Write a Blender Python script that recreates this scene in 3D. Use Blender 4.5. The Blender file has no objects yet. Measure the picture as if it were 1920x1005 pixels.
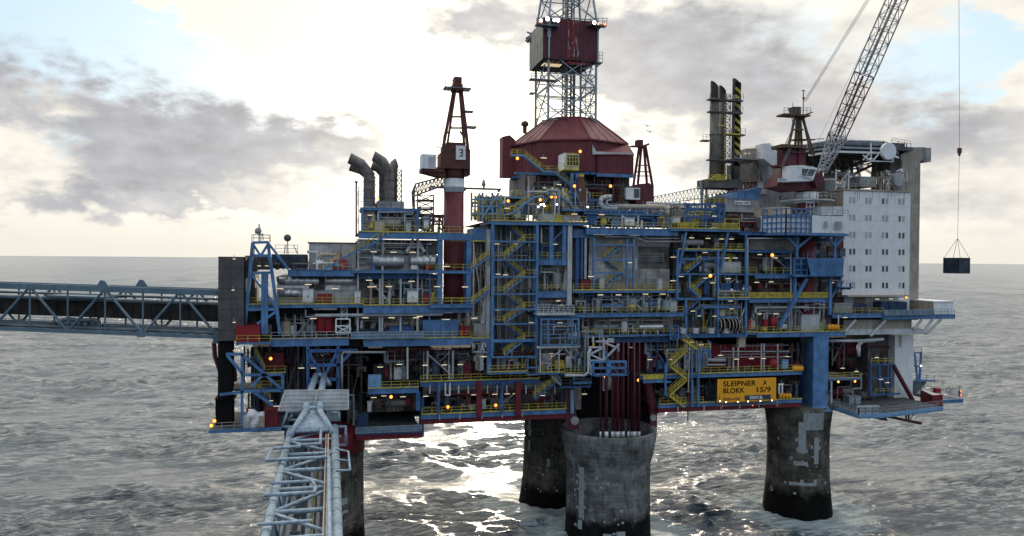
import bpy, math, random
import numpy as np
from mathutils import Vector, Matrix
random.seed(11)
S = bpy.context.scene
COL = S.collection
# ---------------------------------------------------------------- camera
F = 1400.0                        # focal length in pixels of a 1920 px wide picture
TH = math.atan(0.238)             # the facade turns away to the right by this angle
CAM = Vector((-131*math.sin(TH), -131*math.cos(TH), 50.0))
cd = bpy.data.cameras.new('camera'); cam = bpy.data.objects.new('camera', cd); COL.objects.link(cam)
cd.sensor_width = 36; cd.lens = 36*F/1920; cd.clip_start = 0.5; cd.clip_end = 120000
RC = Matrix.Rotation(-TH, 3, 'Z') @ Matrix.Rotation(math.radians(90-0.675), 3, 'X') @ Matrix.Rotation(math.radians(0.4775), 3, 'Z')
M4 = RC.to_4x4(); M4.translation = CAM
cam.matrix_world = M4
S.camera = cam
S.view_settings.view_transform = 'Standard'; S.view_settings.look = 'None'
S.view_settings.exposure = 0.0; S.view_settings.gamma = 1.0
S.cycles.max_bounces = 6; S.cycles.diffuse_bounces = 3; S.cycles.glossy_bounces = 3
S.cycles.caustics_reflective = False; S.cycles.caustics_refractive = False
S.cycles.sample_clamp_indirect = 4.0

SUN_AZ = math.degrees(TH) - 0.3      # clockwise from +Y
SUN_EL = 7.0

# ---------------------------------------------------------------- world: sky and clouds
def build_world():
    w = bpy.data.worlds.new('World'); S.world = w; w.use_nodes = True
    nt = w.node_tree; N = nt.nodes; L = nt.links
    for n in list(N): N.remove(n)
    out = N.new('ShaderNodeOutputWorld'); bg = N.new('ShaderNodeBackground')
    L.new(bg.outputs[0], out.inputs[0]); bg.inputs[1].default_value = 0.1
    def sock(x, inp):
        if isinstance(x, (int, float)): inp.default_value = x
        else: L.new(x, inp)
    def m(op, a, b=0.0, c=0.0, clamp=False):
        n = N.new('ShaderNodeMath'); n.operation = op; n.use_clamp = clamp
        sock(a, n.inputs[0]); sock(b, n.inputs[1]); sock(c, n.inputs[2]); return n.outputs[0]
    def mr(x, a, b, c=0.0, d=1.0, smooth=True):
        n = N.new('ShaderNodeMapRange'); n.interpolation_type = 'SMOOTHSTEP' if smooth else 'LINEAR'
        sock(x, n.inputs[0])
        for i, v in enumerate((a, b, c, d)): n.inputs[i+1].default_value = v
        return n.outputs[0]
    def mix(f, a, b):
        n = N.new('ShaderNodeMix'); n.data_type = 'RGBA'; sock(f, n.inputs[0])
        for v, i in ((a, n.inputs[6]), (b, n.inputs[7])):
            if isinstance(v, tuple): i.default_value = (*v, 1)
            else: L.new(v, i)
        return n.outputs[2]
    tc = N.new('ShaderNodeTexCoord'); sp = N.new('ShaderNodeSeparateXYZ'); L.new(tc.outputs['Generated'], sp.inputs[0])
    x, y, z = sp.outputs
    az = m('SUBTRACT', m('ARCTAN2', x, y), TH)       # bearing from the view over the platform, radians
    el = m('ARCSINE', z)
    azd = m('MULTIPLY', az, 57.2958); eld = m('MULTIPLY', el, 57.2958)
    # noise on a flat cloud layer
    cv = N.new('ShaderNodeCombineXYZ'); L.new(m('MULTIPLY', az, 3.2), cv.inputs[0]); L.new(m('MULTIPLY', el, 6.4), cv.inputs[1]); cv.inputs[2].default_value = 1.7
    def noise(scale, det, rough, off=0.0, dist=0.0):
        n = N.new('ShaderNodeTexNoise'); n.inputs['Scale'].default_value = scale; n.inputs['Detail'].default_value = det
        n.inputs['Roughness'].default_value = rough; n.inputs['Distortion'].default_value = dist
        mp = N.new('ShaderNodeMapping'); mp.inputs['Location'].default_value = (off, off*.7, off*1.3); L.new(cv.outputs[0], mp.inputs[0]); L.new(mp.outputs[0], n.inputs['Vector'])
        return n.outputs[0]
    n1 = noise(2.9, 8, 0.56, 3.0, 0.12); n2 = noise(6.5, 7, 0.56, 9.0, 0.1); n3 = noise(1.5, 4, 0.5, 21.0)
    # warp bearings a little so that blobs get ragged edges
    azw = m('ADD', azd, m('MULTIPLY', m('SUBTRACT', n1, 0.5), 17.0)); elw = m('ADD', eld, m('MULTIPLY', m('SUBTRACT', n2, 0.5), 8.0))
    def ang(px, py):
        a = math.atan((px-960)/1400); return math.degrees(a), math.degrees(math.atan((486-py)/1400*math.cos(a)))
    def blob(px, py, wx, wy, tilt=0.0):
        a, e = ang(px, py); dx = m('SUBTRACT', azw, a); dy = m('SUBTRACT', elw, e)
        if tilt: dy = m('SUBTRACT', dy, m('MULTIPLY', dx, tilt))
        sx = math.degrees(wx/1400); sy = math.degrees(wy/1400)
        q = m('ADD', m('POWER', m('DIVIDE', dx, sx), 2), m('POWER', m('DIVIDE', dy, sy), 2))
        return m('EXPONENT', m('MULTIPLY', q, -1.0))
    def total(items):
        t = None
        for k, b in items:
            v = m('MULTIPLY', b, k); t = v if t is None else m('ADD', t, v)
        return t
    blue = total([(1.5, blob(170, 112, 280, 72, -.12)), (1.3, blob(450, 165, 230, 48, -.30)), (.8, blob(110, 262, 90, 22)),
                  (1.1, blob(1750, 130, 120, 90, .1)), (.7, blob(1445, 60, 150, 90)), (.9, blob(60, 20, 120, 20)), (.5, blob(1890, 30, 60, 60))])
    grey = total([(1.05, blob(110, 210, 220, 62, -.25)), (1.15, blob(420, 255, 270, 75, -.12)), (.7, blob(620, 270, 150, 45, -.1)), (.85, blob(200, 330, 260, 45)),
                  (.75, blob(60, 395, 160, 26)), (.6, blob(330, 385, 190, 20)),
                  (1.2, blob(900, 10, 190, 60, -.35)), (1.35, blob(1250, 70, 200, 120, -.1)), (1.05, blob(1480, 200, 230, 120, -.1)), (.9, blob(1150, 170, 110, 80)),
                  (.95, blob(1820, 250, 150, 60)), (.6, blob(1870, 390, 120, 50)), (.6, blob(1400, 330, 160, 40)), (.45, blob(1700, 20, 90, 40))])
    # the rest of the dome: broken cloud from noise alone
    back = mr(m('ABSOLUTE', azd), 40, 70)
    bluem = mr(m('ADD', m('ADD', blue, m('MULTIPLY', m('SUBTRACT', n2, 0.5), 0.9)), m('MULTIPLY', back, m('MULTIPLY', n3, .9))), 0.42, 0.88)
    greym = mr(m('ADD', m('ADD', grey, m('MULTIPLY', m('SUBTRACT', n1, 0.5), 2.1)), m('MULTIPLY', back, m('MULTIPLY', n1, .7))), 0.16, 1.42)
    # distance from the sun
    sa = SUN_AZ - math.degrees(TH)
    qs = m('SQRT', m('ADD', m('POWER', m('SUBTRACT', azd, sa), 2), m('POWER', m('MULTIPLY', m('SUBTRACT', eld, SUN_EL), 1.15), 2)))
    glow = m('EXPONENT', m('MULTIPLY', qs, -1/6.2)); wide = m('EXPONENT', m('MULTIPLY', qs, -1/24.0))
    sky = N.new('ShaderNodeTexSky'); sky.sky_type = 'NISHITA'; sky.sun_disc = False
    sky.sun_elevation = math.radians(SUN_EL); sky.sun_rotation = math.radians(SUN_AZ); sky.dust_density = 1.2
    def vm(op, a, b):
        n = N.new('ShaderNodeVectorMath'); n.operation = op
        for v, i in ((a, n.inputs[0]), (b, n.inputs[1])):
            if isinstance(v, tuple): i.default_value = v
            else: L.new(v, i)
        return n.outputs[0]
    def sc(v, k):
        n = N.new('ShaderNodeVectorMath'); n.operation = 'SCALE'; L.new(v, n.inputs[0]); sock(k, n.inputs[3]); return n.outputs[0]
    clear = vm('ADD', sc(sky.outputs[0], 0.5), mix(back, (4.3, 6.1, 7.6), (2.6, 3.8, 5.4)))
    lit = mix(back, (9.1, 8.7, 7.9), (7.0, 7.9, 9.2))          # thin cloud, lit through
    dark = mix(back, (4.6, 4.7, 5.05), (4.3, 5.2, 6.7))         # thick cloud seen from its shaded side
    tex = m('MULTIPLY_ADD', m('SUBTRACT', n2, 0.5), 1.0, 1.0)
    dark = sc(dark, tex)
    c = mix(bluem, lit, clear)
    c = mix(greym, c, dark)
    hid = m('SUBTRACT', 1.0, m('MULTIPLY', greym, 0.62))
    halo = vm('ADD', sc(mix(0.0, (1.0, .88, .66), (1, 1, 1)), m('MULTIPLY', m('MULTIPLY', glow, 26.0), hid)), sc(mix(0.0, (1.0, .88, .68), (1, 1, 1)), m('MULTIPLY', m('MULTIPLY', wide, 3.8), hid)))
    c = vm('ADD', c, halo)
    high = m('MULTIPLY', mr(eld, 19.8, 33.0), mr(m('ABSOLUTE', azd), 60, 100, 1.0, 0.0))  # unseen brighter sky added overhead so the sea reflects more
    c = mix(high, c, (27.0, 25.2, 22.4))
    low = mr(eld, 0.0, 3.5, 1.0, 0.0)
    c = mix(m('MULTIPLY', low, .65), c, mix(back, (8.6, 8.1, 7.0), (5.4, 5.8, 6.3)))
    L.new(c, bg.inputs[0])
build_world()
sl = bpy.data.lights.new('sun', 'SUN'); sl.energy = 2.0; sl.angle = math.radians(0.5); sl.color = (1, .87, .68)
sun = bpy.data.objects.new('sun', sl); COL.objects.link(sun)
a, e = math.radians(SUN_AZ), math.radians(SUN_EL)
sd = Vector((math.sin(a)*math.cos(e), math.cos(a)*math.cos(e), math.sin(e)))
sun.rotation_euler = sd.to_track_quat('Z', 'Y').to_euler(); sun.location = sd*300

# ---------------------------------------------------------------- measuring: a pixel of the photograph met with a plane y = t of the world
def ray(px, py): return RC @ Vector(((px-960)/F, -(py-502.5)/F, -1.0))
def P(px, py, y=0.0):
    r = ray(px, py); k = (y-CAM.y)/r.y; return CAM + r*k
def PZ(px, py, z):
    r = ray(px, py); k = (z-CAM.z)/r.z; return CAM + r*k
FW = RC @ Vector((0, 0, -1))
def PD(px, py, D):
    r = ray(px, py); return CAM + r*(D/r.dot(FW))

# ---------------------------------------------------------------- materials
MATS = {}
def mat(name, col, rough=.55, metal=0.0, var=.25, scale=.6, streak=.25, bump=0.0, spec=.35, ribs=0.0, panels=None):
    m_ = bpy.data.materials.new(name); m_.use_nodes = True; nt = m_.node_tree; N = nt.nodes; L = nt.links
    b = N['Principled BSDF']; b.inputs['Roughness'].default_value = rough; b.inputs['Metallic'].default_value = metal
    b.inputs['Specular IOR Level'].default_value = spec
    g = N.new('ShaderNodeNewGeometry')
    n = N.new('ShaderNodeTexNoise'); n.inputs['Scale'].default_value = scale; n.inputs['Detail'].default_value = 6; L.new(g.outputs['Position'], n.inputs['Vector'])
    mp = N.new('ShaderNodeMapping'); mp.inputs['Scale'].default_value = (2.2, 2.2, .18); L.new(g.outputs['Position'], mp.inputs[0])
    n2 = N.new('ShaderNodeTexNoise'); n2.inputs['Scale'].default_value = 1.3; n2.inputs['Detail'].default_value = 5; L.new(mp.outputs[0], n2.inputs['Vector'])
    r1 = N.new('ShaderNodeMapRange'); r1.inputs[1].default_value = .3; r1.inputs[2].default_value = .7; r1.inputs[3].default_value = 1-var; r1.inputs[4].default_value = 1+var; L.new(n.outputs[0], r1.inputs[0])
    r2 = N.new('ShaderNodeMapRange'); r2.inputs[1].default_value = .52; r2.inputs[2].default_value = .75; r2.inputs[3].default_value = 1.0; r2.inputs[4].default_value = 1-streak; L.new(n2.outputs[0], r2.inputs[0])
    mu = N.new('ShaderNodeMath'); mu.operation = 'MULTIPLY'; L.new(r1.outputs[0], mu.inputs[0]); L.new(r2.outputs[0], mu.inputs[1])
    last = mu.outputs[0]
    if panels:
        br = N.new('ShaderNodeTexBrick'); br.inputs['Scale'].default_value = 1.0; br.inputs['Brick Width'].default_value = panels[0]; br.inputs['Row Height'].default_value = panels[1]
        br.inputs['Mortar Size'].default_value = .02; br.offset = 0.0
        br.inputs['Color1'].default_value = (1, 1, 1, 1); br.inputs['Color2'].default_value = (panels[2],)*3+(1,); br.inputs['Mortar'].default_value = (.45,)*3+(1,)
        mq = N.new('ShaderNodeMapping'); mq.inputs['Rotation'].default_value = (math.radians(90), 0, 0); L.new(g.outputs['Position'], mq.inputs[0]); L.new(mq.outputs[0], br.inputs['Vector'])
        m2 = N.new('ShaderNodeMath'); m2.operation = 'MULTIPLY'; L.new(last, m2.inputs[0]); L.new(br.outputs[0], m2.inputs[1]); last = m2.outputs[0]
    vs = N.new('ShaderNodeVectorMath'); vs.operation = 'SCALE'; vs.inputs[0].default_value = col; L.new(last, vs.inputs[3])
    L.new(vs.outputs[0], b.inputs['Base Color'])
    if bump or ribs:
        bp = N.new('ShaderNodeBump'); bp.inputs['Distance'].default_value = .05; bp.inputs['Strength'].default_value = max(bump, ribs)
        if ribs:
            wv = N.new('ShaderNodeTexWave'); wv.inputs['Scale'].default_value = .8; wv.bands_direction = 'X'; L.new(g.outputs['Position'], wv.inputs[0]); L.new(wv.outputs[1], bp.inputs['Height'])
        else: L.new(n.outputs[0], bp.inputs['Height'])
        L.new(bp.outputs[0], b.inputs['Normal'])
    MATS[name] = m_; return m_
def emis(name, col, k):
    m_ = bpy.data.materials.new(name); m_.use_nodes = True; b = m_.node_tree.nodes['Principled BSDF']
    b.inputs['Base Color'].default_value = (*col, 1); b.inputs['Emission Color'].default_value = (*col, 1); b.inputs['Emission Strength'].default_value = k
    MATS[name] = m_
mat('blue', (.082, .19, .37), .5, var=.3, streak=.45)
mat('blue_dim', (.04, .11, .26), .6, var=.3, streak=.4)  # darker copy of blue; on recessed and rear steel it carries the shade
mat('blue_pale', (.16, .30, .46), .5, var=.2)
mat('navy', (.02, .045, .10), .5, ribs=.4)
mat('navy_steel', (.035, .048, .07), .6, var=.4)
mat('yellow', (.50, .40, .06), .55, var=.4, scale=1.5)
mat('signyellow', (.80, .36, .015), .5, var=.06, streak=.1)
mat('grey', (.30, .31, .31), .6, var=.3, streak=.4)
mat('grey_light', (.46, .48, .49), .5, var=.2, streak=.3)
mat('grey_dark', (.10, .10, .105), .7, var=.4)
mat('clad', (.34, .33, .31), .5, metal=.15, var=.25, streak=.45, panels=(2.4, 1.6, .75))
mat('clad_warm', (.31, .285, .25), .6, var=.3, streak=.5, panels=(3.1, 2.2, .7))
mat('clad_light', (.48, .49, .49), .45, metal=.25, var=.2, streak=.4, panels=(2.8, 1.3, .8))
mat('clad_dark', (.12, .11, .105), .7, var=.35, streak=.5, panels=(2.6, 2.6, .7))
mat('firewall', (.085, .083, .080), .75, var=.25, streak=.35)
mat('alu', (.55, .56, .57), .32, metal=.75, var=.15, streak=.25)
mat('red', (.27, .014, .024), .5, var=.25, streak=.35)
mat('red_dark', (.14, .014, .022), .6, var=.35, streak=.4)
mat('maroon', (.09, .016, .026), .55, var=.25, streak=.4)
mat('maroon_drum', (.15, .034, .042), .6, var=.18, streak=.35)
mat('rust', (.10, .045, .03), .8, var=.4)
mat('brownred', (.095, .032, .026), .7, var=.35)
mat('orange', (.55, .07, .02), .6)
mat('white', (.72, .74, .75), .5, var=.08, streak=.22)
mat('whitewall', (.73, .735, .73), .55, var=.07, streak=.16)
mat('beige', (.42, .36, .28), .7, var=.2, streak=.4)
mat('beige_wall', (.36, .32, .27), .75, var=.2, streak=.45, panels=(4, 3, .85))
mat('galv', (.25, .30, .34), .45, metal=.35, var=.25)
mat('galv_dark', (.13, .16, .18), .55, metal=.3, var=.3)
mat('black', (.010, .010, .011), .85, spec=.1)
mat('soot', (.028, .026, .025), .9, var=.6, streak=.5)  # real soot on stack tips; painted shade on the deep walls
mat('stack', (.17, .155, .14), .7, var=.4, streak=.6)
mat('grate', (.07, .075, .08), .8, var=.4)
mat('glass', (.02, .03, .035), .12, spec=.6)
mat('curtain', (.40, .41, .41), .6, var=.3, scale=.4)
mat('green', (.10, .45, .12), .6)
mat('lampbody', (.35, .35, .34), .6)
emis('tube', (1.0, .80, .48), 1.0)
emis('sodium', (1.0, .30, .04), 3.2)
emis('sodium_core', (1.0, .62, .25), 12.0)
emis('flood', (1.0, .95, .9), 12.0)
emis('redlamp', (1.0, .12, .03), 6.0)

# ---------------------------------------------------------------- mesh builder
JR = random.Random(3)
class MB:
    def __init__(s): s.v = []; s.f = []; s.m = []
    def add(s, vs, fs, m=0):
        o = len(s.v); s.v += [tuple(v) for v in vs]; s.f += [tuple(i+o for i in f) for f in fs]; s.m += [m]*len(fs); return s
    def box(s, x0, x1, y0, y1, z0, z1, m=0):
        j = lambda: JR.uniform(-.0025, .0025)
        x0, x1 = min(x0, x1)+j(), max(x0, x1)+j(); y0, y1 = min(y0, y1)+j(), max(y0, y1)+j(); z0, z1 = min(z0, z1)+j(), max(z0, z1)+j()
        return s.hexa([(x0,y0,z0),(x1,y0,z0),(x1,y1,z0),(x0,y1,z0),(x0,y0,z1),(x1,y0,z1),(x1,y1,z1),(x0,y1,z1)], m)
    def hexa(s, c, m=0):
        return s.add(c, [(0,3,2,1),(4,5,6,7),(0,1,5,4),(1,2,6,5),(2,3,7,6),(3,0,4,7)], m)
    def bar(s, p, q, w=.3, h=None, m=0):
        p, q = Vector(p), Vector(q); d = q-p
        if d.length < 1e-6: return s
        d.normalize(); h = h or w
        ref = Vector((0, 1, 0)) if abs(d.y) < .93 else Vector((1, 0, 0))
        a = d.cross(ref).normalized()*w/2; b = d.cross(a).normalized()*h/2
        return s.hexa([p-a-b, p+a-b, p+a+b, p-a+b, q-a-b, q+a-b, q+a+b, q-a+b][:4] + [q-a-b, q+a-b, q+a+b, q-a+b], m)
    def tube(s, p, q, r=.1, n=6, r2=None, cap=True, m=0):
        p, q = Vector(p), Vector(q); d = q-p
        if d.length < 1e-6: return s
        r2 = r if r2 is None else r2; d.normalize(); ref = Vector((0, 0, 1)) if abs(d.z) < .9 else Vector((1, 0, 0))
        a = d.cross(ref).normalized(); b = d.cross(a)
        vs = []
        for c, rr in ((p, r), (q, r2)):
            for i in range(n):
                t = 2*math.pi*i/n; vs.append(c+a*(math.cos(t)*rr)+b*(math.sin(t)*rr))
        fs = [(i, (i+1) % n, n+(i+1) % n, n+i) for i in range(n)]
        if cap: fs += [tuple(range(n))[::-1], tuple(range(n, 2*n))]
        return s.add(vs, fs, m)
    def path(s, pts, r=.1, n=6, m=0):
        pts = [Vector(p) for p in pts]
        for i in range(len(pts)-1):
            s.tube(pts[i], pts[i+1], r, n, m=m)
            if i: s.ball(pts[i], r*1.02, n, m)
        return s
    def ball(s, c, r, n=8, m=0, sz=1.0):
        c = Vector(c); rows = max(3, n//2); vs = []; fs = []
        for i in range(rows+1):
            ph = math.pi*i/rows
            for k in range(n):
                t = 2*math.pi*k/n; vs.append(c+Vector((math.sin(ph)*math.cos(t)*r, math.sin(ph)*math.sin(t)*r, math.cos(ph)*r*sz)))
        for i in range(rows):
            for k in range(n): fs.append((i*n+k, (i+1)*n+k, (i+1)*n+(k+1) % n, i*n+(k+1) % n))
        return s.add(vs, fs, m)
    def lathe(s, c, prof, n=24, m=0, axis='Z', a0=0.0, cap=True):
        c = Vector(c); vs = []; fs = []
        for (r, h) in prof:
            for k in range(n):
                t = a0+2*math.pi*k/n; u, w = math.cos(t)*r, math.sin(t)*r
                vs.append(c+(Vector((u, w, h)) if axis == 'Z' else Vector((h, u, w)) if axis == 'X' else Vector((u, h, w))))
        k_ = len(prof)
        for i in range(k_-1):
            for k in range(n): fs.append((i*n+k, i*n+(k+1) % n, (i+1)*n+(k+1) % n, (i+1)*n+k))
        if cap: fs += [tuple(range(n))[::-1], tuple(range((k_-1)*n, k_*n))]
        return s.add(vs, fs, m)
    def prism(s, pts, d, m=0):          # planar polygon swept by the vector d
        pts = [Vector(p) for p in pts]; d = Vector(d); n = len(pts)
        return s.add(pts+[p+d for p in pts], [tuple(range(n))[::-1], tuple(range(n, 2*n))]+[(i, (i+1) % n, n+(i+1) % n, n+i) for i in range(n)], m)
    def pbox(s, a, b, c, d, y, dep, m=0):     # rectangle a,b - c,d of the photograph standing on the plane y, dep metres deep
        mx, my = (a+c)/2, (b+d)/2
        return s.box(P(a, my, y).x, P(c, my, y).x, y, y+dep, P(mx, d, y).z, P(mx, b, y).z, m)
    def build(s, name, mats, parent=None, smooth=False):
        if isinstance(mats, str): mats = [mats]
        off = Vector((0, 0, 0)); q = parent
        while q is not None: off += q.location; q = q.parent
        me = bpy.data.meshes.new(name)
        me.from_pydata([tuple(Vector(v)-off) for v in s.v], [], s.f)
        for k in mats: me.materials.append(MATS[k])
        if len(mats) > 1: me.polygons.foreach_set('material_index', s.m)
        if smooth: me.polygons.foreach_set('use_smooth', [True]*len(me.polygons))
        me.update()
        o = bpy.data.objects.new(name, me); COL.objects.link(o)
        if parent is not None: o.parent = parent
        return o
def tag(o, label, cat, group=None):
    o['label'] = label; o['category'] = cat; o['kind'] = 'thing'
    if group: o['group'] = group
    return o
def thing(name, label, cat, loc=(0, 0, 0), group=None):
    o = bpy.data.objects.new(name, None); COL.objects.link(o); o.location = loc; o.empty_display_size = .5
    return tag(o, label, cat, group)
def solo(name, label, cat, mb, mats, group=None, smooth=False):
    return tag(mb.build(name, mats, None, smooth), label, cat, group)
ORD = 'first second third fourth fifth sixth seventh eighth ninth tenth eleventh twelfth thirteenth fourteenth fifteenth sixteenth seventeenth eighteenth nineteenth twentieth'.split()
ORD += [f'{t}-{o}' for t in ('twenty', 'thirty', 'forty') for o in ORD[:9]]
REG = {}
def later(o, noun, where, px): REG.setdefault((noun, where), []).append((px, o))   # labels given once all of a kind are known
def finish_labels():
    for (noun, where), L_ in REG.items():
        L_.sort(key=lambda t: t[0]); n = len(L_)
        for i, (px, o) in enumerate(L_):
            if n == 1: o['label'] = f'{noun} {where}'
            else:
                w = 'leftmost' if i == 0 else 'rightmost' if i == n-1 else f'{ORD[i]} from left'
                o['label'] = f'{noun} {where}, {w}'
                if len(o['label'].split()) > 16: o['label'] = f'{noun} {where}, {w.replace(" from left", "")}'
# ---------------------------------------------------------------- sea
def sea():
    rng = np.random.default_rng(5)
    rad = np.array([0.0]+list(np.geomspace(12, 70, 40))+list(np.geomspace(71, 1500, 1150))+list(np.geomspace(1512, 5000, 160))+list(np.geomspace(5200, 60000, 40)))
    an = list(np.linspace(-50, 50, 640))+list(np.linspace(52, 308, 90)); an = np.radians(np.array(an))+TH
    R, A = np.meshgrid(rad, an, indexing='ij')
    X = CAM.x+R*np.sin(A); Y = CAM.y+R*np.cos(A); Zs = np.zeros_like(X)
    dx = np.zeros_like(X); dy = np.zeros_like(X)
    sp = np.maximum(R*0.0028, np.gradient(rad)[:, None]); gust = 1+.35*np.sin(X*.021+Y*.013+1)*np.sin(Y*.031-X*.011)
    gx, gy = X*math.cos(.3)+Y*math.sin(.3), -X*math.sin(.3)+Y*math.cos(.3)
    grp = np.clip(.75+.9*(np.sin(gx*.045+1.3*np.sin(gy*.03))*np.sin(gy*.11+1.7*np.sin(gx*.023)+.6)+.5*np.sin(gx*.13+gy*.05)*np.sin(gy*.29+2*np.sin(gx*.07))), .15, 2.2)
    for i in range(215):
        lam = float(np.exp(rng.uniform(math.log(1.9), math.log(30)))) if i < 170 else float(np.exp(rng.uniform(math.log(30), math.log(150)))); k = 2*math.pi/lam
        th = math.radians(200)+rng.normal(0, .5); amp = (.0043*lam**.84*(1.75 if lam < 9 else 1) if i < 170 else .0020*lam)*rng.uniform(.5, 1.3)
        ph = rng.uniform(0, 6.28)
        fade = np.clip((lam/sp-2.2)/2.2, 0, 1)
        arg = k*(X*math.sin(th)+Y*math.cos(th))+ph
        amp = amp*(grp if lam < 9 else gust)
        Zs += fade*amp*np.cos(arg); q = .95
        dx -= fade*q*amp*math.sin(th)*np.sin(arg); dy -= fade*q*amp*math.cos(th)*np.sin(arg)
    X2, Y2 = X+dx, Y+dy
    co = np.stack([X2, Y2, Zs], -1).reshape(-1, 3).astype(np.float32)
    nr, na = X.shape
    i = np.arange(nr-1)[:, None]; j = np.arange(na)[None, :]; j2 = (j+1) % na
    q = np.stack([i*na+j, i*na+j2, (i+1)*na+j2, (i+1)*na+j], -1).reshape(-1, 4)[:, ::-1]
    me = bpy.data.meshes.new('sea'); me.vertices.add(len(co)); me.vertices.foreach_set('co', co.ravel())
    me.loops.add(q.size); me.loops.foreach_set('vertex_index', q.ravel().astype(np.int32))
    me.polygons.add(len(q)); me.polygons.foreach_set('loop_start', np.arange(0, q.size, 4, dtype=np.int32)); me.polygons.foreach_set('loop_total', np.full(len(q), 4, np.int32))
    me.polygons.foreach_set('use_smooth', np.ones(len(q), bool)); me.update(calc_edges=True); me.validate()
    m_ = bpy.data.materials.new('sea_water'); m_.use_nodes = True; nt = m_.node_tree; N = nt.nodes; L = nt.links
    b = N['Principled BSDF']; b.inputs['Roughness'].default_value = .13; b.inputs['IOR'].default_value = 1.95
    g = N.new('ShaderNodeNewGeometry')
    def mp(s, rot=20, loc=(0, 0, 0)):
        q_ = N.new('ShaderNodeMapping'); q_.inputs['Scale'].default_value = s; q_.inputs['Rotation'].default_value = (0, 0, math.radians(rot)); q_.inputs['Location'].default_value = loc
        L.new(g.outputs['Position'], q_.inputs[0]); return q_.outputs[0]
    def noise(v, sc, det=6, ro=.6, dist=0.0):
        n = N.new('ShaderNodeTexNoise'); n.inputs['Scale'].default_value = sc; n.inputs['Detail'].default_value = det; n.inputs['Roughness'].default_value = ro; n.inputs['Distortion'].default_value = dist
        L.new(v, n.inputs['Vector']); return n.outputs[0]
    def math_(op, a, b_=0.0, clamp=False):
        n = N.new('ShaderNodeMath'); n.operation = op; n.use_clamp = clamp
        for v, s_ in ((a, n.inputs[0]), (b_, n.inputs[1])):
            if isinstance(v, (int, float)): s_.default_value = v
            else: L.new(v, s_)
        return n.outputs[0]
    def lens(v, lo, hi, k):          # short separate crests rather than an even swell
        n = N.new('ShaderNodeMapRange'); n.interpolation_type = 'SMOOTHSTEP'; L.new(v, n.inputs[0]); n.inputs[1].default_value = lo; n.inputs[2].default_value = hi; n.inputs[4].default_value = k; return n.outputs[0]
    h = lens(noise(mp((.30, 1.25, 1), 10), .42, 5, .6, .3), .50, .80, 1.7)
    h = math_('ADD', h, lens(noise(mp((.36, 1.5, 1), 24, (7, 3, 0)), .95, 5, .62, .3), .48, .78, .75))
    h = math_('ADD', h, lens(noise(mp((.3, 1.2, 1), 4, (3, 9, 0)), .13, 5, .6, .3), .50, .78, 3.2))
    h = math_('ADD', h, math_('MULTIPLY', noise(mp((.5, 1.6, 1), 15), 2.6, 5, .65), .16))
    bp = N.new('ShaderNodeBump'); bp.inputs['Strength'].default_value = .9; bp.inputs['Distance'].default_value = .8; L.new(h, bp.inputs['Height']); L.new(bp.outputs[0], b.inputs['Normal'])
    # foam: streaks, more of it round the concrete shafts
    st = noise(mp((.35, 1.1, 1), 25), .35, 9, .72, 1.4)
    near = None
    for (cx, cy, r0, kk) in FOAM:
        dv = N.new('ShaderNodeVectorMath'); dv.operation = 'DISTANCE'; L.new(g.outputs['Position'], dv.inputs[0]); dv.inputs[1].default_value = (cx, cy, 0)
        mr = N.new('ShaderNodeMapRange'); mr.inputs[1].default_value = r0; mr.inputs[2].default_value = r0*2.6; mr.inputs[3].default_value = kk; mr.inputs[4].default_value = 0; L.new(dv.outputs['Value'], mr.inputs[0])
        near = mr.outputs[0] if near is None else math_('MAXIMUM', near, mr.outputs[0])
    fo = math_('ADD', st, near)
    mr = N.new('ShaderNodeMapRange'); mr.interpolation_type = 'SMOOTHSTEP'; mr.inputs[1].default_value = .62; mr.inputs[2].default_value = .80; L.new(fo, mr.inputs[0])
    mx = N.new('ShaderNodeMix'); mx.data_type = 'RGBA'; L.new(mr.outputs[0], mx.inputs[0]); mx.inputs[6].default_value = (.020, .046, .066, 1); mx.inputs[7].default_value = (.42, .50, .50, 1)
    L.new(mx.outputs[2], b.inputs['Base Color'])
    mr2 = N.new('ShaderNodeMapRange'); mr2.inputs[3].default_value = .21; mr2.inputs[4].default_value = .6; L.new(mr.outputs[0], mr2.inputs[0]); L.new(mr2.outputs[0], b.inputs['Roughness'])
    me.materials.append(m_)
    o = bpy.data.objects.new('sea', me); COL.objects.link(o); o['kind'] = 'structure'; o['label'] = 'choppy grey sea around the platform legs'

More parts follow.
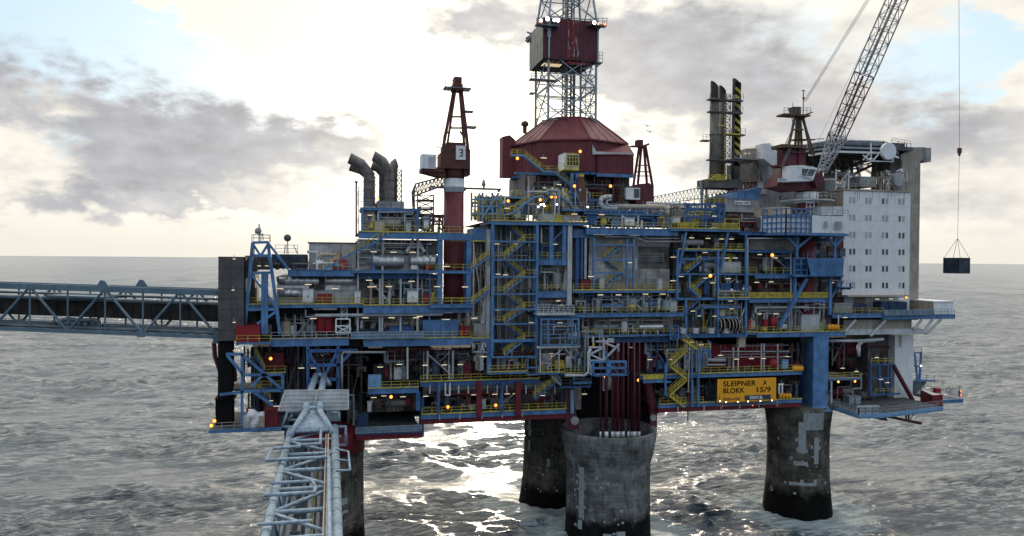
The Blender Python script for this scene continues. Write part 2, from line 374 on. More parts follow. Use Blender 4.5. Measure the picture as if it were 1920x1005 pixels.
# ---------------------------------------------------------------- concrete shafts
def concrete(name, tint, dk):
    m_ = bpy.data.materials.new(name); m_.use_nodes = True; nt = m_.node_tree; N = nt.nodes; L = nt.links; b = N['Principled BSDF']; b.inputs['Roughness'].default_value = .9; b.inputs['Specular IOR Level'].default_value = .12
    g = N.new('ShaderNodeNewGeometry')
    def noise(sc, s=(1, 1, 1), det=6, ro=.6):
        q = N.new('ShaderNodeMapping'); q.inputs['Scale'].default_value = s; L.new(g.outputs['Position'], q.inputs[0])
        n = N.new('ShaderNodeTexNoise'); n.inputs['Scale'].default_value = sc; n.inputs['Detail'].default_value = det; n.inputs['Roughness'].default_value = ro; L.new(q.outputs[0], n.inputs['Vector']); return n.outputs[0]
    def mr(x, a, b_, c=0., d=1.):
        n = N.new('ShaderNodeMapRange'); L.new(x, n.inputs[0])
        for i, v in enumerate((a, b_, c, d)): n.inputs[i+1].default_value = v
        return n.outputs[0]
    def mul(a, b_):
        n = N.new('ShaderNodeMath'); n.operation = 'MULTIPLY'; L.new(a, n.inputs[0]); L.new(b_, n.inputs[1]); return n.outputs[0]
    sp = N.new('ShaderNodeSeparateXYZ'); L.new(g.outputs['Position'], sp.inputs[0])
    v = mul(mr(noise(.35, (1, 1, 1.4)), .3, .7, .45, 1.3), mr(noise(1.4, (1.2, 1.2, .2)), .45, .7, 1.0, .55))
    v = mul(v, mr(noise(.9, (.15, .15, 3.0)), .4, .62, 1.0, .72))              # lift joints of the slipform
    zn = N.new('ShaderNodeMath'); zn.operation = 'MULTIPLY_ADD'; L.new(noise(.5, (1, 1, .6)), zn.inputs[0]); zn.inputs[1].default_value = 5.0; L.new(sp.outputs[2], zn.inputs[2])
    v = mul(v, mr(zn.outputs[0], 6.3, 8.3, .05, 1.0)); v = mul(v, mr(noise(.22, (1, 1, .8), 8, .7), .42, .6, dk, 1.0))                          # wet, weed-grown splash zone
    col = N.new('ShaderNodeVectorMath'); col.operation = 'SCALE'; col.inputs[0].default_value = tint; L.new(v, col.inputs[3]); L.new(col.outputs[0], b.inputs['Base Color'])
    bp = N.new('ShaderNodeBump'); bp.inputs['Strength'].default_value = .5; bp.inputs['Distance'].default_value = .1; L.new(noise(2.5), bp.inputs['Height']); L.new(bp.outputs[0], b.inputs['Normal'])
    MATS[name] = m_
concrete('concrete', (.19, .172, .145), .4)
concrete('concrete_pale', (.27, .275, .265), .5)  # paler copy: sky light on the near leg put into its tint
mat('patch', (.29, .32, .32), .8, var=.2, scale=2.5, streak=.4)
mat('patch_dim', (.26, .26, .23), .8, var=.2, scale=2)
FOAM = []
def shaft(c, prof, label, patches, seed, top_hollow=False, ribs=False):
    """profile = list of (radius, z) from below the sea to the top"""
    t = thing('concrete_shaft', label, 'platform leg', (c[0], c[1], 0), 'concrete legs of the platform')
    mb = MB(); mb.lathe((c[0], c[1], 0), prof, 64, cap=not top_hollow); mb.build('shaft', 'concrete_pale' if top_hollow else 'concrete', t, True)
    rnd = random.Random(seed)
    def rad(z):
        for (r0, z0), (r1, z1) in zip(prof, prof[1:]):
            if z0 <= z <= z1: return r0+(r1-r0)*(z-z0)/(z1-z0)
        return prof[-1][0]
    def quadpatch(*a):
        nonlocal pm
        pm = MB(); patch(*a)
        if a[2] > .85:
            for k in range(int(a[2]+a[3])): patch(a[0]+rnd.uniform(-.12, a[2]/rad(a[1])), a[1]+rnd.uniform(-.35, a[3]-.1), rnd.uniform(.3, .8), rnd.uniform(.3, .8))
        pm.build('repair_patch', 'patch', t)
    pm = MB()
    fa = math.atan2(CAM.y-c[1], CAM.x-c[0])
    def patch(a, z, w, h, th=.035):            # a repair patch bent round the shaft
        n = max(1, int(w/.6)); vs = []
        for k in range(n+1):
            for zz in (z, z+h):
                aa = a+(k/n)*w/rad(zz); 
                for dr in (-.05, th): r = rad(zz)+dr; vs.append((c[0]+math.cos(aa)*r, c[1]+math.sin(aa)*r, zz))
        fs = []
        for k in range(n):
            o = k*4; fs += [(o+1, o+5, o+7, o+3)]
        fs += [(0, 1, 3, 2), (n*4, n*4+2, n*4+3, n*4+1)]
        for k in range(n):
            o = k*4; fs += [(o, o+4, o+5, o+1), (o+2, o+3, o+7, o+6)]
        pm.add(vs, fs)
    for (da, z, w, h) in patches: quadpatch(fa+da, z, w, h)
    zt = prof[-1][1]
    for i in range(26):
        zz = rnd.uniform(3.5, zt*.8); s_ = rnd.choice((.18, .22, .3, .3, .5)); quadpatch(fa+rnd.uniform(-1.2, 1.2), zz, s_, s_*rnd.uniform(.7, 1.1))
    FOAM.append((c[0], c[1], max(r for r, z in prof if z < 3)*1.0, .40))
    return t
def polar(px, py, z): v = PZ(px, py, z); return v
# right leg: waterline about (1500, 957)
cR = PD(1500, 500, 151); cB = PD(1040, 500, 153); cN = PD(1144, 500, 136.5); cL = PD(612, 500, 127)
shaft(cR, [(7.2, -6), (6.7, 0), (6.4, 3), (6.1, 6), (6.0, 10), (5.95, 14), (6.1, 17), (6.45, 20), (6.6, 21.5)], 'dark concrete leg under the square blue column',
      [(.02, 12.6, 1.4, 6.2), (.52, 10.5, 1.0, 5.2), (-.12, 10.2, 1.6, .8), (.12, 10.2, 1.2, .8), (-.15, 6.3, 4.6, .6), (.16, 17.2, 4.2, 3.4)], 4)
shaft(cB, [(7.6, -6), (7.0, 0), (6.55, 3), (6.15, 7), (5.95, 12), (5.95, 20), (6.0, 24)], 'far concrete leg partly hidden behind the open-topped one', [(-1.0, 14.5, .9, 7.5), (-.98, 11.5, .6, 2.2), (-.2, 9, .6, 1.6)], 5)
legN = shaft(cN, [(8.2, -6), (7.8, 0), (7.65, 4), (7.6, 8), (7.6, 13.2), (8.1, 15), (8.65, 18.2), (8.8, 19.3), (8.5, 19.4), (7.9, 19.2), (7.7, 15)], 'open-topped concrete leg full of red riser pipes',
      [(-.72, 4.5, 1.1, 9.0), (-.75, 2.5, 1.0, 1.5), (.2, 1.8, 1.6, 1.1), (-.1, 1.6, 1.5, .9)], 6, True)
shaft(cL, [(7.4, -6), (6.9, 0), (6.6, 4), (6.45, 8), (6.4, 14), (6.4, 17.5)], 'concrete leg behind the grey footbridge', [(.4, 9.5, 1.2, 1.0), (.45, 8.0, 1.0, .5)], 7)
# ---------------------------------------------------------------- kit of recurring pieces
def rail(mb, pts, h=1.1, r=.045, sp=1.7, rails=(1.1, .6), m=0):
    pts = [Vector(p) for p in pts]
    for a_, b_ in zip(pts, pts[1:]):
        n = max(1, round((b_-a_).length/sp))
        for i in range(n+1):
            q = a_.lerp(b_, i/n); mb.bar(q, q+Vector((0, 0, h)), r*1.7, m=m)
        for z in rails: mb.bar(a_+Vector((0, 0, z)), b_+Vector((0, 0, z)), r*1.5, m=m)
    return mb
def deck(label, a, c, ytop, ybot, y=0.0, dep=26, mats=('blue', 'grate'), railing='yellow', kick='yellow', gaps=(), cat='deck', name='deck', plate=True, stiff=True, railspan=None, red=False):
    """deck whose front edge beam runs from pixel a to c; plate runs dep metres back"""
    mx = (a+c)/2; x0, x1 = P(a, ytop, y).x, P(c, ytop, y).x; z1, z0 = P(mx, ytop, y).z, P(mx, ybot, y).z
    t = thing(name, label, cat, ((x0+x1)/2, y, z1))
    h = z1-z0; mb = MB()
    if h > .55:                                   # plate girder: web, two flanges, stiffeners
        mb.box(x0, x1, y+.14, y+.30, z0, z1-.02); mb.box(x0, x1, y, y+.5, z1-.09, z1); mb.box(x0, x1, y, y+.5, z0, z0+.09)
        if stiff:
            n = max(2, int((x1-x0)/4.2))
            for i in range(n+1):
                xx = x0+(x1-x0)*i/n; mb.box(xx-.03, xx+.03, y+.02, y+.16, z0+.05, z1-.05)
    else:
        mb.box(x0, x1, y+.05, y+.25, z0, z1); mb.box(x0, x1, y, y+.35, z1-.06, z1)
    mb.build('edge_beam', mats[0], t)
    if plate and dep > 0.6:
        p = MB(); p.box(x0+.02, x1-.02, y+.5, y+dep, z1-.16, z1-.03); p.build('deck_plate', mats[1], t)
        q = MB(); n = max(2, int((x1-x0)/5))
        for i in range(n+1):
            xx = x0+.2+(x1-x0-.4)*i/n; q.box(xx-.12, xx+.12, y+.5, y+min(dep, 8), z1-.55, z1-.17)
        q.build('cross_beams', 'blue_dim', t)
    if kick:
        k = MB(); k.box(x0, x1, y-.04, y-.01, z1-.02, z1+.18); k.build('toe_board', kick, t)
    if railing:
        r = MB(); spans = railspan or [(a, c)]
        for (s0, s1) in spans: rail(r, [(P(s0, ytop, y).x+.1, y+.08, z1), (P(s1, ytop, y).x-.1, y+.08, z1)])
        r.build('railing', railing, t)
    if red:
        r = MB(); r.box(x0, x1, y+.3, y+1.6, z0-.9, z0-.05); r.build('red_keel_beam', 'red_dark', t)
    return t
def wall(label, a, b, c, d, y, dep, mats=('clad', 'clad_light', 'clad_dark'), pw=2.4, ph=1.7, louvre=(), cat='module', name='module', seed=1, roof=None, rough=.09, band=False):
    """clad module: core, a skin of slightly uneven panels, louvred openings"""
    rnd = random.Random(seed); mx, my = (a+c)/2, (b+d)/2
    x0, x1 = P(a, my, y).x, P(c, my, y).x; z1, z0 = P(mx, b, y).z, P(mx, d, y).z
    t = thing(name, label, cat, ((x0+x1)/2, y, z0))
    mb = MB(); mb.box(x0+.05, x1-.05, y+.25, y+dep, z0+.02, z1-.05); mb.build('core', mats[-1], t)
    holes = []
    for (la, lb, lc, ld) in louvre: holes.append((P(la, my, y).x, P(lc, my, y).x, P(mx, ld, y).z, P(mx, lb, y).z))
    sk = MB(); nx = max(1, round((x1-x0)/pw)); nz = max(1, round((z1-z0)/ph))
    for i in range(nx):
        for j in range(nz):
            xa, xb = x0+(x1-x0)*i/nx, x0+(x1-x0)*(i+1)/nx; za, zb = z0+(z1-z0)*j/nz, z0+(z1-z0)*(j+1)/nz
            if any(xa+.2 < h[1] and xb-.2 > h[0] and za+.2 < h[3] and zb-.2 > h[2] for h in holes): continue
            o = rnd.uniform(0, rough); mm = 0 if rnd.random() < .72 else 1
            if band:   # swelling insulated band
                sk.lathe((xa, y+.35, (za+zb)/2), [((zb-za)/2*1.04, .02), ((zb-za)/2*1.04, xb-xa-.04)], 16, mm, axis='X')
            else: sk.box(xa+.02, xb-.02, y+.1-o, y+.3, za+.02, zb-.02, mm)
    sk.build('cladding', list(mats[:2]), t)
    for h in holes:
        l = MB(); l.box(h[0], h[1], y+.42, y+.46, h[2], h[3], 1)
        n = max(3, int((h[3]-h[2])/.28))
        for i in range(n): zz = h[2]+(h[3]-h[2])*(i+.5)/n; l.hexa([(h[0], y-.02, zz-.06), (h[1], y-.02, zz-.06), (h[1], y+.3, zz+.06), (h[0], y+.3, zz+.06), (h[0], y-.02, zz-.02), (h[1], y-.02, zz-.02), (h[1], y+.3, zz+.1), (h[0], y+.3, zz+.1)])
        for xx in (h[0], h[1]): l.box(xx-.07, xx+.07, y-.05, y+.35, h[2], h[3])
        l.build('louvre', ['grey', 'black'], t)
    if roof:
        r = MB(); r.box(x0-.2, x1+.2, y-.15, y+dep, z1-.04, z1+.15); r.build('roof', roof, t)
    return t
def post(label, a, b, d, y=0.0, w=.6, m='blue', px2=None, cat='column', name='column'):
    mb = MB(); p = P(a, b, y); q = P(px2 if px2 else a, d, y)
    if px2 is None: q.x = p.x = (p.x+q.x)/2
    mb.bar(p, q, w); 
    if px2 is None: mb.box(p.x-w*.7, p.x+w*.7, y-w*.7, y+w*.7, q.z-.02, q.z+.12)
    return solo(name, label, cat, mb, m)
def brace(noun, where, pts, y=0.0, r=.18, m='blue', name='brace', n=8, sq=False):
    mb = MB()
    for (a, b), (c, d) in zip(pts, pts[1:]):
        (mb.bar(P(a, b, y), P(c, d, y), r*2) if sq else mb.tube(P(a, b, y), P(c, d, y), r, n))
    o = solo(name, '', 'brace', mb, m); later(o, noun, where, pts[0][0]); return o
def stair(where, a, b, c, d, y=0.0, w=1.1, stringer='blue', railc='yellow', noun='yellow-railed steel stair', r=.042):
    p, q = P(a, b, y), P(c, d, y); t = thing('stair', '', 'stair', (p.x, y, min(p.z, q.z)))
    mb = MB()
    for yy in (y, y+w): mb.bar(Vector((p.x, yy, p.z)), Vector((q.x, yy, q.z)), .09, .34) if False else mb.bar(Vector((p.x, yy, p.z)), Vector((q.x, yy, q.z)), .3, .08)
    mb.build('stringer', stringer, t)
    tr = MB(); n = max(3, int(abs(p.z-q.z)/.24))
    for i in range(n):
        f = (i+.5)/n; x = p.x+(q.x-p.x)*f; z = p.z+(q.z-p.z)*f; tr.box(x-.14, x+.14, y+.05, y+w-.05, z-.02, z+.02)
    tr.build('treads', 'grate', t)
    h = MB()
    for yy in (y, y+w): rail(h, [(p.x, yy, p.z), (q.x, yy, q.z)], r=r, sp=1.0)
    h.build('handrail', railc, t); later(t, noun, where, (a+c)/2); return t
LAMPS = {}
def strip(px, py, where, y=.6, L_=1.35, ang=0):
    L_ *= .82
    """strip light hung from the deck above"""
    key = ('strip', round(L_, 1))
    if key not in LAMPS:
        t = thing('strip_light', '', 'light'); a_ = MB(); a_.box(-L_/2, L_/2, -.10, .10, 0, .09).box(-.04, .04, -.03, .03, .12, .6); a_.build('housing', 'lampbody', t)
        b_ = MB(); b_.box(-L_/2+.04, L_/2-.04, -.08, .08, -.09, -.01); b_.build('tube', 'tube', t); LAMPS[key] = t; new = t
    else:
        s_ = LAMPS[key]; new = s_.copy(); COL.objects.link(new)
        for ch in list(s_.children): c_ = ch.copy(); COL.objects.link(c_); c_.parent = new
    new.location = P(px, py, y); new['group'] = 'strip lights under the decks'; later(new, 'lit strip light', where, px); return new
def flood(px, py, where, y=.4, r=.32, m='sodium', noun='orange floodlight'):
    r *= .8
    key = ('flood', m, r)
    if key not in LAMPS:
        t = thing('floodlight', '', 'light'); a_ = MB(); a_.lathe((0, 0, 0), [(r*1.15, -.05), (r*1.15, .1), (r*.6, .4)], 14, axis='Y'); a_.bar((0, .2, 0), (0, .3, 1.0), .06); a_.build('housing', 'grey_dark', t)
        b_ = MB(); b_.ball((0, -.03, 0), r, 12); b_.build('bulb', m, t, True); LAMPS[key] = t; new = t
    else:
        s_ = LAMPS[key]; new = s_.copy(); COL.objects.link(new)
        for ch in list(s_.children): c_ = ch.copy(); COL.objects.link(c_); c_.parent = new
    new.location = P(px, py, y); new['group'] = f'{noun}s'; later(new, noun, where, px); return new
def cabinet(label, a, b, c, d, y=1.2, dep=1.0, m='white', name='cabinet', cat='cabinet', doors=2, hood=True):
    mx, my = (a+c)/2, (b+d)/2; x0, x1 = P(a, my, y).x, P(c, my, y).x; z1, z0 = P(mx, b, y).z, P(mx, d, y).z
    t = thing(name, label, cat, ((x0+x1)/2, y, z0)); mb = MB(); mb.box(x0, x1, y+.06, y+dep, z0+.08, z1); mb.box(x0+.1, x1-.1, y+.15, y+dep-.1, z0, z0+.08); mb.build('body', m, t)
    w = (x1-x0-.06)/doors
    for i in range(doors):
        dm = MB(); dm.box(x0+.03+i*w+.02, x0+.03+(i+1)*w-.02, y+.01, y+.055, z0+.14, z1-.08); dd = dm.build('door', m, t)
        hm = MB(); hx = x0+.03+(i+1)*w-.12 if i % 2 == 0 else x0+.03+i*w+.12; hm.box(hx-.03, hx+.03, y-.04, y+.008, (z0+z1)/2-.15, (z0+z1)/2+.15); hm.build('handle', 'grey_dark', dd)
    if hood: hm = MB(); hm.box(x0-.08, x1+.08, y-.12, y+dep+.02, z1+.003, z1+.08); hm.build('hood', m, t)
    return t
def container(label, a, b, c, d, y=1.0, dep=2.5, m='blue', name='container', cat='container'):
    mx, my = (a+c)/2, (b+d)/2; x0, x1 = P(a, my, y).x, P(c, my, y).x; z1, z0 = P(mx, b, y).z, P(mx, d, y).z
    t = thing(name, label, cat, ((x0+x1)/2, y, z0)); f = MB(); e = .13
    for xx in (x0, x1-e):
        for yy in (y, y+dep-e): f.box(xx, xx+e, yy, yy+e, z0, z1)
    for zz in (z0, z1-e):
        for yy in (y, y+dep-e): f.box(x0+e, x1-e, yy, yy+e, zz+.003, zz+e-.003)
        for xx in (x0, x1-e): f.box(xx, xx+e, y+e, y+dep-e, zz+.003, zz+e-.003)
    f.build('frame', m, t); s_ = MB(); n = max(4, int((x1-x0)/.3)); xs = [x0+e+(x1-x0-2*e)*i/n for i in range(n+1)]
    for i in range(n):
        o = .05 if i % 2 else .11; s_.box(xs[i], xs[i+1], y+o, y+o+.05, z0+e, z1-e)
    s_.box(x0+e, x1-e, y+.17, y+dep-.05, z0+e, z1-.04); s_.build('corrugated_sides', m, t); return t
def pipe(noun, where, pts, r=.2, m='grey_light', n=10):
    """pts = (px, py, y)"""
    mb = MB(); mb.path([P(*q) for q in pts], r, n); o = solo('pipe', '', 'pipe', mb, m, None, True); later(o, noun, where, pts[0][0]); return o
def lattice(mb, A, B, n, rc, rb, m=0, cross=False, mb2=None):
    """four-chord lattice between corner lists A and B"""
    A = [Vector(v) for v in A]; B = [Vector(v) for v in B]; k = len(A); mb2 = mb2 or mb
    for a_, b_ in zip(A, B): mb.tube(a_, b_, rc, 6, m=m)
    for i in range(n):
        f0, f1 = i/n, (i+1)/n
        for j in range(k):
            a0, a1 = A[j].lerp(B[j], f0), A[j].lerp(B[j], f1); b0, b1 = A[(j+1) % k].lerp(B[(j+1) % k], f0), A[(j+1) % k].lerp(B[(j+1) % k], f1)
            mb2.tube(a0, b0, rb, 5, cap=False, m=m)
            if cross: mb2.tube(a0, b1, rb, 5, cap=False, m=m); mb2.tube(b0, a1, rb, 5, cap=False, m=m)
            elif (i+j) % 2: mb2.tube(a0, b1, rb, 5, cap=False, m=m)
            else: mb2.tube(b0, a1, rb, 5, cap=False, m=m)
    for j in range(k): mb2.tube(B[j], B[(j+1) % k], rb, 5, cap=False, m=m)
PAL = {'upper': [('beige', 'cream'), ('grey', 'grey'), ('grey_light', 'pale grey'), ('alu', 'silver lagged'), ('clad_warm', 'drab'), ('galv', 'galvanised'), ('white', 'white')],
       'low': [('grey_dark', 'dark grey'), ('galv_dark', 'dull galvanised'), ('red_dark', 'dark red'), ('grey', 'grey'), ('clad_dark', 'shade-darkened'), ('navy_steel', 'blue black'), ('rust', 'rusty brown')],  # darker colours put the shade of low, deep bays into the equipment
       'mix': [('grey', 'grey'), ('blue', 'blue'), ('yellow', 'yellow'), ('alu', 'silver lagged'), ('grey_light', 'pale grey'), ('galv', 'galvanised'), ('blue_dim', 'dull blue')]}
def clutter(a, b, c, d, y0, y1, n, where, pal='upper', seed=1, kinds='pphvvcdtwl'):
    """process equipment filling the bay a,b - c,d of the photograph, between y0 and y1"""
    rnd = random.Random(seed); P_ = PAL[pal]
    for _ in range(n):
        y = rnd.uniform(y0, y1); m, cn = rnd.choice(P_); k = rnd.choice(kinds)
        x0, x1 = P(a, (b+d)/2, y).x, P(c, (b+d)/2, y).x; zt, zb = P((a+c)/2, b, y0).z, P((a+c)/2, d, y0).z; H_ = zt-zb; W_ = x1-x0
        x = rnd.uniform(x0+.3, x1-.5); px = a+(x-x0)/(x1-x0)*(c-a); mb = MB(); sm = True
        if k == 'p':      # riser pipe with an elbow and flange
            r = rnd.uniform(.07, .24); dx = rnd.uniform(-3.5, 3.5); zz = zb+H_*rnd.uniform(.35, .95); xe = min(max(x+dx, x0), x1)
            mb.path([(x, y, zb), (x, y, zz), (xe, y, zz), (xe, y+rnd.choice((0, .01)), zt if rnd.random() < .5 else zz-.8)], r, 8)
            for f in (.2, .6): mb.tube((x, y, zb+(zz-zb)*f), (x, y, zb+(zz-zb)*f+.12), r*1.6, 8)
            nm, ct, noun = 'elbow_pipe', 'elbow pipe', f'{cn} elbow pipe'
        elif k == 'h':    # horizontal run on hangers
            r = rnd.uniform(.06, .3); L_ = rnd.uniform(.25, .8)*W_; xa = rnd.uniform(x0, x1-L_); zz = zb+H_*rnd.uniform(.55, .93)
            mb.path([(xa, y, zz-rnd.uniform(.3, 1.5)), (xa, y, zz), (xa+L_, y, zz), (xa+L_, y, zz-.6)], r, 8)
            q = 0.
            while q < L_: mb.bar((xa+q, y, zz), (xa+q, y, zt), .06); q += 3
            nm, ct, noun = 'pipe_run', 'pipe', f'{cn} horizontal pipe'; px = a+(xa-x0)/(x1-x0)*(c-a)
        elif k == 'v':    # valve with bonnet and hand wheel
            r = rnd.uniform(.18, .4); zz = zb+rnd.uniform(.6, 1.5); mb.tube((x-.6, y, zz), (x+.6, y, zz), r*.6, 8); mb.ball((x, y, zz), r, 10); mb.tube((x, y, zz), (x, y, zz+r+.5), .07, 6)
            mb.lathe((x, y, zz+r+.5), [(r*.9, 0), (r*.95, .06)], 12); mb.tube((x-.55, y, zz), (x-.48, y, zz), r, 10); mb.tube((x+.48, y, zz), (x+.55, y, zz), r, 10); mb.bar((x, y, zb), (x, y, zz), .16)
            nm, ct, noun = 'valve', 'valve', f'{cn} valve'
        elif k == 'c':    # local cabinet on a stand
            w, h = rnd.uniform(.6, 1.5), rnd.uniform(.7, min(1.9, H_*.5)); zz = zb+rnd.uniform(.1, .9); mb.box(x, x+w, y, y+.5, zz, zz+h); mb.box(x+.05, x+w-.05, y-.04, y-.01, zz+.06, zz+h-.06); mb.box(x-.05, x+w+.05, y-.1, y+.55, zz+h+.003, zz+h+.06)
            for xx in (x+.1, x+w-.1): mb.bar((xx, y+.2, zb), (xx, y+.2, zz), .07)
            nm, ct, noun = 'equipment_box', 'cabinet', f'{cn} equipment box'; sm = False
        elif k == 'd':    # vertical drum
            r = rnd.uniform(.35, .9); h = min(H_*.75, rnd.uniform(1.6, 3.6)); mb.lathe((x, y, zb+.25), [(r*.3, 0), (r, .25), (r, h*.5), (r*1.04, h*.5+.02), (r*1.04, h*.5+.1), (r, h*.5+.12), (r, h-.2), (r*.35, h)], 14); mb.tube((x, y, zb+h), (x, y, zb+h+.7), .1, 6)
            for q in range(3): mb.bar((x+math.cos(q*2.1)*r*.8, y+math.sin(q*2.1)*r*.8, zb), (x+math.cos(q*2.1)*r*.8, y+math.sin(q*2.1)*r*.8, zb+.6), .1)
            nm, ct, noun = 'pressure_drum', 'vessel', f'{cn} upright drum'
        elif k == 't':    # horizontal vessel on saddles
            r = rnd.uniform(.45, min(1.1, H_*.28)); L_ = rnd.uniform(2.2, 5); zz = zb+r+.6; L_ = min(L_, x1-x) if x1-x > 1.5 else 1.5
            mb.lathe((x, y, zz), [(r*.2, -r*.35), (r*.75, -r*.2), (r, 0), (r, L_*.33), (r*1.03, L_*.33), (r*1.03, L_*.36), (r, L_*.36), (r, L_), (r*.75, L_+r*.2), (r*.2, L_+r*.35)], 16, axis='X')
            for q in (.2, .8): mb.box(x+L_*q-.15, x+L_*q+.15, y-r*.6, y+r*.6, zb, zz-r*.5)
            nm, ct, noun = 'pressure_vessel', 'vessel', f'{cn} lying vessel'
        elif k == 'w':    # structural frame with a diagonal
            w = rnd.uniform(2, 4.5); w = min(w, max(1.2, x1-x)); s_ = rnd.uniform(.16, .34); mb.bar((x, y, zb), (x, y, zt), s_); mb.bar((x+w, y, zb), (x+w, y, zt), s_)
            mb.bar((x, y, zb+H_*.1), (x+w, y, zt-H_*.1), s_*.7) if rnd.random() < .5 else mb.bar((x+w, y, zb+H_*.1), (x, y, zt-H_*.1), s_*.7)
            nm, ct, noun = 'trestle', 'frame', f'{cn} braced trestle'; sm = False
        else:             # cable ladder
            L_ = rnd.uniform(.3, .8)*W_; xa = rnd.uniform(x0, x1-L_); zz = zb+H_*rnd.uniform(.6, .95)
            for dy in (0, .5): mb.box(xa, xa+L_, y+dy, y+dy+.04, zz-.06, zz+.06)
            q = 0.
            while q < L_: mb.box(xa+q, xa+q+.05, y+.04, y+.5, zz-.03, zz); q += .4
            q = 0.
            while q < L_: mb.bar((xa+q, y+.25, zz), (xa+q, y+.25, zt), .05); q += 2.6
            nm, ct, noun = 'cable_ladder', 'cable ladder', f'{cn} cable ladder'; sm = False; px = a+(xa-x0)/(x1-x0)*(c-a)
        o = solo(nm, '', ct, mb, m, None, False); later(o, noun, where, px)
def disc(label, px, py, y, r, stand, m='white', name='dish_antenna'):
    """shrouded dish facing out of the platform"""
    c = P(px, py, y); t = thing(name, label, 'antenna', c); mb = MB(); mb.lathe(c, [(r*.96, -.5), (r, -.45), (r, .1), (r*.9, .35), (r*.3, .8)], 40, axis='Y'); mb.build('drum', m, t)
    s_ = MB(); 
    for q in stand: s_.bar(P(*q[0]), P(*q[1]), .22)
    s_.build('bracket', m, t); return t
# ================================================================= LEFT HALF
W1 = 'on the top deck left of the white-banded crane pedestal'
# dark windbreak wall at the left end
t = thing('windbreak_wall', 'tall charcoal panelled windbreak at the end of the long bridge', 'wall', P(434, 640, -1))
mb = MB(); xa, xb = P(409, 560, -1).x, P(459, 560, -1).x; z0, z1 = P(434, 639, -1).z, P(434, 482, -1).z
for i in range(2):
    for j in range(8):
        mb.box(xa+(xb-xa)*i/2+.015, xa+(xb-xa)*(i+1)/2-.015, -1-JR.uniform(0, .05), -.8, z0+(z1-z0)*j/8+.02, z0+(z1-z0)*(j+1)/8-.02)
mb.box(xa+.02, xb-.02, -.82, 7, z0, z1-.02); mb.build('panels', 'firewall', t)
mb = MB()
for j in range(9): mb.box(xa-.1, xb+.05, -.8, -.74 if j % 2 else -.7, z0+(z1-z0)*j/8-.06, z0+(z1-z0)*j/8+.06)
mb.box(xb-.1, xb+.12, -1.1, 3, z0, z1); mb.build('frame', 'black', t)
wall('dark back wall beside the charcoal windbreak', 459, 479, 478, 640, 5, 8, ('firewall', 'clad_dark', 'firewall'), seed=3)
# far corner columns under the windbreak
post('black square column under the charcoal windbreak', 424, 640, 745, 1, 2.2, 'black')
post('thick black column at the lowest left corner', 422, 742, 800, 2, 2.6, 'black')
brace('maroon raking strut', 'outside the black corner column', [(401, 642), (403, 668), (414, 700)], 2, .35, 'maroon')
brace('maroon raking strut', 'behind the black corner column', [(428, 650), (440, 700), (440, 715)], 8, .4, 'maroon')

# blue A-frame mast with radar
t = thing('mast_tower', 'blue leaning A-frame tower beside the charcoal windbreak', 'tower', P(490, 640, -.6))
mb = MB(); yy = -.6
for p_, q_ in (((474, 455), (459.5, 608)), ((502.6, 455), (525, 626)), ((493, 512), (493, 626)), ((500, 512), (499, 626))): mb.bar(P(p_[0], p_[1], yy), P(q_[0], q_[1], yy), .52)
for p_, q_ in (((474, 479), (504, 479)), ((466, 512), (511, 511)), ((460, 580.5), (520, 580)), ((474, 455), (503, 454))): mb.bar(P(p_[0], p_[1], yy), P(q_[0], q_[1], yy), .42)
mb.build('legs', 'blue', t)
mb = MB()
for p_, q_ in (((473, 516), (517, 575)), ((504, 457), (541, 505)), ((517, 585), (482, 607)), ((474, 457), (488, 478)), ((503, 457), (490, 478))): mb.bar(P(p_[0], p_[1], yy), P(q_[0], q_[1], yy), .38)
mb.build('braces', 'blue', t)
mb = MB(); z = P(487, 454, yy).z
for p_ in (474, 503):
    for y_ in (yy, 1.4): mb.bar((P(p_, 454, yy).x, y_, P(p_, 478, yy).z), (P(p_, 454, yy).x, y_, z), .22)
rail(mb, [(P(472, 454, yy).x, yy, z), (P(505, 454, yy).x, yy, z), (P(505, 454, yy).x, 1.6, z), (P(472, 454, yy).x, 1.6, z)], h=1.2, rails=(1.2, .7, .1))
mb.box(P(472, 454, yy).x, P(505, 454, yy).x, yy, 1.6, z-.08, z); mb.build('top_platform', 'galv_dark', t)
mb = MB(); p = P(486, 454, 0); mb.tube(p, P(486, 420, 0), .12); mb.ball(P(484, 433, 0), .55, 10); mb.bar(P(478, 437, 0), P(494, 440, 0), .15); mb.tube(P(494, 450, 0), P(492, 436, 0), .07); mb.bar(P(482, 428, 0), P(489, 428, 0), .2); mb.build('radar', 'grey', t)

wall('navy equipment cabin on the roof behind the blue tower', 508, 476.5, 575, 504, 3, 8, ('navy_steel', 'navy', 'navy_steel'), seed=8, pw=1.6, ph=3)
wall('low dark cabin under the radar of the blue tower', 462, 480, 507, 506, 5, 6, ('clad_dark', 'navy_steel', 'black'), seed=18)
t = thing('satellite_dish', 'small round dish on a lattice stand above the navy cabin', 'antenna', P(539, 476, 5))
mb = MB(); mb.lathe(P(539, 446, 5), [(.55, -.3), (.62, .1), (.2, .5)], 16, axis='Y'); mb.build('dish', 'grey_dark', t, True)
mb = MB(); mb.tube(P(539, 446, 5.3), P(540, 476, 5.3), .09)
for a_, b_ in ((535, 459), (550, 459)): mb.bar(P(a_, b_, 5), P(a_-2 if a_ < 540 else 558, 476, 5), .14)
rail(mb, [P(516, 476, 5), P(558, 476, 5)], h=1.5, rails=(1.5, .9, .3)); mb.build('stand', 'galv_dark', t)
wall('big weathered grey roof block left of the bent exhausts', 579, 456, 668, 508, 4, 16, ('clad_light', 'clad', 'clad_dark'), seed=4, pw=3.1, ph=4, roof='rust')
container('orange red container on the roof deck under the long stair', 625, 486, 650, 505, 2.2, 2.4, 'orange')
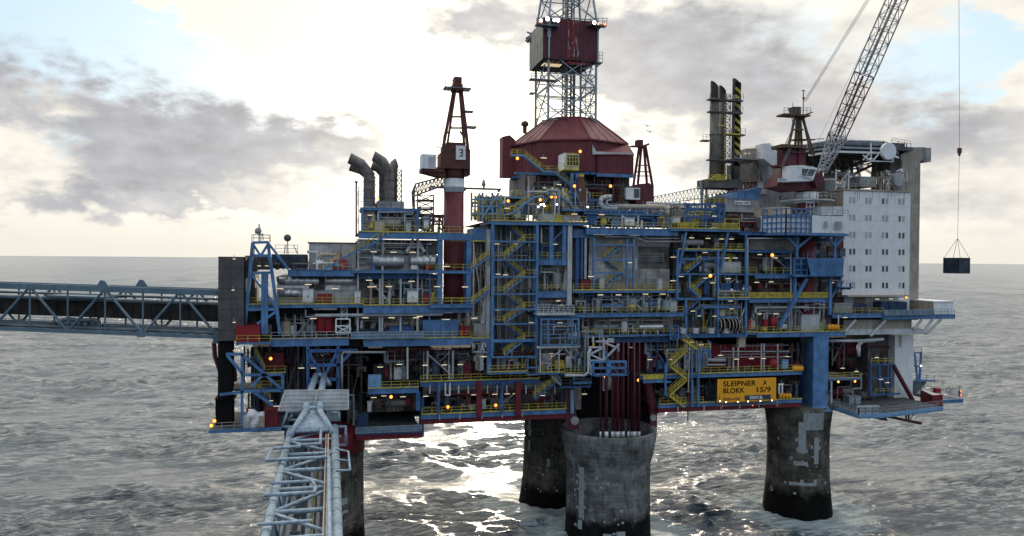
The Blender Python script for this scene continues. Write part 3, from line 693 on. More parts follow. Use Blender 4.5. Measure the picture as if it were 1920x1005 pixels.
container('grey tank frame beside the orange red container', 606, 493, 622, 506, 2.0, 2, 'grey_light')
clutter(578, 470, 670, 507, 1.5, 3.2, 10, 'on the roof left of the bent exhausts', 'upper', 21, 'pvc')
clutter(512, 490, 578, 506, .8, 2.5, 8, 'in front of the navy roof cabin', 'low', 22, 'hvlp')

# exhaust stacks with bent mouths
def bent(label, ax, top, bot, mx, my0, my1, y, r=1.0, side=-1):
    t = thing('exhaust_stack', label, 'exhaust stack', P(ax, bot, y), 'bent exhaust stacks')
    mb = MB(); a_ = P(ax, bot, y); b_ = P(ax, top, y); a_.x = b_.x; my_ = (my0+my1)/2
    el = P(ax+side*(abs(mx-ax)*.42), (top+my_)/2-4, y); mo = P(mx, my_, y)
    pts = [a_, b_, el, mo]
    n = 20; rings = []
    for i, p_ in enumerate(pts):
        d = (pts[min(i+1, 3)]-pts[max(i-1, 0)]); d.normalize()
        if i == 3: d = Vector((side*.94, 0, .33))*1.0; d.normalize()
        up = Vector((0, 1, 0)); s_ = d.cross(up).normalized(); rr = r
        rings.append([p_+s_*(math.cos(2*math.pi*k/n)*rr)+up*(math.sin(2*math.pi*k/n)*rr) for k in range(n)])
    vs = [v for rg in rings for v in rg]; fs = [(i*n+k, i*n+(k+1) % n, (i+1)*n+(k+1) % n, (i+1)*n+k) for i in range(3) for k in range(n)]
    mb.add(vs, fs); mb.build('duct', 'stack', t, True)
    mm = MB(); mm.add(rings[-1], [tuple(range(n))]); mm.v = [tuple(Vector(v)-Vector((side*.3, 0, 0))) for v in mm.v]; mm.build('black_mouth_disc', 'black', t)  # black disc closing the duct mouth
    c = MB()
    for f in (0.0, .25, .5, .75, 1.0):
        q = a_.lerp(b_, f); c.lathe(q, [(r*1.06, -.08), (r*1.06, .08)], 20)
    c.build('bands', 'grey_dark', t); return t
bent('bent exhaust stack turning left, nearer of the left pair', 692, 326, 386, 655, 288, 305, 6, .96)
bent('bent exhaust stack turning left, half hidden behind the nearer one', 694, 333, 386, 657, 303, 318, 9, .96)
bent('tall bent exhaust stack in the middle with a sharp slanted mouth', 730, 322, 388, 700, 282, 302, 6, .9)
bent('bent exhaust stack behind the tall middle one', 720, 328, 388, 697, 303, 316, 9, .9)
bent('short exhaust stack with its mouth turned right', 737, 318, 388, 744, 297, 312, 9.5, .8, 1)
t = thing('lattice_tower', 'thin lattice ladder tower right of the bent exhausts', 'tower', P(747, 380, 7)); mb = MB()
lattice(mb, [P(744, 378, 7), P(753, 378, 7), P(753, 378, 8.5), P(744, 378, 8.5)], [P(744, 319, 7), P(753, 319, 7), P(753, 319, 8.5), P(744, 319, 8.5)], 6, .1, .06); mb.build('lattice', 'galv_dark', t)
t = thing('vent_pipe', 'thin upright vent pipe with flared tip left of exhausts', 'pipe', P(668, 440, 5)); mb = MB(); mb.tube(P(668, 442, 5), P(668, 341, 5), .16); mb.lathe(P(668, 340, 5), [(.16, -.3), (.35, 0)], 10); mb.build('tube', 'brownred', t)
mb = MB(); rail(mb, [P(671, 385, 5), P(683, 385, 5)]); rail(mb, [P(671, 371, 5), P(683, 371, 5)]); rail(mb, [P(671, 420, 5), P(683, 420, 5)]); mb.bar(P(672, 441, 5), P(672, 350, 5), .1); mb.build('access_rails', 'galv_dark', t)
wall('grey silencer housing under the middle exhausts', 707, 377, 758, 393, 5, 7, ('grey_dark', 'grey', 'grey_dark'), seed=5, pw=2)
wall('pale lower housing under the left exhausts', 681, 386, 704, 434, 5, 7, ('clad_light', 'clad', 'clad_dark'), seed=6)
deck('blue walkway around the bent exhaust bases', 676, 790, 390, 395, 3, 9, kick=None, railing='galv_dark')
wall('grey machinery house on the deck below the exhausts', 705, 395, 785, 436, 7, 10, ('clad', 'clad_dark', 'clad_dark'), seed=7, pw=2.2, ph=1.6)
for px in (679, 712, 783): post(f'blue post of the exhaust deck at {["its left end","its middle","its right end"][(679,712,783).index(px)]}', px, 393, 437, 3, .4)
clutter(684, 396, 785, 436, 3.5, 6.5, 20, 'on the deck below the bent exhausts', 'upper', 31)
clutter(790, 400, 830, 436, 3.5, 8, 12, 'on the deck left of the crane pedestal', 'low', 32, 'ppwdl')
strip(695, 403, 'under the exhaust housing', 3.5)
cabinet('yellow box on the deck under the exhausts', 694, 417, 701, 428, 2.5, 1, 'yellow', doors=1)
cabinet('drab square box beside the yellow box', 702, 414, 722, 434, 2.2, 1.5, 'beige', doors=1)
cabinet('tall grey cabinet on the deck under the exhausts', 761, 417, 771, 436, 2.5, 1, 'grey_light', doors=1)
cabinet('small white cabinet left of the crane pedestal', 795, 414, 804, 428, 2.5, 1, 'white', doors=1)
flood(709, 373.5, 'on the silencer housing', 4.4, .25)
pipe('galvanised looping pipe', W1, [(709, 434, 2.6), (709, 398, 2.6), (774, 398, 2.6), (774, 402, 2.6), (759, 402, 2.6), (759, 434, 2.6)], .16, 'galv')
# walkway and messy lattice left of crane
t = thing('stowed_crane_boom', 'lattice crane boom resting over the deck left of pedestal', 'crane boom', P(775, 370, 8)); mb = MB()
lattice(mb, [P(836, 330, 8), P(836, 346, 8), P(836, 346, 10), P(836, 330, 10)], [P(779, 345, 14), P(775, 368, 14), P(775, 368, 16), P(779, 345, 16)], 8, .16, .09)
lattice(mb, [P(779, 345, 14), P(775, 368, 14), P(775, 368, 16), P(779, 345, 16)], [P(772, 362, 15), P(774, 396, 15), P(778, 396, 17), P(776, 362, 17)], 5, .14, .08); mb.build('lattice', 'galv_dark', t)
t = thing('scaffold_tower', 'dark scaffold tower under the stowed boom', 'scaffold', P(800, 436, 9)); mb = MB()
lattice(mb, [P(783, 436, 9), P(813, 436, 9), P(813, 436, 13), P(783, 436, 13)], [P(783, 366, 9), P(813, 366, 9), P(813, 366, 13), P(783, 366, 13)], 6, .14, .09, cross=False); mb.build('poles', 'galv_dark', t)
mb = MB(); 
for py in (375, 392, 404): mb.box(P(782, py, 9).x, P(814, py, 9).x, 9, 13, P(798, py, 9).z, P(798, py, 9).z+.1)
mb.build('boards', 'rust', t)
deck('thin high walkway crossing behind the white pedestal band', 806, 940, 351, 355, 3.5, 2, ('galv_dark', 'grate'), railing='galv_dark', kick=None, name='walkway', cat='walkway')
deck('rust brown pipe bridge left of the crane pedestal', 786, 832, 402, 408, 7, 3, ('rust', 'grate'), railing='galv_dark', kick=None, name='walkway', cat='walkway')

# crane number 3
def crane3():
    t = thing('pedestal_crane', 'red pedestal crane marked 3 with a white band round its column', 'crane', P(850, 575, 2.5)); yc = 4.2
    mb = MB(); x = P(850.5, 450, yc).x; r = (P(869, 450, yc).x-P(832, 450, yc).x)/2
    Z = lambda py: P(850.5, py, yc).z
    mb.lathe((x, yc, 0), [(r, Z(575)), (r, Z(361.5))], 40); mb.build('pedestal', 'maroon_drum', t, True)
    mb = MB(); mb.lathe((x, yc, 0), [(r*1.03, Z(361)), (r*1.03, Z(353)), (r*1.1, Z(352.5)), (r*1.1, Z(349.5)), (r*1.03, Z(349)), (r*1.06, Z(336))], 40); mb.build('white_band', 'white', t, True)
    mb = MB(); mb.lathe((x, yc, 0), [(r*1.0, Z(336)), (r*1.1, Z(330)), (r*1.25, Z(322)), (r*1.28, Z(314))], 32); mb.build('slew_ring', 'brownred', t, True)
    mb = MB(); mb.pbox(827, 286, 882, 316, 1.6, 5); mb.pbox(832, 272, 876, 287, 2.0, 4.2); mb.pbox(838, 267, 873, 273, 2.2, 3.6); mb.pbox(870, 280, 882, 328, 2.2, 3.5); mb.pbox(790.5, 313, 834, 322, 1.8, 4.0); mb.prism([P(792, 322, 2.2), P(836, 322, 2.2), P(836, 331, 2.2), P(826, 331, 2.2)], (0, 3.4, 0)); mb.build('machinery_house', 'brownred', t)
    mb = MB(); mb.pbox(790.5, 289, 818, 316, 1.4, 3.2); mb.build('cab', 'white', t)
    mb = MB(); mb.pbox(804, 294, 815, 314, 1.34, .04); mb.build('cab_window', 'curtain', t)
    mb = MB(); rail(mb, [P(818, 289, 2), P(828, 289, 2)]); rail(mb, [P(818, 302, 2), P(828, 302, 2)]); rail(mb, [P(820, 283, 2), P(829, 283, 2)]); mb.build('catwalk', 'galv_dark', t)
    mb = MB(); mb.pbox(855, 273, 873, 299.5, 1.4, .14); mb.build('number_board', 'white', t)
    mb = MB(); s_ = lambda a, b, c, d: mb.pbox(a, b, c, d, 1.35, .045)
    s_(861.5, 279.5, 867.5, 281.2); s_(862.5, 285.5, 867.5, 287.2); s_(861.5, 291.5, 867.5, 293.2); s_(866, 281.2, 867.8, 285.5); s_(866, 287.2, 867.8, 291.5); mb.build('digit', 'black', t)
    mb = MB()
    for y_ in (2.2, 5.8):
        mb.bar(P(851, 169, 3.6), P(828, 292, y_), .5); mb.bar(P(854, 169, 3.6), P(839, 270, y_), .36); mb.bar(P(862, 169, 3.6), P(870, 268, y_), .42); mb.bar(P(865, 169, 3.6), P(877.5, 280, y_), .5)
    for p_, q_ in (((845, 219), (864, 219)), ((842, 240), (867, 240)), ((840, 250), (846, 236)), ((869, 255), (862, 246))): mb.bar(P(p_[0], p_[1], 3), P(q_[0], q_[1], 3), .28)
    mb.build('mast_legs', 'brownred', t)
    mb = MB(); mb.pbox(852, 144, 866, 158, 2.6, 2.2); mb.pbox(849, 157, 868, 169, 2.4, 2.4); mb.build('mast_head', 'brownred', t)
    mb = MB(); mb.pbox(834, 163, 884, 165, 2.2, 2.6); rail(mb, [P(835, 163, 2.3), P(850, 163, 2.3)]); mb.pbox(869, 207, 888, 209, 2.4, 1.6); rail(mb, [P(870, 207, 2.4), P(888, 207, 2.4)]); mb.pbox(874, 236, 894, 239, 2.4, 1.6); rail(mb, [P(876, 236, 2.4), P(894, 236, 2.4)])
    for y_ in (2.6, 3.4): mb.bar(P(887, 239, y_), P(891, 281, y_), .08); mb.bar(P(882, 239, y_), P(886, 281, y_), .08); mb.bar(P(841, 168, y_), P(830, 268, y_), .07); mb.bar(P(886, 208, y_), P(893, 238, y_), .06)
    for i in range(12): mb.bar(P(882+i*.33, 242+i*3.4, 2.6), P(887+i*.33, 242+i*3.4, 2.6), .07)
    mb.build('ladders', 'galv_dark', t)
    mb = MB(); 
    for k in range(6):
        a_ = -1.3+k*.55; px, py = x+math.sin(a_)*r*.9, yc-math.cos(a_)*r*.9; mb.hexa([(px-.35, py-.1, Z(575)), (px+.35, py-.1, Z(575)), (px+.35, py+.5, Z(575)), (px-.35, py+.5, Z(575)), (px-.2, py, Z(550)), (px+.2, py, Z(550)), (px+.2, py+.5, Z(550)), (px-.2, py+.5, Z(550))])
    mb.build('foot_brackets', 'maroon', t)
crane3()
# blue portal around the pedestal
t = thing('portal', 'blue portal frame round the red crane pedestal', 'frame', P(850, 575, 0)); mb = MB()
mb.pbox(821, 449.5, 830, 575, 0, .9); mb.pbox(875, 449.5, 883, 575, 0, .9); mb.pbox(866, 452, 874, 572, 6.6, .8); mb.build('posts', 'blue', t)
mb = MB(); mb.pbox(820.5, 437, 883.5, 449, -.05, 1.0); mb.pbox(820.5, 449.3, 883.5, 450.3, -.1, 1.2); mb.build('lintel', 'blue', t)
mb = MB(); mb.pbox(843, 450.6, 940, 452.8, .3, .3); mb.build('monorail', 'yellow', t)
mb = MB(); rail(mb, [P(821, 437, 0), P(883, 437, 0)], rails=(1.1, .6, .1)); mb.build('railing', 'yellow', t)

# upper decks, left
deck('blue top deck carrying the bent exhausts', 673, 821, 435.5, 448, 0, 26, railspan=[(676, 700), (716, 821)])
deck('blue second deck from the top, left of crane pedestal', 660, 888, 507, 512.5, -.2, 3, kick=None, railspan=[(800, 886)])
deck('long blue roof-edge deck below the weathered roof block', 540, 664, 506, 518, 0, 26, kick=None, railing='grey_light', railspan=[(600, 664)])
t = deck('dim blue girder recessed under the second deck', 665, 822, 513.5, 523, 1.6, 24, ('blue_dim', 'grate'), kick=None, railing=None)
deck('thin blue deck edge with yellow toe board, left', 466, 681, 570.5, 577, 0, 24, railspan=[(466, 505), (506, 681)])
deck('deep blue girder under the second walkway left of pedestal', 680.6, 883, 572.2, 587, 0, 26)
deck('blue landing around the foot of the crane pedestal', 807, 887, 570, 577, -1.2, 1.1, kick=None)
deck('blue main deck girder carrying the blue container', 682, 884, 634.5, 648.5, 0, 40, railspan=[(795, 884)])
deck('blue main deck girder below the dark red tanks', 508, 654, 635, 649, 0, 40, kick='beige', railing='grey_light')
deck('small blue deck carrying the dark red container', 442, 508, 642, 646, -2, 10, kick=None)
deck('blue thin deck edge right of the main girder', 884, 921, 634.5, 640, 0, 30)
t = thing('gap_shade', 'black sheet painting the shaded gap between the two main deck girders', 'plate', P(668, 650, .6)); mb = MB(); mb.pbox(654, 635, 681, 650, .6, .3); mb.build('plate', 'black', t)  # black sheet stands in for the shade in the girder gap

# modules behind those decks
wall('pale insulated module below the roof deck, left', 519, 518, 668, 571, 3, 22, ('clad_light', 'alu', 'clad_dark'), seed=10, pw=2.6, ph=1.15, rough=.2, louvre=[(519, 519, 532, 528), (637, 519, 651, 529), (590, 528, 611, 539)])
wall('grey module between the two upper decks, left of pedestal', 672, 449, 822, 508, 2.6, 22, ('clad_light', 'clad', 'clad_dark'), seed=11, pw=2.3, ph=1.5, rough=.15, louvre=[(722, 453, 760, 472), (786, 453, 819, 472)])
wall('dim grey module behind the cabinets, left of pedestal', 668, 523, 830, 572, 5.5, 20, ('clad', 'clad_warm', 'clad_dark'), seed=12, pw=2.1, ph=1.7, rough=.2, louvre=[(690, 527, 712, 545), (726, 544, 748, 566), (770, 527, 790, 540)])
wall('dark wall at the back of the main deck bay, left', 470, 577, 690, 635, 11, 15, ('clad_dark', 'grey_dark', 'black'), seed=13)  # deep shade of the bay put into dark wall colours, next wall too
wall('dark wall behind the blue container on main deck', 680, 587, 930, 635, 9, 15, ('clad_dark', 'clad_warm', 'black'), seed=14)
# insulated lying vessels
for a_, c_, py, y_, nm in ((524, 597, 526, 2.4, 'upper'), (612, 668, 526, 2.4, 'right upper'), (524, 570, 549, 2.2, 'lower'), (700, 756, 489, 1.9, 'silver'), (770, 822, 489, 1.9, 'second silver')):
    c0 = P(a_, py, y_); L_ = P(c_, py, y_).x-c0.x; r = .75 if y_ > 2 else 1.15; mb = MB(); prof = [(r*.5, -.15), (r, 0)]; q = 0
    while q < L_-1: prof += [(r, q+.9), (r*1.05, q+.92), (r*1.05, q+1.0), (r, q+1.02)]; q += 1.05
    mb.lathe(c0, prof+[(r, L_), (r*.5, L_+.15)], 20, axis='X'); o = solo('lagged_vessel', f'{nm} lagged metal vessel in the module front near pixel bay', 'vessel', mb, 'alu', None, True); later(o, 'banded silver lagged vessel', 'along the upper left module fronts', a_)
# K brace that reads as a white A
t = thing('k_brace', 'white A-shaped brace showing between the dark louvres', 'brace', P(777, 472, 2)); mb = MB()
mb.bar(P(775, 449, 1.7), P(762, 472, 1.7), .5); mb.bar(P(781, 449, 1.7), P(796, 472, 1.7), .5); mb.bar(P(768, 463, 1.7), P(790, 463, 1.7), .35); mb.build('members', 'grey_light', t)
brace('pale slanted column', 'between the upper decks left of pedestal', [(742, 523), (724, 569)], 4.6, .4, 'grey_light', sq=True)
brace('pale slanted column', 'in the main deck bay', [(706, 594), (690, 634)], 6, .4, 'grey_light', sq=True)
for px, b_, d_ in ((700, 449, 507), (717, 449, 634), (783, 449, 634), (671, 448, 634), (712, 523, 634), (751, 523, 634), (805, 513, 630)):
    m_ = 'blue' if px in (700, 805) else 'grey_light'; o = post('', px, b_, d_, 1.4, .45 if px in (700,) else .3, m_, name='column'); later(o, ('blue' if m_ == 'blue' else 'pale grey')+' slim column', 'between the crane pedestal and the roof block', px)
for px in (751, 758, 769): o = post('', px, 523, 571, 3, .35, 'blue'); later(o, 'short blue column', 'behind the white cabinets left of pedestal', px)
cabinet('white double cabinet with rust stained top, below roof deck', 567.5, 543, 588, 568, 1.2, 1.2)
cabinet('white cabinet at the joint of the two upper decks', 665, 547, 676, 570, 1.2, 1.2)
cabinet('white cabinet under the rusty hood on the upper deck', 771, 486, 782, 506, 1.0, 1)
cabinet('white double cabinet on the deck below the rusty hood', 764, 546, 784, 568, 1.0, 1)
cabinet('red cabinet beside the crane pedestal on the upper deck', 797.5, 489, 808, 506, 1.0, 1, 'red', doors=1)
cabinet('red box on the deck left of the pedestal foot', 795.5, 553, 805, 567, 1.0, 1, 'red', doors=1)
cabinet('yellow box beside the pedestal foot', 809, 549, 815, 558, 1.4, .6, 'yellow', doors=1)
for a_ in (595, 604, 614): o = cabinet('', a_, 552, a_+8, 567, 1.0, .9, 'red', doors=1); later(o, 'dark red locker', 'beside the white double cabinet', a_)
for px, y_ in ((603, 3.2), (616, 3.0)):
    c0 = P(px, 624, y_); mb = MB(); mb.lathe(c0, [(.8, 0), (.95, .2), (.95, 2.9), (.6, 3.2), (.15, 3.3)], 20)
    for q in (.8, 1.7): mb.lathe(c0+Vector((0, 0, q)), [(.99, 0), (.99, .08)], 20)
    o = solo('red_tank', '', 'tank', mb, 'red', None, True); later(o, 'bright red upright tank', 'in the main deck bay', px)
mb = MB(); mb.path([P(590, 591.5, .8), P(830, 589, .8)], .28, 8); solo('pipe', 'long white pipe slung under the second walkway', 'pipe', mb, 'grey_light')
pipe('white slung pipe', 'above the bright red tanks', [(587, 579, 1), (632, 579, 1)], .2, 'white'); pipe('white slung pipe', 'above the bright red tanks', [(573, 579, 1.5), (573, 594, 1.5), (590, 594, 1.5)], .13, 'grey_light')
t = thing('lifting_cradle', 'white cross-braced frame beside the bright red tanks', 'frame', P(642, 625, .6)); mb = MB()
for a_ in (630, 656): mb.bar(P(a_, 598, .7), P(a_, 625, .7), .22)
for b_ in (598, 611, 624): mb.bar(P(630, b_, .7), P(656, b_, .7), .2)
mb.bar(P(630, 611, .7), P(656, 624, .7), .14); mb.bar(P(656, 611, .7), P(630, 624, .7), .14); mb.build('bars', 'white', t)
mb = MB(); lattice(mb, [P(640, 598, .8), P(651, 598, .8), P(651, 598, 1.8), P(640, 598, 1.8)], [P(640, 577, .8), P(651, 577, .8), P(651, 577, 1.8), P(640, 577, 1.8)], 2, .1, .07); mb.build('upper_lattice', 'grey_light', t)
container('dark red container at the left end of the main deck', 442, 610, 487, 642, -1.6, 3, 'red')
container('bright blue container on the main deck left of pedestal', 793, 600, 859.5, 634, .9, 2.6, 'blue')
container('grey box container left of the stair tower', 888, 608, 911, 634, .9, 2.2, 'grey')
for a_ in (861, 871): o = cabinet('', a_, 613, a_+9, 630, 1.2, 1.2, 'red', doors=1); later(o, 'red box', 'right of the bright blue container', a_)
container('dark blue low skip behind the pale crates', 664, 618, 729, 634, 1.6, 2, 'navy')
container('blue skip beside the blue container', 730, 612, 776, 634, 1.6, 2, 'blue_dim')
def crates(label, a, c, b, d, y=-.5, n=9, m='galv', group=None):
    t = thing('barrier_rack', label, 'rack', P((a+c)/2, d, y)); mb = MB(); x0, x1 = P(a, b, y).x, P(c, b, y).x; z1, z0 = P((a+c)/2, b, y).z, P((a+c)/2, d, y).z
    for zz in (z0+.07, (z0+z1)/2, z1-.07): mb.bar((x0, y, zz), (x1, y, zz), .17)
    for i in range(n+1): xx = x0+(x1-x0)*i/n; mb.bar((xx, y, z0), (xx, y, z1), .2)
    mb.build('frame', m, t); q = MB(); q.box(x0+.05, x1-.05, y+.12, y+.16, z0, z1); q.build('backing', 'blue_pale', t); return t
crates('pale blue grey barrier rack on the main deck edge', 658.6, 793, 621.5, 634.5)
crates('pale barrier rack on the lowest cantilevered deck', 668, 790, 799, 810.5, -3.2, 9)
clutter(470, 578, 592, 634, 4.5, 8, 16, 'in the dark bay beside the blue tower', 'low', 41)
clutter(520, 590, 660, 635, 2.5, 5, 14, 'in the bay of the bright red tanks', 'upper', 42)
clutter(662, 590, 790, 622, 3.0, 7, 22, 'above the pale barrier rack', 'upper', 43)
clutter(670, 524, 820, 571, 2.5, 5, 18, 'among the white cabinets left of pedestal', 'upper', 44, 'pphvwl')
clutter(672, 450, 820, 507, 1.2, 2.4, 14, 'on the second deck left of pedestal', 'upper', 45, 'pphvl')
clutter(860, 588, 920, 632, 3, 7, 12, 'behind the red boxes', 'upper', 46, 'pphtdw')
clutter(884, 450, 922, 632, 5, 9, 26, 'between the pedestal and the stair tower', 'upper', 47, 'pphhlw')
wall('drab wall between pedestal portal and stair tower', 884, 440, 1010, 634, 10, 15, ('clad_warm', 'clad', 'clad_dark'), seed=17)
stair('from the roof deck to the exhaust deck', 605, 507, 640, 486, -1.2); stair('from the roof deck to the exhaust deck', 640, 486, 672, 470, -1.2); stair('from the roof deck to the exhaust deck', 672, 470, 728, 441, -1.2)
stair('between pedestal portal and stair tower', 884, 507, 918, 480, -1.0); stair('between pedestal portal and stair tower', 884, 572, 918, 545, -1.0)
for px, py in ((577.8, 533), (524.8, 540.4), (628, 540.4), (694.8, 537.4), (587.5, 596.7), (685, 595.3), (692, 525), (700, 537), (728.9, 537), (771.8, 527), (819.5, 537), (872, 537.5), (700.8, 471.6), (737.8, 472.3), (774, 472.5), (837.8, 499), (734.5, 595.3), (780, 595.3), (787, 592.5), (889.5, 596)):
    strip(px, py, 'on the left half above the main deck girder', -.1 if px > 800 and px < 880 else .5)
for px, py in ((486, 498), (500, 498)): strip(px, py, 'under the radar of the blue tower', 4.4, .8)
for px, py in ((439, 485), (437, 543.5), (439, 604)): strip(px, py, 'on the charcoal windbreak', -1.35, .6)
# ================================================================= CENTRE: stair tower, derrick, drum
LV = (416.5, 451.7, 486, 518, 550, 578.6, 606, 636, 667.6)
t = thing('stair_tower', 'tall blue stair tower frame in the centre of the facade', 'stair tower', P(965, 700, -1))
mb = MB()
for px in (923.6, 1007): mb.pbox(px-2.3, 416, px+2.3, 668, -1.4, .5)
for px in (926, 1001): mb.pbox(px-2.3, 416, px+2.3, 668, 2.4, .5)
mb.build('posts', 'blue', t)
mb = MB()
for i, py in enumerate(LV):
    h = 2.6 if i not in (0, 7) else 5
    mb.pbox(921.6, py, 1009, py+h*1.1, -1.45, .28); mb.pbox(925, py, 1003, py+h, 2.45, .28)
mb.build('ring_beams', 'blue', t)
for i, py in enumerate(LV[1:-1]):
    a_, c_ = ((921, 946) if i % 2 else (982, 1006)); z = P(965, py, 0).z; mb = MB(); mb.box(P(a_, py, 0).x, P(c_, py, 0).x, -1.3, 2.5, z+.02, z+.08); mb.build('landing_plate', 'grate', t)
for i, py in enumerate(LV[1:-1]):
    a_, c_ = ((926, 946) if i % 2 else (982, 1003)); mb = MB(); rail(mb, [P(a_, py, -1.2), P(c_, py, -1.2)], r=.05); mb.build('landing_rail', 'yellow', t)
for i in range(len(LV)-1):
    if i % 2 == 0: stair('inside the blue stair tower', 946, LV[i]+(4 if i else 1), 982, LV[i+1]-1, 1.0, stringer='blue_dim', noun='rear steel stair flight')
    else: stair('inside the blue stair tower', 946, LV[i+1]-1, 984, LV[i]+2, -1.1, noun='bright yellow stair flight', r=.055)
mb = MB(); mb.pbox(912.5, 430, 918.5, 632, .2, .7); solo('column', 'white column just left of the blue stair tower', 'column', mb, 'grey_light')
mb = MB(); mb.pbox(1064.5, 421, 1072.5, 572, -.2, .9); solo('column', 'thick pale column right of the stair tower', 'column', mb, 'grey_light')
brace('pale raking column', 'left of the stair tower', [(916, 500), (905, 606)], 1, .32, 'grey_light', sq=True)
brace('pale raking column', 'left of the stair tower', [(1063, 500), (1057, 545)], 1, .3, 'grey_light', sq=True)
for px in (1033, 1057): o = post('', px, 417, 497, .3, .7, 'blue'); later(o, 'blue column', 'between stair tower and thick pale column', px)
deck('blue roof deck over the stair tower and central bays', 916, 1100, 415.5, 421.5, -.4, 26, kick='yellow', railspan=[(916, 1040), (1085, 1100)])
deck('blue upper girder right of the stair tower', 1008, 1064, 485, 497, 0, 24, kick=None)
deck('blue middle girder right of the stair tower', 1008, 1064, 546, 558, 0, 24, kick=None)
wall('drab panelled wall behind the stair tower', 912, 422, 1100, 700, 6, 14, ('clad_warm', 'clad', 'clad_dark'), seed=51, rough=.25)
clutter(1012, 498, 1063, 545, 1.5, 5, 12, 'between the two girders right of the stair tower', 'upper', 52, 'pphvdl')
clutter(1012, 424, 1063, 484, 1.5, 5, 12, 'in the top bay right of the stair tower', 'mix', 53, 'pphvdl')
clutter(1012, 560, 1100, 578, 2, 5, 12, 'above the white scaffold boards', 'upper', 54, 'pphvdl')
clutter(928, 425, 1003, 640, 3.4, 6, 34, 'behind the stair tower', 'upper', 55, 'pphhlwc')
clutter(928, 640, 1005, 697, 1.2, 5, 22, 'below the stair tower', 'mix', 56, 'pphvdcw')
brace('slim blue diagonal', 'in the top bay right of the stair tower', [(1058, 430), (1036, 452)], .3, .12)
for px, py in ((932, 456.8), (966.6, 456.8), (1041, 457.5), (934, 513.6), (948, 515), (961.5, 580.6), (933, 581), (1046.7, 563.7), (1053.5, 571.8), (1050, 604.6), (996, 604.6), (1033, 662.5), (1033, 667), (904, 668), (911, 668)): strip(px, py, 'around the blue stair tower', .2 if px < 1010 else .5, 1.1)
# white scaffold top box and blue cage
t = thing('scaffold_platform', 'white scaffold platform with lattice sides above the blue cage', 'scaffold', P(1044, 590, -3)); mb = MB()
for y_ in (-3.2, -1.2):
    rail(mb, [P(1009, 589, y_), P(1076, 589, y_)], h=1.6, rails=(1.6, 1.2, .8, .4), sp=.9, r=.05)
for k in range(9): mb.bar(P(1010+k*7, 589, -3.2), P(1017+k*7, 573, -3.2), .07)
mb.build('lattice', 'grey_light', t); mb = MB(); mb.pbox(1008, 588, 1078, 591, -3.4, 3); mb.pbox(1033, 583, 1042, 588, -3.0, .6); mb.build('boards', 'grey_light', t)
t = thing('hanging_cage', 'blue barred cage hanging under the white scaffold platform', 'cage', P(1050, 650, -3.5)); mb = MB(); yf = -3.6
for px in (1015, 1028, 1073, 1085): mb.pbox(px-1.8, 597, px+1.8, 648, yf, .35)
for px in (1015, 1085): mb.pbox(px-1.8, 597, px+1.8, 648, 0, .35)
for py in (597, 607, 617, 626, 633, 645): mb.pbox(1013, py, 1087, py+(3 if py in (597, 645) else 1.6), yf-.02, .2); mb.pbox(1014, py, 1086, py+1.4, 0.1, .15)
mb.build('bars', 'blue', t); mb = MB(); mb.box(P(1014, 648, yf).x, P(1086, 648, yf).x, yf+.4, -.1, P(1050, 648, yf).z, P(1050, 648, yf).z+.08); mb.build('floor', 'grate', t)
clutter(1016, 600, 1084, 645, -3.0, 1, 12, 'inside the blue barred cage', 'upper', 57, 'pphvcl')
deck('blue wide deck carrying bay of machinery, centre right', 1006, 1283, 587.6, 594.5, -1.5, 24, kick=None, railspan=[(1076, 1283)])
t = thing('pipe_trestle', 'white steel trestle under the blue barred cage', 'frame', P(1050, 700, -2)); mb = MB()
mb.pbox(1007, 648.5, 1088, 652.5, -3.4, .35)
for px in (1013, 1048, 1070): mb.bar(P(px, 650, -2.6), P(px, 699, -2.6), .22)
mb.bar(P(1029, 674, -2.6), P(1056, 653, -2.6), .2); mb.bar(P(1058, 652, -2.6), P(1076, 672, -2.6), .2); mb.bar(P(1010, 664, -2.6), P(1060, 664, -2.6), .14); mb.build('members', 'grey_light', t)
deck('blue service deck below the stair tower', 914, 990, 697, 701.5, -2, 7)
deck('blue service deck with valves below the barred cage', 1009, 1060, 698, 702, -2.6, 6)
deck('blue stepped-down service deck left of the well bay', 1058, 1098, 700, 704.5, -3, 6)
t = thing('ladder_cage', 'blue open ladder frame below the stair tower', 'frame', P(1000, 703, -2)); mb = MB()
for px in (989.5, 1006): mb.pbox(px-1.3, 669, px+1.3, 703, -2.2, .3)
for py in (669, 688, 701): mb.pbox(988, py, 1008, py+2.4, -2.25, .2)
mb.build('bars', 'blue', t)
mb = MB(); mb.pbox(914, 638, 921.5, 700, -.6, .8); solo('column', 'blue square column under the stair tower, left side', 'column', mb, 'blue')
clutter(1012, 655, 1060, 697, -1.8, 3, 24, 'on the service deck below the barred cage', 'upper', 58, 'pphvdcvv')
clutter(1060, 650, 1096, 700, -2.2, 2, 14, 'left of the well bay', 'mix', 59, 'pphvcw')
clutter(890, 640, 914, 696, -.5, 4, 8, 'left of the column under the stair tower', 'upper', 60, 'ppvh')
pipe('pale bent pipe', 'left of the stair tower foot', [(887, 644, -1), (887, 660, -1), (914, 661, -1)], .22, 'galv')
container('yellow railed box on the left edge of the well bay', 1042, 676, 1058, 690, -2.2, 1, 'yellow')
mb = MB(); c0 = P(1065, 690, -2.4); mb.lathe(c0, [(.3, 0), (.45, .1), (.45, 1.9), (.2, 2.2)], 14); solo('pressure_drum', 'pale upright drum at the end of the service deck', 'vessel', mb, 'grey_light', None, True)

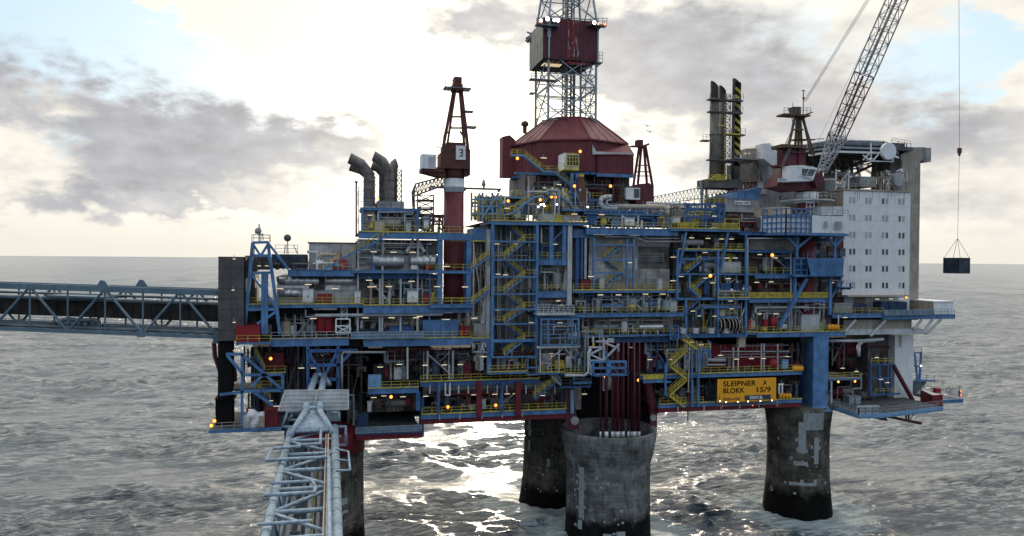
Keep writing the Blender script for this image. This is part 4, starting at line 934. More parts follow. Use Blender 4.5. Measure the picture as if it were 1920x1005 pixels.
# drum shaped drilling house
yD = 22.5
def drum():
    t = thing('drilling_house', 'big dark red faceted house with sloping roof under the derrick', 'building', (P(1068, 325, yD).x, yD, P(1068, 325, yD).z))
    cx = P(1069, 300, yD).x; W = (P(1176, 290, yD).x-P(961, 290, yD).x)/2
    n = 8; a0 = -math.pi/2; Rr = W/1.0
    Z = lambda py, y: P(1068, py, y).z
    zE = Z(260, 11); zB = Z(322, 12); zT = Z(220, 17)
    def ring(rx, ry, z): return [(cx+math.cos(a0+2*math.pi*k/n)*rx, yD+math.sin(a0+2*math.pi*k/n)*ry, z) for k in range(n)]
    mb = MB(); r0, r1 = ring(W*1.0, W, zB), ring(W*1.0, W, zE)
    mb.add(r0+r1, [(k, (k+1) % n, n+(k+1) % n, n+k) for k in range(n)]+[tuple(range(n))[::-1]])
    for k in range(n):      # corrugation ribs and seams
        p0, p1 = Vector(r0[k]), Vector(r0[(k+1) % n]); d = p1-p0; L_ = d.length; m_ = int(L_/.55); nn = Vector((d.y, -d.x, 0)).normalized()
        for i in range(m_+1):
            q = p0+d*(i/m_)+nn*.02; big = i % 6 == 0; mb.bar(q, (q.x, q.y, zE), .2 if big else .12)
    mb.build('walls', 'maroon_drum', t)
    r2 = ring(W*.47, W*.47, zT); r1b = ring(W*1.03, W*1.03, zE-.15); mb = MB(); mb.add(r1b+r2, [(k, (k+1) % n, n+(k+1) % n, n+k) for k in range(n)]+[tuple(range(n, 2*n))])
    for k in range(n): mb.bar(r1b[k], r2[k], .35); mb.bar(r1b[k], r1b[(k+1) % n], .3); mb.bar(r2[k], r2[(k+1) % n], .4)
    for k in range(n):
        p0, p1 = Vector(r1b[k]), Vector(r1b[(k+1) % n]); q0, q1 = Vector(r2[k]), Vector(r2[(k+1) % n])
        for f in (.25, .5, .75): mb.bar(p0.lerp(p1, f), q0.lerp(q1, f), .12)
    mb.build('roof', 'maroon_drum', t)
    mb = MB(); q0 = ring(W*.99, W*.99, zB-.7); q1 = ring(W*1.02, W*1.02, zB+.1)
    for k in range(n): mb.bar(Vector(q0[k])+Vector((0, 0, .3)), Vector(q0[(k+1) % n])+Vector((0, 0, .3)), .5, .8)
    mb.build('base_girder', 'blue_dim', t)
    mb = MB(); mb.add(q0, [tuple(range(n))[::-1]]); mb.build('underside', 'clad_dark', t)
    # side houses
    mb = MB(); mb.pbox(1120, 290, 1188, 327, 10, 10); mb.prism([P(1122, 290, 9.6), P(1190, 290, 9.6), P(1178, 271, 13), P(1112, 271, 13)], (0, 3, -.2)); 
    for i in range(16): px = 1121+i*4.4; mb.pbox(px, 291, px+1, 326, 9.88, .15)
    mb.build('side_house', 'maroon_drum', t)
    mb = MB(); mb.pbox(1120, 285.5, 1189, 290, 9.8, .25); mb.prism([P(1111, 271, 9.9), P(1121, 289.5, 9.9), P(1111, 289.5, 9.9)], (0, .3, 0)); mb.build('pale_gutter', 'grey_light', t)
    mb = MB(); mb.pbox(1119, 326, 1190, 332, 9.7, .6); mb.pbox(966, 324, 1060, 328, 11, .5); mb.build('blue_sill_beam', 'blue', t)
    mb = MB(); mb.pbox(942, 262, 966, 332, 22, 3); mb.prism([P(942, 262, 22), P(942, 256, 22), P(956, 253, 22), P(966, 262, 22)], (0, 3, 0)); mb.build('left_annex', 'maroon_drum', t)
    mb = MB(); mb.lathe((P(984, 245, 20).x, 20, P(984, 250, 20).z), [(.4, 0), (.45, 1.4), (.8, 1.6), (.8, 2.1), (.3, 2.5)], 12); mb.build('roof_cowl', 'brownred', t)
    mb = MB(); mb.pbox(1046, 221, 1066, 225, 13, .3); mb.pbox(1098, 262, 1099.4, 322, 10.2, .2); mb.build('flashing', 'maroon', t)
drum()
wall('dark crowded level under the drilling house', 984, 326, 1180, 398, 15, 14, ('clad_dark', 'clad_warm', 'grey_dark'), seed=61, rough=.4)
for a_, c_ in ((1117, 1143), (1150, 1160), (992, 1004)): o = MB(); o.pbox(a_, 330, c_, 395, 13.5, 1.5); o = solo('column', '', 'column', o, 'maroon_drum' if a_ != 992 else 'clad_warm'); later(o, 'thick dark red column', 'under the drilling house', a_)
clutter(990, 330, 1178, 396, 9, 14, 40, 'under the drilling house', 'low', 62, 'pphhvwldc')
clutter(985, 350, 1100, 413, 2, 8, 36, 'on the roof deck in front of the drilling house', 'mix', 63, 'pphvwlcd')
deck('blue catwalk under the drilling house, upper', 1060, 1130, 372, 377, 6, 4, kick=None, name='walkway', cat='walkway')
deck('blue platform edge right of the driller cabin', 1055, 1215, 393, 397, 1, 14, kick=None, name='walkway', cat='walkway', railing='galv')
stair('climbing the left front of the drilling house', 960, 291, 982, 291, 8, stringer='blue_pale'); stair('climbing the left front of the drilling house', 982, 291, 1020, 321, 8, stringer='blue_pale'); stair('climbing the left front of the drilling house', 1020, 321, 1040, 322, 8, stringer='blue_pale'); stair('climbing the left front of the drilling house', 1040, 322, 1072, 348, 8, stringer='blue_pale')
stair('from the roof deck up to the red house', 944, 403, 961, 399, 2, stringer='blue_pale'); stair('from the roof deck up to the red house', 961, 399, 1000, 370, 2, stringer='blue_pale'); stair('from the roof deck up to the red house', 1000, 370, 1016, 367, 2, stringer='blue_pale'); stair('from the roof deck up to the red house', 1028, 364, 1047, 364, 3, stringer='blue_pale'); stair('from the roof deck up to the red house', 1047, 364, 1071, 381, 3, stringer='blue_pale')
for px in (1072, 1081): o = post('', px, 325, 383, 6, .5, 'blue'); later(o, 'slim blue column', 'under the yellow framed driller cabin', px)
t = thing('driller_cabin', 'white glazed cabin caged in yellow bars on the red house', 'cabin', P(1073, 319, 7)); mb = MB(); mb.pbox(1058.5, 287, 1086, 317, 6.4, 4); mb.build('body', 'white', t)
mb = MB(); mb.pbox(1064, 291, 1084, 310, 6.3, .06); mb.build('window', 'glass', t)
mb = MB()
for px in (1063, 1068, 1074, 1079.5, 1085.5): mb.pbox(px-.5, 288, px+.5, 319, 5.9, .15)
for py in (287, 295, 302, 310, 318): mb.pbox(1062, py, 1087, py+1.3, 5.85, .15)
mb.pbox(1058, 317, 1087, 319, 5.9, 4); rail(mb, [P(1046, 318, 6.2), P(1058, 318, 6.2)]); mb.pbox(1084, 326, 1095, 331, 6, .6); mb.build('yellow_cage', 'yellow', t)
mb = MB(); mb.bar(P(1088, 333, 5.5), P(1097, 411, 2.5), 1.2, .8); solo('pipe_chute', 'dark brown slanting chute below the driller cabin', 'chute', mb, 'rust')
mb = MB(); pts = [(1178, 391, 5), (1140, 391, 5), (1130, 388, 5), (1125.5, 380, 5), (1128, 372, 5), (1136, 369, 5), (1146, 369, 5)]; mb.path([P(*q) for q in pts], .42, 14)
pts = [(1178, 386, 5), (1142, 386, 5), (1137, 381, 5), (1139, 375.5, 5), (1146, 374.5, 5)]; mb.path([P(*q) for q in pts], .2, 10); solo('vent_duct', 'pale duct curling round on the roof right of the chute', 'duct', mb, 'grey_light', None, True)
container('weathered grey container on the roof deck under the derrick', 1014, 401, 1040, 415, .4, 2.4, 'grey_light')
container('yellow box beside the weathered grey roof container', 1041, 403, 1054, 415, .5, 2.2, 'yellow')
container('pale box behind the bright lamps on the roof deck', 1055, 404, 1088, 415, .9, 2, 'grey')
for px in (1063.5, 1068, 1076, 1083, 1090, 1099): strip(px, 414.5, 'in the bright row along the roof deck edge', -.3, .7)
strip(950.7, 390, 'over the central roof deck', 1.5, 1.2); strip(1076.5, 401, 'over the central roof deck', .2, 1.1); strip(1019.5, 295.7, 'over the central roof deck', 6.5, 1.5); strip(1048, 345.5, 'over the central roof deck', 7, 1.2); strip(1021, 352, 'over the central roof deck', 6, .9)
for px, py, y_ in ((1087.7, 284, 5.6), (970, 297, 7.5), (1077, 349, 5), (1144.5, 349, 7), (1034, 369, 4), (1041, 370, 4), (1013, 374.7, 2), (952.8, 376.9, 2)): flood(px, py, 'around the drilling house', y_, .36)
for px, py in ((1014, 384), (1009, 388), (1019, 383), (1021, 386), (1044, 383), (1102, 388)): flood(px, py, 'on the roof deck below the red house', 1.5, .2, 'flood', 'small white floodlight')
# yellowish piping tower left of drum
t = thing('pipe_tower', 'yellow and blue framed piping tower left of the red house', 'tower', P(915, 414, 3)); mb = MB()
for px in (884, 905, 923, 938): mb.bar(P(px, 361 if px < 930 else 372, 4), P(px, 414, 4), .35)
for py in (374, 387, 400): mb.bar(P(884, py, 4), P(938, py, 4), .28)
mb.bar(P(903, 410, 3.8), P(935, 362, 3.8), .35); mb.bar(P(884, 387, 3.8), P(900, 362, 3.8), .25); mb.build('frame', 'blue_pale', t)
mb = MB()
for py in (374, 387, 414): rail(mb, [P(884, py, 3.6), P(940, py, 3.6)], r=.035, sp=1.3)
for px in (890, 898, 911, 930): mb.bar(P(px, 366, 4.5), P(px, 414, 4.5), .16)
mb.build('railing', 'yellow', t)
clutter(884, 364, 940, 412, 4.2, 8, 34, 'inside the piping tower left of the red house', 'mix', 64, 'ppphvdwl')
clutter(940, 378, 985, 412, 3, 7, 20, 'between the piping tower and the red house', 'mix', 65, 'pphvdwl')
wall('drab block on the roof behind the piping tower', 905, 372, 985, 414, 9, 6, ('clad_warm', 'clad_dark', 'clad_dark'), seed=66)
deck('pale blue high edge behind the piping tower', 935, 986, 368, 372, 6, 6, ('blue_pale', 'grate'), kick=None)
wall('blue panelled wall on the roof level left of stair tower', 884, 428, 922, 452, 2.5, 5, ('blue_dim', 'blue', 'blue_dim'), seed=67, pw=4, ph=4)
mb = MB(); mb.lathe(P(907, 346, 6), [(.05, -.8), (.35, -.2), (.4, .2), (.1, 1.0)], 10); mb.tube(P(907, 361, 6), P(907, 350, 6), .06); solo('beacon', 'small pointed beacon standing alone over the piping tower', 'beacon', mb, 'beige')
t = thing('winch_cabin', 'small rounded cabin on the roof left of the red house legs', 'cabin', P(969, 368, 7)); mb = MB(); mb.pbox(959, 360, 977, 368, 7, 2); mb.prism([P(960, 360, 7), P(963, 356, 7), P(972, 356, 7), P(977, 360, 7)], (0, 2, 0)); mb.build('body', 'clad_warm', t)

# derrick
def derrick():
    t = thing('derrick', 'tall galvanised drilling derrick wrapped by a dark red wind box', 'derrick', P(1070, 220, 22)); y0, y1 = 17.4, 27.2
    XL, XR = P(1028, 200, y0).x, P(1117, 200, y0).x; zb = P(1070, 226, y0).z; zt = P(1070, 34, y0).z; zz = P(1070, -60, y0).z
    XM0, XM1 = XL+(XR-XL)*.44, XL+(XR-XL)*.56
    cs = lambda z, k=0: [(XL+k, y0+k, z), (XR-k, y0+k, z), (XR-k, y1-k, z), (XL+k, y1-k, z)]
    mb = MB(); lattice(mb, cs(zb), cs(zt), 3, .26, .13, cross=True)
    for f in (.08, .2, .32, .45): z = zb+(zt-zb)*f; [mb.bar(a_, b_, .16) for a_, b_ in zip(cs(z), cs(z)[1:]+cs(z)[:1])]
    mb.build('lower_lattice', 'galv', t)
    mb = MB(); lattice(mb, cs(zt), cs(zz+14, 3.0), 4, .24, .12, cross=True); mb.build('upper_lattice', 'galv', t)
    mb = MB(); lattice(mb, [(XM0, y0+3, zb), (XM1+.6, y0+3, zb), (XM1+.6, y0+5, zb), (XM0, y0+5, zb)], [(XM0, y0+3, zz+8), (XM1+.6, y0+3, zz+8), (XM1+.6, y0+5, zz+8), (XM0, y0+5, zz+8)], 30, .13, .07); mb.build('inner_guide_frame', 'galv_dark', t)
    mb = MB(); mb.tube((XM0+.2, y0+2.4, zb), (XM0+.2, y0+2.4, zz), .22); mb.tube((XM1-.1, y0+2.4, zb), (XM1-.1, y0+2.4, zz), .14); mb.tube((XM1+1.7, y0+6, zb), (XM1+1.7, y0+6, zt), .3); mb.build('standpipes', 'galv_dark', t)
    mb = MB(); m1 = XM1+1.4
    for i in range(10):
        z = zb+.8+i*1.25; mb.bar((m1, y0+.5, z), (XR-.3, y0+.5, z+.1), .12)
        if i % 2: mb.bar((m1, y0+.5, z), (XR-.4, y0+.5, z+1.2), .13)
        else: mb.bar((XR-.4, y0+.5, z), (m1, y0+.5, z+1.2), .13)
    for q in (m1, m1+1, m1+2.1): mb.bar((q, y0+.5, zb), (q, y0+.5, zt-6), .13)
    mb.build('stair_scaffold', 'galv', t)
    # wind box
    bx0, bx1 = P(1018, 80, y0-.4).x, P(1120.5, 80, y0-.4).x; bz0 = P(1070, 112.5, y0-.4).z; bz1 = P(1070, 36.5, y0-.4).z
    mb = MB()
    n = 24
    for i in range(n):
        o = 0 if i % 2 else .05; mb.box(bx0+(bx1-bx0)*i/n, bx0+(bx1-bx0)*(i+1)/n, y0-.4-o, y0-.2, bz0, bz1)
        mb.box(bx0+(bx1-bx0)*i/n, bx0+(bx1-bx0)*(i+1)/n, y1+.2, y1+.4+o, bz0, bz1)
    mb.box(bx1-.2, bx1, y0-.2, y1+.2, bz0, bz1); mb.build('wind_wall', 'maroon', t)
    mb = MB()
    n = 8
    for i in range(n): mb.box(bx0-.04*(i % 2), bx0+.2, y0-.2+(y1-y0+.4)*i/n, y0-.2+(y1-y0+.4)*(i+1)/n, bz0-.1, bz1-.5 if i > 1 else bz1)
    mb.build('pale_side_wall', 'clad_warm', t)
    mb = MB(); mm = (bx0+bx1)/2+.4
    for q, w in ((-1.1, .5), (.1, .35), (.9, .25)): mb.box(mm+q, mm+q+w, y0-.52, y0-.46, bz0+.4, bz1-.3)
    mb.build('red_stripes', 'red', t)
    mb = MB(); rr = random.Random(9)
    for i in range(26): q = mm+rr.uniform(-1.2, 1.4); z = rr.uniform(bz0+.5, bz1-.5); mb.box(q, q+.06, y0-.58, y0-.53, z, z+rr.uniform(.3, 1.4))
    mb.build('white_drips', 'grey_light', t)
    mb = MB(); mb.box(bx0+.2, bx1-.2, y0, y1, bz0+.1, bz0+.3)
    for i in range(9): q = bx0+.6+i*1.25; mb.box(q, q+.25, y0, y1, bz0-.25, bz0+.08)
    mb.build('box_floor', 'grey_dark', t)
    mb = MB(); 
    for i in range(9): mb.box(bx0+1+i*.45, bx0+1.2+i*.45, y0+2.2, y0+4.4, bz0-.34, bz0-.28)
    mb.build('underside_lights', 'tube', t)
    mb = MB(); mb.box((bx0+bx1)/2-.6, bx1-1.6, y0-.1, y0+.6, bz0-.6, bz0-.27); mb.build('red_beam', 'red', t)
    # corner posts and platforms
    mb = MB(); mb.box(bx0+1.0, bx0+1.35, y0-.85, y0-.5, bz0, bz1-1.5); mb.box(bx0+.8, bx0+1.5, y0-.9, y0-.45, bz1-4, bz1-.6); mb.box(bx1-.1, bx1+.2, y0-.6, y0-.3, bz0-1, bz1-1); mb.build('corner_posts', 'galv', t)
    for nm, (a_, c_) in {'left': (1006, 1049), 'right': (1106, 1138)}.items():
        mb = MB(); mb.pbox(a_, 45, c_, 47.5, y0-2, 1.5); rail(mb, [P(a_, 45, y0-2), P(c_, 45, y0-2)], h=1.3, r=.05, sp=1)
        mb.prism([P(a_+7, 47.5, y0-1), P(c_-7, 47.5, y0-1), P((a_+c_)/2, 57, y0-.8)], (0, .5, 0)); mb.build('light_platform', 'galv_dark', t)
    mb = MB(); mb.pbox(1118, 116, 1130, 118, y0-1, 2); rail(mb, [P(1119, 116, y0-1), P(1130, 116, y0-1)], h=2, rails=(2, 1.3, .7), sp=.8); mb.pbox(995, 148, 1047, 150, y0-.8, 1.6); rail(mb, [P(996, 148, y0-.8), P(1046, 148, y0-.8)]); mb.pbox(995, 173, 1003, 175, y0+4, 1.6); rail(mb, [P(995, 173, y0+4), P(1003, 173, y0+4)], h=1.4); mb.build('side_balcony', 'galv_dark', t)
    mb = MB(); mb.bar(P(986, 72, y1), P(996, 66, y1), .3); mb.bar(P(988, 60, y1), P(996, 64, y1), .25); mb.tube(P(988, 78, y1), P(995, 70, y1), .5); mb.build('side_lamp_bracket', 'galv_dark', t)
derrick()
for px, py, r in ((1014.4, 38.5, .34), (1026.5, 35.5, .5), (1039, 38, .36), (1046, 38, .46), (1114, 42.5, .46)): flood(px, py, 'on the corner platforms of the derrick', 14.8, r, 'flood', 'glaring white floodlight')
for px, py, r in ((1012, 41, .25), (1121.5, 45, .26), (1134, 46, .3)): flood(px, py, 'on the corner platforms of the derrick', 14.8, r, 'redlamp', 'small red lamp')
# second crane behind, with its stowed boom
def crane_back():
    t = thing('deck_crane', 'small dark red crane with a white cab right of the red house', 'crane', P(1205, 385, 12)); y_ = 12
    mb = MB(); mb.prism([P(1192, 382, y_), P(1183, 352, y_), P(1196, 345, y_), P(1218, 343, y_), P(1226, 352, y_), P(1226, 382, y_)], (0, 4, 0)); mb.pbox(1194, 382, 1218, 396, y_+.5, 3); mb.build('house', 'maroon', t)
    mb = MB(); mb.pbox(1173.5, 352, 1200, 374, y_-1.5, 2.2); mb.build('cab', 'white', t); mb = MB(); mb.pbox(1189, 354, 1199, 371, y_-1.56, .05); mb.build('cab_window', 'glass', t)
    mb = MB()
    for p_, q_ in (((1199, 272), (1187, 352)), ((1203, 272), (1196, 345)), ((1207, 272), (1213, 345)), ((1210, 272), (1224, 352))): mb.bar(P(*p_, y_+1), P(*q_, y_+2), .4)
    for py in (310, 322, 330): mb.bar(P(1194, py, y_+1.2), P(1216, py, y_+1.2), .2)
    mb.pbox(1196, 262, 1206, 274, y_+.6, 1.6); mb.pbox(1185, 273, 1210, 275, y_+.5, 1.5); mb.bar(P(1206, 274, y_+1), P(1217, 270, y_+1), .4); mb.build('mast', 'maroon', t)
    A = [P(1226, 369, y_+.5), P(1226, 383, y_+.5), P(1226, 383, y_+2.3), P(1226, 369, y_+2.3)]; B = [P(1335, 347, y_+4), P(1335, 370, y_+4), P(1335, 370, y_+6), P(1335, 347, y_+6)]; C = [P(1424, 341, y_+3), P(1424, 352, y_+3), P(1424, 352, y_+5), P(1424, 341, y_+5)]
    mb = MB(); lattice(mb, A, B, 16, .13, .075); mb.build('boom_inner', 'white', t); mb = MB(); lattice(mb, B, C, 12, .16, .09); mb.build('boom_outer', 'maroon', t)
    mb = MB(); mb.pbox(1422, 341, 1432, 353, y_+2.8, 2.4); mb.pbox(1428, 352, 1438, 364, y_+3, .7); mb.build('boom_tip', 'grey_light', t)
    mb = MB(); mb.bar(P(1316, 392, y_+3), P(1316, 338, y_+3), .5); mb.bar(P(1325, 345, y_+3), P(1325, 384, y_+3), .35); mb.build('boom_rest', 'galv', t)
crane_back()
mb = MB(); o = [(1214, 236), (1219, 247)]
for px, py in o:
    mb = MB(); c_ = PD(px, py, 110); mb.ball(c_, .12, 8); mb.bar(c_, c_+Vector((-.55, 0, .18)), .05, .14); mb.bar(c_, c_+Vector((.55, 0, .14)), .05, .14)
    q = solo('seagull', '', 'bird', mb, 'grey_light'); later(q, 'tiny pale gull in flight', 'in the sky right of the red house', px)
# ================================================================= RIGHT OF CENTRE
deck('deep blue top deck right of the thick pale column', 1099, 1272, 428, 441, 0, 26, kick=None, railspan=[(1115, 1272)])
mb = MB(); mb.pbox(1075, 430, 1112, 446, 1.2, .5); solo('girder', 'short blue girder end beside the thick pale column', 'girder', mb, 'blue')
wall('large pale grey panelled module with dark louvres', 1104, 441, 1256, 546, 2.5, 22, ('clad', 'clad_light', 'clad_dark'), seed=71, pw=3.4, ph=2.3, louvre=[(1195, 473, 1244, 491)])
for a_, c_ in ((1079, 1086), (1089, 1093), (1096, 1100)): o = MB(); o.pbox(a_, 447, c_, 546, 1.4, .6); o = solo('column', '', 'column', o, 'blue_dim' if a_ < 1095 else 'grey_light'); later(o, 'dull blue column' if a_ < 1095 else 'pale slim column', 'right of the thick pale column', a_)
t = thing('stair_scaffold', 'blue stair frame in front of the large pale module', 'stair tower', P(1150, 546, .5)); mb = MB()
for px in (1113.5, 1176, 1188.5): mb.pbox(px-1.6, 448 if px != 1113.5 else 446, px+1.6, 546, .4, .35)
for a_, py, c_ in ((1113, 458, 1189), (1113, 486, 1189), (1113, 510, 1170), (1170, 516, 1190)): mb.pbox(a_, py, c_, py+2.8, .35, .3)
mb.build('bars', 'blue', t)
stair('in front of the large pale module', 1134, 486, 1166, 461, .8); stair('in front of the large pale module', 1134, 488, 1164, 510, 1.8, stringer='blue_dim'); stair('in front of the large pale module', 1132, 540, 1168, 512, .8)
deck('blue deck at the foot of the large pale module', 1074, 1276, 544, 549, -.3, 10)
cabinet('dark red cabinet at the foot of the large pale module', 1089, 524, 1108, 544, .6, 1, 'red_dark', doors=2)
cabinet('tall white cabinet by the red one at the module foot', 1124, 522, 1134, 542, .6, 1, 'grey_light', doors=1)
cabinet('tall pale cabinet at the right end of the module foot', 1234, 523, 1243, 543, .6, 1, 'grey_light', doors=1)
cabinet('large blank pale cabinet at the end of the machinery bay', 1256, 560, 1270, 585, .3, 1.5, 'grey_light', doors=1)
wall('dim wall behind the centre right machinery bay', 1075, 549, 1285, 588, 8, 12, ('clad_warm', 'clad_dark', 'grey_dark'), seed=72)
clutter(1075, 552, 1256, 586, .2, 5, 60, 'in the machinery bay under the large pale module', 'mix', 73, 'pphvvdtwlc')
wall('drab wall behind the railing under the machinery bay', 1090, 594, 1262, 630, 4, 14, ('clad_warm', 'clad', 'clad_dark'), seed=74, pw=2.2, ph=2.4, louvre=[(1214, 602, 1227, 618)])
deck('long blue deck under the machinery bay', 1092, 1262, 627.6, 631, -.6, 14, kick=None)
mb = MB(); mb.pbox(1148, 631.5, 1256, 642, 1.2, .6); solo('girder', 'dim blue girder under the long deck over the well bay', 'girder', mb, 'blue_dim')
clutter(1092, 596, 1255, 627, .6, 3.4, 40, 'behind the railing under the machinery bay', 'upper', 75, 'pphvdtwlc')
t = thing('hanging_basket', 'small blue lattice basket at the end of the long deck', 'cage', P(1264, 638, -1.5)); mb = MB(); lattice(mb, [P(1257, 637, -1.6), P(1272, 637, -1.6), P(1272, 637, -.2), P(1257, 637, -.2)], [P(1257, 611, -1.6), P(1272, 611, -1.6), P(1272, 611, -.2), P(1257, 611, -.2)], 3, .12, .07); mb.build('bars', 'blue', t)
for px, py in ((1077, 401), (1128, 402), (1126, 552.5), (1159.7, 552.5), (1210.5, 551), (1242.5, 551), (1180, 492), (1262.6, 481.7), (1262, 526), (1108, 518)): strip(px, py, 'on the large pale module and its bay', .0 if py > 500 else .5)
# roof level right of drum: blue lockers, ducts
container('blue roof container under the curling duct', 1099, 398, 1120, 421, 1, 3, 'blue_dim'); container('navy roof container, taller one right of the duct', 1146, 397, 1174, 425, 1.5, 3, 'blue_pale'); container('navy roof container in the middle of the row', 1120, 402, 1146, 425, 2, 3, 'navy'); container('blue roof container beside the white winch', 1176, 404, 1200, 425, 2, 3, 'navy'); container('dull blue roof container left of the yellow skip', 1204, 401, 1232, 425, 2, 3, 'blue_dim')
cabinet('white winch cover on the roof deck railing', 1172, 409, 1190, 424, .5, 1, 'white', doors=2); cabinet('low white box beside the yellow skip', 1262, 407, 1276, 419, 1, 1.4, 'grey_light', doors=1)
mb = MB(); mb.path([P(1160, 388, 3), P(1245, 388, 3), P(1250, 394, 3), P(1250, 402, 3)], .5, 12); solo('vent_duct', 'long beige duct lying on the roof deck', 'duct', mb, 'beige', None, True)
deck('blue walkway over the row of roof containers', 1096, 1240, 399.5, 403, .6, 5, kick=None, railing='galv', name='walkway', cat='walkway')
clutter(1100, 402, 1262, 428, .8, 6, 34, 'among the roof containers', 'mix', 76, 'pphvlcw')
clutter(1205, 378, 1330, 402, 5, 10, 26, 'on the roof below the stowed white boom', 'upper', 77, 'pphhlwv')
wall('low grey cladding under the stowed white boom', 1216, 392, 1345, 425, 12, 8, ('clad', 'clad_dark', 'clad_dark'), seed=78)
pipe('pale slung pipe', 'under the top deck, centre right', [(1134, 444, .6), (1190, 444, .6), (1211, 453, .6), (1279, 453, .6), (1279, 438, .6)], .16, 'grey'); pipe('pale slung pipe', 'under the top deck, centre right', [(1150, 440, .9), (1200, 440, .9), (1216, 447, .9), (1276, 447, .9)], .12, 'grey_light')
t = thing('skip', 'bright yellow skip on the roof deck edge', 'skip', P(1288, 429, -.2)); mb = MB(); mb.hexa([P(1272, 429, -.3), P(1300, 429, -.3), P(1300, 429, 1.2), P(1272, 429, 1.2), P(1269, 417, -.5), P(1305, 417, -.5), P(1305, 417, 1.4), P(1269, 417, 1.4)])
for i in range(6): mb.pbox(1271+i*5.5, 418, 1272.4+i*5.5, 429, -.62, .1)
mb.build('tub', 'yellow', t)
# ---- blue braced section
deck('blue roof deck with dense yellow bars, right of the skip', 1258, 1387, 429, 434, -.6, 26, ('blue', 'grate'), kick='yellow')
t = thing('bar_fence', 'tall yellow barred fence on the roof deck edge', 'fence', P(1360, 429, -.6)); mb = MB()
for i in range(22): mb.pbox(1336+i*2.2, 419, 1336.9+i*2.2, 429, -.7, .08)
mb.pbox(1358, 410, 1387, 411.2, -.7, .1); mb.pbox(1358, 418, 1387, 419.2, -.7, .1); mb.pbox(1358, 410, 1359.2, 429, -.7, .1); mb.pbox(1385.8, 410, 1387, 429, -.7, .1); mb.build('bars', 'yellow', t)
t = thing('steel_trestle', 'dull blue braced trestle standing on the roof deck', 'frame', P(1330, 429, 1)); mb = MB()
for px in (1290, 1323, 1347, 1357): mb.bar(P(px, 383, 1.5), P(px, 429, 1.5), .45)
for py in (383, 392, 408): mb.bar(P(1282, py, 1.4), P(1359, py, 1.4), .4)
mb.bar(P(1323, 408, 1.5), P(1345, 390, 1.5), .3); mb.bar(P(1285, 408, 1.5), P(1300, 392, 1.5), .3); mb.build('members', 'blue_dim', t)
mb = MB(); rail(mb, [P(1282, 383, 1.3), P(1359, 383, 1.3)], r=.05, sp=1); rail(mb, [P(1290, 408, 1.3), P(1330, 408, 1.3)], r=.05); mb.build('railing', 'yellow', t)
clutter(1284, 386, 1358, 428, 2, 6, 26, 'inside the braced trestle on the roof deck', 'mix', 79, 'pphvlcd')
for i, (py, pb, a_, c_) in enumerate(((468, 471.5, 1272, 1399), (512.5, 516, 1272, 1420), (558, 562.5, 1262, 1402))):
    deck(['blue top level of the braced section under the skip', 'blue middle level of the braced section under the skip', 'blue lowest level of the braced section under the skip'][i], a_, c_, py, pb, -.2, 12, kick=None if i else 'yellow', railspan=[((1340, 1399), (1340, 1420), (1345, 1402))[i]])
wall('dark drab wall behind the braced section', 1262, 434, 1405, 632, 6, 16, ('clad_warm', 'clad_dark', 'clad_dark'), seed=80, rough=.3)
t = thing('raking_truss', 'blue frame with long raking legs right of the pale module', 'frame', P(1340, 632, -.4)); mb = MB()
for p_, q_ in (((1286, 436), (1272, 512)), ((1365, 436), (1350, 512)), ((1271, 468), (1269, 560)), ((1346, 468), (1346, 632)), ((1286, 558), (1286, 632)), ((1399, 440), (1398, 632))): mb.bar(P(*p_, -.3), P(*q_, -.3), .38)
mb.bar(P(1293, 516, -.3), P(1293, 546, -.3), .3); mb.build('legs', 'blue', t)
stair('inside the blue braced section', 1288, 511, 1314, 490, .6); stair('inside the blue braced section', 1300, 545, 1330, 516, .6); stair('inside the blue braced section', 1294, 540, 1314, 558, -1, stringer='blue'); stair('inside the blue braced section', 1286, 584, 1312, 562, .6)
for s_, (b_, d_) in enumerate(((436, 467), (473, 511), (517, 557), (564, 630))):
    clutter(1275, b_, 1398, d_, .8, 5, (16, 26, 26, 34)[s_], ['on the top level of the braced section', 'on the second level of the braced section', 'on the third level of the braced section', 'on the hose reel level of the braced section'][s_], ('low', 'mix', 'mix', 'mix')[s_], 81+s_, 'pphvvdwlct')
container('grey container on the blue braced section', 1353, 491, 1389, 511, .3, 2.4, 'grey_light')
container('navy skip on the deck of the braced section', 1351, 531, 1370, 557, .6, 2, 'blue_dim'); container('navy skip beside the other on the braced section', 1376, 531, 1392, 557, .6, 2, 'navy')
deck('short blue ledge with yellow rails under the navy skips', 1346, 1406, 558.3, 562.7, -1.2, 1.0, kick='yellow')
cabinet('grey cabinet above the hose reels', 1350, 582, 1360, 593, .2, 1, 'grey_light', doors=1); deck('small blue ledge above the hose reels', 1350, 1384, 593, 597, -.2, 2, kick=None, name='ledge', cat='ledge')
